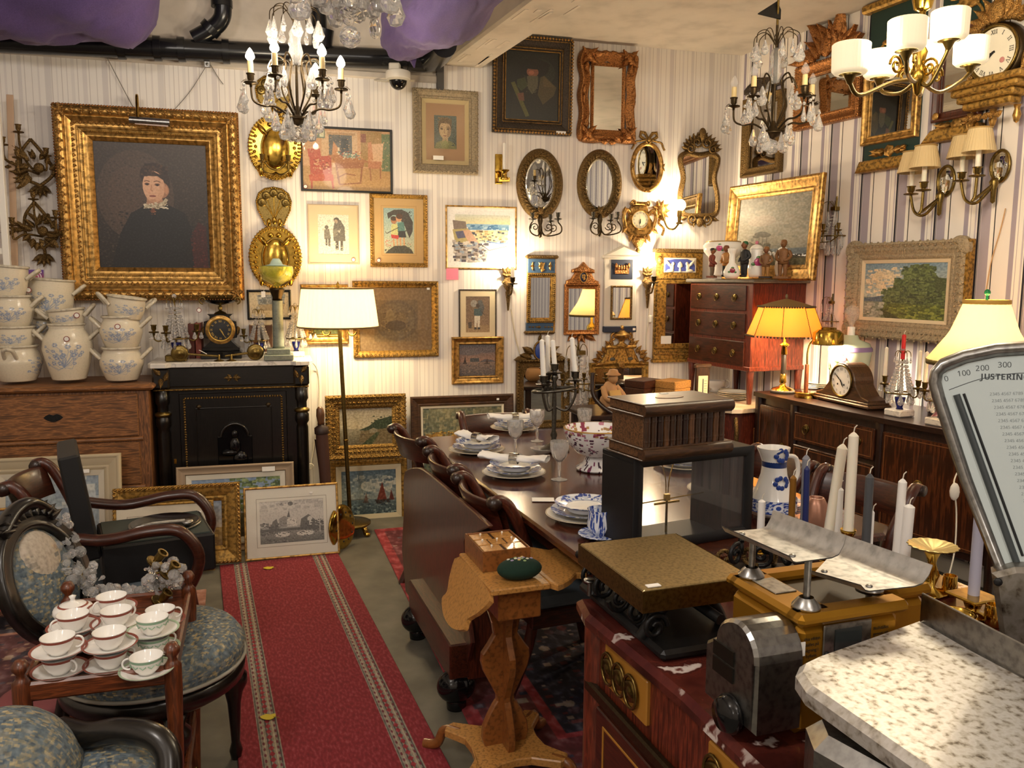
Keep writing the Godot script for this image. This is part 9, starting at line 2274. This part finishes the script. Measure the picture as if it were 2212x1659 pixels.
	for b in [[0.11, -0.01, 0.23, 0.045], [0.11, -0.19, 0.23, 0.04], [0.035, -0.1, 0.08, 0.2], [0.28, -0.12, 0.09, 0.17]]:
		P(t, "top_rim", M().box(V(b[0], 0.21, b[1]), V(b[2], 0.022, b[3]), I0, 0.008), GP)
	P(t, "well_floor", M().box(V(0.15, 0.2015, -0.1), V(0.16, 0.002, 0.15)), "#4a3818:0.5")
	P(t, "label_plate", M().box(V(0.04, 0.222, -0.12), V(0.045, 0.003, 0.07), I0, 0.001), "steel")
	P(t, "window_plate", M().box(V(0.1, 0.15, 0.002), V(0.1, 0.09, 0.004), I0, 0.002), "steel")
	P(t, "window", M().box(V(0.1, 0.163, 0.0045), V(0.055, 0.045, 0.002)), "#2c3030:0.1")
	for x in [0.057, 0.143]:
		P(t, "screw", M().ball(V(x, 0.145, 0.005), V(0.005, 0.005, 0.003)), "iron")
	for k in 5:
		text(t, ["Visa vikten", "ställes på", "vågning i", "hyllans", "vikter"][k], 0.007, "#2a2210:0.6", at0(V(0.028, 0.175 - k * 0.01, 0.0015)))
		text(t, ["Nollställes", "genom att", "vrida på", "ratten till", "nollan"][k], 0.007, "#2a2210:0.6", at0(V(0.172, 0.175 - k * 0.01, 0.0015)))
	P(t, "price_sticker", M().box(V(0.006, 0.16, 0.002), V(0.016, 0.024, 0.002)), "paper")
	P(t, "chrome_housing", M().prism([Vector2(-0.075, 0.03), Vector2(0.075, 0.03), Vector2(0.075, 0.15)] + arc(0.02, 0.15, 0.055, 0, 180, 12).map(func(p): return Vector2(p.x if p.x > 0 else p.x * 1.3, p.y)) + [Vector2(-0.075, 0.13)], 0, 0.09, Transform3D(by(-PI / 2), V(0.0, 0, -0.06)) * off(0, 0, 0), 0.006), "steel")
	for y in [0.135, 0.105]:
		P(t, "data_plate", M().box(V(-0.0915, y, -0.075), V(0.003, 0.026, 0.06)), "#16130e:0.3")
	P(t, "knob", M().lathe(v2([0, 0, 0.032, 0, 0.034, 0.012, 0.026, 0.028, 0, 0.032]), 28, rot(Vector3.BACK, 90, V(-0.086, 0.04, -0.045))), "black_gloss")
	for p in [[0.03, -0.175], [0.03, -0.02], [0.19, -0.05]]:
		P(t, "post_ring", M().lathe(v2([0.012, 0.22, 0.024, 0.22, 0.024, 0.226, 0.016, 0.236, 0.012, 0.24]), 20, off(p[0], 0, p[1])), "steel")
		P(t, "post", M().tube([V(p[0], 0.2, p[1]), V(p[0], 0.305 if p[0] < 0.1 else 0.245, p[1])], 0.006, 10), "steel")
	var inv = t.transform.affine_inverse()
	for tr in [[1.162, [1572, 1148, 1720, 1214], [1668, 1140, 1826, 1200]], [1.105, [1758, 1238, 1878, 1276], [1806, 1186, 2012, 1262]]]:
		var g = []
		var A = hp(tr[1][0], tr[1][1], tr[0])
		var D = hp(tr[1][2], tr[1][3], tr[0])
		var B2 = hp(tr[2][0], tr[2][1], tr[0])
		var C2 = hp(tr[2][2], tr[2][3], tr[0])
		for s in [[-0.14, 0.012], [-0.06, 0.002], [0.0, 0.0], [0.35, 0.0], [0.72, 0.0], [0.86, 0.004], [0.95, 0.018], [1.0, 0.034]]:
			var row := PackedVector3Array()
			for j in 9:
				row.append(inv * (A.lerp(B2, s[0]).lerp(D.lerp(C2, s[0]), j / 8.0) + V(0, s[1], 0)))
			g.append(row)
		P(t, "tray", M().grid(g, I0, 0).grid(g.map(func(r): var x = r.duplicate(); x.reverse(); return x), off(0, -0.002, 0), 0), "aluminium")
		for j in [0.12, 0.85]:
			P(t, "tray_screw", M().ball(inv * A.lerp(D, j).lerp(B2.lerp(C2, j), 0.15) + V(0, 0.001, 0), V(0.006, 0.003, 0.006)), "steel")
	t = T("dial_scale", "large shop scale with worn white pan and fan shaped number dial", "scale")
	P(t, "pan", slab([1719, 1448, 1728, 1428, 1760, 1413, 1985, 1334, 2100, 1400, 2290, 1500, 2330, 1640, 2280, 1800, 2120, 1760, 2000, 1662, 1742, 1482], 1.03, 0.03, 0.01), "worn_steel")
	var bw = [hp(1988, 1338, 1.03), hp(2290, 1506, 1.03)]
	var bd = (bw[1] - bw[0]).normalized()
	P(t, "back_lip", M().box(V(0.2, 0.022, 0), V(0.4, 0.055, 0.004), Transform3D(Basis(bd, Vector3.UP, bd.cross(Vector3.UP)), bw[0]), 0.0015), "steel")
	P(t, "housing", slab([1742, 1545, 1770, 1532, 1990, 1500, 2300, 1640, 2200, 1800, 1990, 1720, 1760, 1592], 0.985, 0.13, 0.02), "steel")
	var DP = Transform3D(by(deg_to_rad(-28)), at(2150, 1000, 1.36))
	t.transform = DP
	for c in t.get_children():
		c.transform = DP.affine_inverse() * c.transform
	var od = outl(t, DP, [2152, 1235, 2075, 1040, 2016, 862, 2007, 826, 2012, 800, 2030, 780, 2080, 760, 2150, 745, 2220, 740, 2300, 745, 2380, 765, 2420, 790, 2430, 830, 2400, 900, 2330, 1100, 2290, 1240])
	P(t, "dial_case", M().prism(od, -0.05, 0.0, I0, 0.01, true), "steel")
	P(t, "dial_bezel", M().ring(od, v2([-0.002, -0.01, -0.001, 0.008, 0.006, 0.014, 0.014, 0.01, 0.02, 0.0, 0.024, -0.002])), "steel")
	P(t, "dial_face", M().prism(outl(t, DP, [2160, 1228, 2090, 1050, 2030, 860, 2026, 832, 2036, 808, 2090, 785, 2150, 772, 2220, 767, 2300, 772, 2375, 792, 2405, 820, 2380, 900, 2310, 1100, 2280, 1230]), 0.0, 0.002), "#b9c4c4:0.5")
	P(t, "dial_glass", M().card(0.01, 0.01, off(0, -0.05, 0.003)), "pane")
	P(t, "pointer_slot", M().tube([lo(t, DP, 2066, 852) + V(0, 0, 0.002), lo(t, DP, 2196, 1215) + V(0, 0, 0.002)], 0.0055, 8), "#3c4244:0.4")
	P(t, "slot_edge", M().tube([lo(t, DP, 2082, 850) + V(0, 0, 0.002), lo(t, DP, 2209, 1200) + V(0, 0, 0.002)], 0.0022, 6), "#14171a:0.4")
	var ink = "#3a4044:0.6"
	text(t, "JUSTERINGEN", 0.0135, ink, Transform3D(bz(0.05), lo(t, DP, 2185, 814) + V(0, 0, 0.002)), true)
	for k in 4:
		text(t, ["0", "100", "200", "300"][k], 0.012, ink, Transform3D(bz(0.25 - k * 0.06), lo(t, DP, [2044, 2082, 2122, 2170][k], [818, 806, 795, 788][k]) + V(0, 0, 0.002)))
	for k in 22:
		text(t, "2345 4567 6789 7890", 0.0066, "#7d868a:0.6", Transform3D(bz(0.1), lo(t, DP, 2186 + k * 4.6, 850 + k * 14.5) + V(0, 0, 0.002)))
	P(t, "scale_line", M().tube(curve([lo(t, DP, 2050, 842), lo(t, DP, 2120, 818), lo(t, DP, 2200, 806), lo(t, DP, 2290, 808)].map(func(p): return p + V(0, 0, 0.002)), 6), 0.0006, 4), ink)
	P(t, "neck", M().prism(outl(t, DP, [2140, 1225, 2190, 1212, 2300, 1215, 2300, 1440, 2200, 1420, 2160, 1370]), 0.0, 0.04, I0, 0.008), "stained_steel")
	P(t, "neck_screw", M().ball(lo(t, DP, 2153, 1237) + V(0, 0, 0.05), V(0.007, 0.007, 0.004)), "iron")
	var GC2 = "loose candles standing behind the scales"
	for c in [[1641, 1190, 0.15, 0.011, "white_wax", 0, "short white candle with a bare wick nearest the black glass case"], [1706, 1195, 0.225, 0.0095, "#8a5e1e:0.4:0.3", 0, "tapering gold coloured candle beside the blue jug"], [1735, 1197, 0.285, 0.0115, "#7d7f88:0.5", 1, "tall pale grey candle with drooping wick beside the dark blue one"], [1737, 1204, 0.26, 0.0085, "#1c2860:0.45", 1, "slim dark blue candle in front of a grey one"], [1781, 1206, 0.325, 0.0145, "wax", -6, "tallest leaning ivory candle"], [1806, 1208, 0.205, 0.0105, "white_wax", 0, "shorter white candle between two tall ivory candles"], [1832, 1152, 0.275, 0.0135, "wax", 0, "tall upright ivory candle in a brass holder"], [1867, 1228, 0.26, 0.0115, "#4a4c50:0.5", 0, "dark grey candle right of the ivory ones"], [1878, 1228, 0.16, 0.005, "white_wax", 0, "very thin white candle behind the dark grey one"], [1934, 1232, 0.25, 0.0115, "white_wax", -1, "tall white candle with a bent wick above the fluted brass dish"], [1950, 1236, 0.185, 0.0145, "white_wax", -2, "thick white candle beside a taller thin one"], [2103, 1285, 0.25, 0.0125, "#a9a9bc:0.5", 0, "tall lavender grey candle in a square brass candlestick"]]:
		var hb = 0.95 if c[0] == 1832 else (0.9 if c[0] == 2103 else 0.856)
		tumbler_candle("candle", c[6], hp(c[0], c[1], hb), c[2], c[3], c[4], c[5], GC2)
		if c[0] != 2103:
			one("candle_holder", "small brass holder under the " + c[6].split(" in ")[0].split(" beside ")[0].split(" with ")[0], "candlestick", M().lathe(v2([0, 0, 0.022, 0, 0.022, 0.004, 0.008, 0.01, 0.008, maxf(0.012, hb - 0.87), c[3] + 0.006, hb - 0.86 + 0.012, c[3] + 0.007, hb - 0.86 + 0.02, c[3] * 0.8, hb - 0.86 + 0.006, 0, hb - 0.858]), 16), "polished_brass", at0(hp(c[0], c[1], hb) * V(1, 0, 1) + V(0, 0.851, 0)), "brass candle holders behind the scales")
	t = T("square_candlestick", "brass candlestick with square drip pan holding the lavender candle", "candlestick", at0(hp(2103, 1285, 0.9) * V(1, 0, 1) + V(0, 0.851, 0)))
	P(t, "drip_pan", M().box(V(0, 0.046, 0), V(0.085, 0.008, 0.085), yaw(20), 0.003), "polished_brass")
	P(t, "stem", M().lathe(v2([0, 0, 0.04, 0, 0.04, 0.006, 0.014, 0.012, 0.02, 0.03, 0.03, 0.042, 0, 0.043]), 20), "polished_brass")
	t = T("fluted_dish", "pale brass candlestick with a wide fluted dish and twisted stem", "candlestick", at0(hp(2008, 1282, 0.851)))
	P(t, "dish", M().lathe(v2([0.0, 0.105, 0.012, 0.105, 0.045, 0.118, 0.058, 0.122, 0.056, 0.125, 0.03, 0.117, 0, 0.112]), 72, I0, func(an, y): return 1.0 + (0.035 * sin(an * 18) if y > 0.112 else 0.0)), "#d2bd7e:0.3:0.6")
	P(t, "stem", M().lathe(v2([0, 0, 0.04, 0, 0.042, 0.008, 0.012, 0.02, 0.018, 0.05, 0.01, 0.08, 0.016, 0.105, 0, 0.106]), 24, I0, func(an, y): return 1.0 + 0.12 * sin(an * 4 + y * 120.0)), "polished_brass")
	for b in [[2062, 1352, 0.045, 0.03, "round brass ash tray with a dark wick stub behind the gold scale"], [2145, 1352, 0.018, 0.05, "short brass candle cup in front of the dial scale neck"], [2050, 1285, 0.016, 0.05, "pale brass candle cup behind the gold scale"]]:
		one("brass_cup", b[4], "candlestick", M().lathe(v2([0, 0, b[2], 0, b[2] * 1.1, b[3] * 0.5, b[2], b[3], b[2] * 0.85, b[3], b[2] * 0.8, b[3] * 0.4, 0, b[3] * 0.4]), 24), "polished_brass", at0(hp(b[0], b[1], 0.851)))
	var so = hp(1092, 1225, 0.7)
	t = T("sewing_table", "birch sewing table with one scalloped leaf up and one hanging down", "table", Transform3D(AB, so * V(1, 0, 1)))
	var leafp = smooth(v2([0, -0.17, 0.06, -0.17, 0.11, -0.12, 0.14, -0.13, 0.17, -0.05, 0.17, 0.05, 0.14, 0.13, 0.11, 0.12, 0.06, 0.17, 0, 0.17]), 3)
	P(t, "table_top", M().box(V(-0.01, 0.69, 0), V(0.19, 0.02, 0.36), I0, 0.004), "birch")
	P(t, "raised_leaf", M().prism(leafp, 0.68, 0.7, Transform3D(Basis(Vector3.RIGHT, -PI / 2), V(0.086, 0, 0)), 0.004), "birch")
	P(t, "hanging_leaf", M().prism(leafp, 0.0, 0.018, Transform3D(Basis(V(-0.5, -0.866, 0), V(0, 0, -1), V(0.866, -0.5, 0)), V(-0.108, 0.69, 0)), 0.004), "birch")
	P(t, "apron", M().box(V(0, 0.63, 0), V(0.14, 0.1, 0.28), I0, 0.004), "birch_dark")
	var lyre = smooth(mirrored(v2([0, 0.1, 0.07, 0.1, 0.075, 0.17, 0.04, 0.24, 0.03, 0.27, 0.075, 0.36, 0.08, 0.42, 0.04, 0.48, 0.06, 0.56, 0.07, 0.59, 0, 0.59])), 2)
	P(t, "pedestal", M().prism(lyre, -0.012, 0.012, I0, 0.004), "birch_dark")
	P(t, "pedestal", M().prism(lyre, -0.012, 0.012, Transform3D(by(PI / 2), Vector3.ZERO), 0.004), "birch_dark")
	P(t, "base_plate", M().prism(smooth(v2([-0.17, -0.13, -0.12, -0.06, -0.12, 0.06, -0.17, 0.13, -0.13, 0.17, -0.05, 0.12, 0.05, 0.12, 0.13, 0.17, 0.17, 0.13, 0.12, 0.06, 0.12, -0.06, 0.17, -0.13, 0.13, -0.17, 0.05, -0.12, -0.05, -0.12, -0.13, -0.17]), 2), 0.08, 0.105, rx(-90), 0.004), "birch")
	for k in 4:
		var a = PI / 4 + PI / 2 * k
		var dv = V(cos(a), 0, sin(a))
		P(t, "scroll_foot", M().tube(curve([dv * 0.17 + V(0, 0.09, 0), dv * 0.23 + V(0, 0.085, 0), dv * 0.26 + V(0, 0.03, 0), dv * 0.31 + V(0, 0.016, 0)], 5), 0.017, 8), "birch_dark")
	t = T("drawer_tray", "shallow birch tray of seven lidded compartments with tiny white knobs on the sewing table", "box", Transform3D(AB, so + AB * V(-0.005, 0.0, -0.075) + V(0, 0.001, 0)))
	P(t, "body", M().box(V(0, 0.03, 0), V(0.155, 0.058, 0.2), I0, 0.003), "birch")
	for c in [[-0.038, -0.062, 0.066, 0.056], [0.038, -0.062, 0.066, 0.056], [-0.05, 0.0, 0.042, 0.052], [0.0, 0.0, 0.048, 0.052], [0.051, 0.0, 0.042, 0.052], [-0.038, 0.062, 0.066, 0.056], [0.038, 0.062, 0.066, 0.056]]:
		var d = P(t, "lid", M().box(V(c[0], 0.061, c[1]), V(c[2], 0.005, c[3]), I0, 0.0015), "birch")
		P(d, "knob", M().lathe(v2([0, 0.063, 0.002, 0.063, 0.002, 0.068, 0.004, 0.07, 0.003, 0.074, 0, 0.074]), 10, off(c[0], 0, c[1])), "#efe6d6:0.4")
	P(t, "dark_groove_plate", M().box(V(0, 0.0592, 0), V(0.15, 0.001, 0.195)), "#3a2210:0.6")  # dark plate under the lids, so the gaps between them come out dark
	P(t, "edge", M().frame(0.16, 0.205, v2([0, 0, 0, 0.066, 0.004, 0.066, 0.004, 0.06]), rx(-90)), "birch_dark")
	t = T("pin_cushion", "dark green velvet pin cushion embroidered with pale flowers", "cushion", Transform3D(AB, so + AB * V(0.01, 0, 0.105) + V(0, 0.03, 0)))
	P(t, "cushion", M().ball(Vector3.ZERO, V(0.072, 0.033, 0.05), I0, 28, 14), "green_velvet")
	for k in 14:
		var p = V(cos(k * 2.4) * 0.0035 * k * 0.9, 0, sin(k * 2.4) * 0.0018 * k)
		p.y = 0.0325 * sqrt(maxf(0.0, 1.0 - pow(p.x / 0.072, 2) - pow(p.z / 0.05, 2)))
		P(t, "embroidered_flower", M().ball(p, V(0.006, 0.003, 0.005), I0, 8, 5), ["#d8d0c0:0.9", "#9a90b0:0.9", "#c8b070:0.9", "#8aa070:0.9"][k % 4])
	var o = hp(893, 1378, 0.0)
	var SP = Transform3D(Basis(e, Vector3.UP, e.cross(Vector3.UP)), o)
	t = T("folded_settle", "mahogany settle end with tall shaped panel, low ledge and black ball feet beside the table", "settle", SP)
	P(t, "side_panel", M().prism(smooth(outl(t, Transform3D(SP.basis, SP.origin - SP.basis.z * 0.05), [876, 1278, 872, 1100, 872, 1030, 880, 1014, 902, 1010, 922, 1020, 975, 1065, 1046, 1126, 1052, 1140, 1020, 1152, 1004, 1166, 1003, 1190, 1006, 1300, 1006, 1440]), 2), -0.065, -0.05, I0, 0.004), "mahogany_y")
	var L = 0.72
	P(t, "ledge", M().box(V(L / 2 - 0.02, 0.2, -0.025), V(L, 0.14, 0.08), I0, 0.006), "mahogany")
	P(t, "end_panel", M().box(V(L - 0.04, 0.33, -0.12), V(0.04, 0.42, 0.14), I0, 0.006), "mahogany_y")
	for x in [0.0, L - 0.06]:
		P(t, "ball_foot", M().ball(V(x, 0.09, -0.02), V(0.06, 0.065, 0.075), I0, 24, 14).lathe(v2([0, 0, 0.036, 0, 0.04, 0.05, 0, 0.06]), 18, off(x, 0, -0.02)), "black_gloss")
# ---------------------------------------------------------------- chandeliers
func chandelier(label, p: Vector3, s, n, lit, ptop, seed_) -> Node3D:
	var t = T("crystal_chandelier", label, "chandelier", at0(p))
	var rg := RandomNumberGenerator.new()
	rg.seed = seed_
	P(t, "stem", M().tube([V(0, -0.2, 0) * s, V(0, 0.5, 0) * s], 0.009 * s, 8), "bronze")
	P(t, "hub", M().lathe(v2([0, -0.24, 0.02, -0.23, 0.07, -0.21, 0.075, -0.19, 0.03, -0.17, 0.014, -0.12, 0, -0.12]), 18, scl(V(s, s, s))), "bronze")
	P(t, "chain", M().tube([V(0, 0.5 * s, 0), V(0, ptop, 0)], 0.006, 6), "old_brass")
	P(t, "glass_baluster", M().lathe(v2([0.0, 0.12, 0.03, 0.13, 0.045, 0.2, 0.03, 0.26, 0.04, 0.31, 0.02, 0.35, 0, 0.36]), 18, scl(V(s, s, s))), "crystal")
	for k in n:
		var a = TAU * k / n + seed_ * 0.37
		var d = V(cos(a), 0, sin(a)) * s
		var e = d * 0.27 + V(0, 0.0, 0)
		P(t, "arm", M().tube(curve([d * 0.05 + V(0, -0.18, 0) * s, d * 0.13 + V(0, -0.13, 0) * s, d * 0.2 + V(0, -0.13, 0) * s, d * 0.26 + V(0, -0.1, 0) * s, e - V(0, 0.02, 0) * s], 5), 0.007 * s, 6), "bronze")
		P(t, "upper_arm", M().tube(curve([d * 0.03 + V(0, -0.15, 0) * s, d * 0.09 + V(0, -0.02, 0) * s, d * 0.06 + V(0, 0.13, 0) * s, d * 0.12 + V(0, 0.17, 0) * s, d * 0.16 + V(0, 0.1, 0) * s], 5), 0.006 * s, 6), "bronze")
		P(t, "candle_socket", cup_mb(0.021 * s), "bronze", off(e.x, e.y, e.z))
		P(t, "candle_tube", candle_mb(0.1 * s, 0.018 * s), "#d8c08a:0.5", off(e.x, e.y + 0.03 * s, e.z))
		flame_bulb(t, e + V(0, 0.13, 0) * s, 0.035 * s, lit, 0.13 if lit else 0.0, Color(1, 0.93, 0.82))
		for j in 3:
			var b = a + (j - 1) * 0.75
			var q2 = e + V(cos(b), 0, sin(b)) * 0.055 * s
			P(t, "hook", M().tube([e, e + (q2 - e) * 0.7 + V(0, 0.015, 0) * s, q2], 0.0018 * s, 4), "bronze")
			hang(t, "crystal_drop", "drop", q2 - V(0, 0.04 + 0.02 * j, 0) * s, (0.1 + 0.02 * (j % 2)) * s, a)
			hang(t, "crystal_bead", "bead", q2 - V(0, 0.022 + 0.02 * j, 0) * s, 0.022 * s)
		hang(t, "crystal_drop", "drop", d * 0.16 + V(0, 0.085, 0) * s, 0.13 * s, a)
		hang(t, "crystal_drop", "drop", d * 0.13 + V(0, -0.16, 0) * s, 0.12 * s, a)
		hang(t, "crystal_drop", "drop", d * 0.08 + V(0, -0.2, 0) * s, 0.13 * s, a + 0.5)
		for j in 2:
			var c = V(cos(a + j * 0.5), 0, sin(a + j * 0.5)) * s
			P(t, "crown_wire", M().tube(curve([V(0, 0.36, 0) * s, c * 0.07 + V(0, 0.46, 0) * s, c * 0.14 + V(0, 0.44, 0) * s, c * 0.15 + V(0, 0.38, 0) * s], 4), 0.003 * s, 5), "bronze")
			hang(t, "crystal_drop", "drop", c * 0.15 + V(0, 0.38, 0) * s, (0.1 + 0.03 * j) * s, a)
	hang(t, "crystal_ball", "ball", V(0, -0.29, 0) * s, 0.1 * s)
	return t
func chandeliers():
	var up = func(p): return CEIL + 0.55 - p.y
	var p = at(641, 186, 4.15)
	chandelier("lit crystal chandelier with six candle bulbs hanging before the brass reflector sconces", p, 0.78, 6, true, up.call(p), 2)
	p = at(752, -170, 3.35)
	var t = chandelier("big crystal chandelier cut off by the top edge, only its hanging drops showing", p, 1.05, 6, false, up.call(p), 5)
	for k in 14:
		var a = TAU * k / 14
		var r = 0.12 + 0.13 * (k % 3) / 2.0
		hang(t, "crystal_drop", "drop", V(cos(a) * r, -0.19 - 0.03 * (k % 2), sin(a) * r), 0.14, a)
	hang(t, "crystal_ball", "ball", V(0, -0.42, 0), 0.085)
	p = at(1672, 222, 4.3)
	chandelier("unlit crystal chandelier on a chain with cream candle tubes, right of the ceiling corner", p, 0.74, 5, false, CEIL - p.y, 3)
	one("ceiling_hook_plate", "torn dark metal plate with hook on the ceiling above the crystal chandelier", "hook", M().prism(v2([-0.08, 0.0, 0.02, 0.07, 0.035, 0.02, 0.03, -0.03]), -0.004, 0.004, rx(-20)), "iron", at0(at(1672, 30, 4.3)))
	p = at(1985, 152, 3.1)
	t = T("brass_chandelier", "brass six-arm chandelier with ribbed white glass drum shades, lit, at top right", "chandelier", at0(p))
	P(t, "centre", M().lathe(v2([0, -0.09, 0.012, -0.08, 0.02, -0.05, 0.035, -0.03, 0.03, 0.0, 0.018, 0.02, 0.028, 0.06, 0.012, 0.09, 0.01, 0.26, 0, 0.26]), 20), "polished_brass")
	P(t, "canopy", M().lathe(v2([0.012, 0.2, 0.03, 0.21, 0.05, 0.3, 0.056, 0.31, 0.05, 0.305, 0, 0.22]), 24), "polished_brass")
	P(t, "rod", M().tube([V(0, 0.25, 0), V(0, CEIL - p.y, 0)], 0.008, 8), "brass")
	var sm = glow("lit_opal_glass", "fbf0d4", 0.5, "ffe9bc")
	for k in [[1838, 128, 0.19], [1902, 140, -0.2], [1960, 76, 0.24], [2052, 55, 0.1], [2098, 112, -0.18], [2002, 122, -0.3]]:
		var c = t.transform.affine_inverse() * at(k[0], k[1], 3.1 - k[2])
		P(t, "arm", M().tube(curve([V(0, -0.03, 0), V(c.x * 0.4, -0.06, c.z * 0.4), V(c.x * 0.85, c.y - 0.11, c.z * 0.85), V(c.x, c.y - 0.075, c.z)], 6), 0.007, 8), "old_brass")
		P(t, "scroll", M().tube(scroll(0, 0, 0.035, 0, 1.5, 1, 0, 20), 0.005, 6, Transform3D(by(atan2(-c.z, c.x)), V(c.x * 0.35, 0.0, c.z * 0.35))), "polished_brass")
		P(t, "cup", M().lathe(v2([0, -0.085, 0.008, -0.08, 0.02, -0.055, 0.036, -0.05, 0, -0.048]), 18, off(c.x, c.y, c.z)), "old_brass")
		P(t, "shade", M().lathe(v2([0.02, -0.05, 0.05, -0.048, 0.06, -0.036, 0.062, 0.046, 0.058, 0.05, 0.055, 0.046, 0.052, -0.034, 0.02, -0.04]), 80, off(c.x, c.y, c.z), func(an, y): return 1.0 + (0.012 * sin(an * 32) if y > -0.04 else 0.0)), sm)
		lamp("shade_light", t.transform * (c + V(0, 0.01, 0)), 0.22, Color(1, 0.93, 0.8), 0.04)
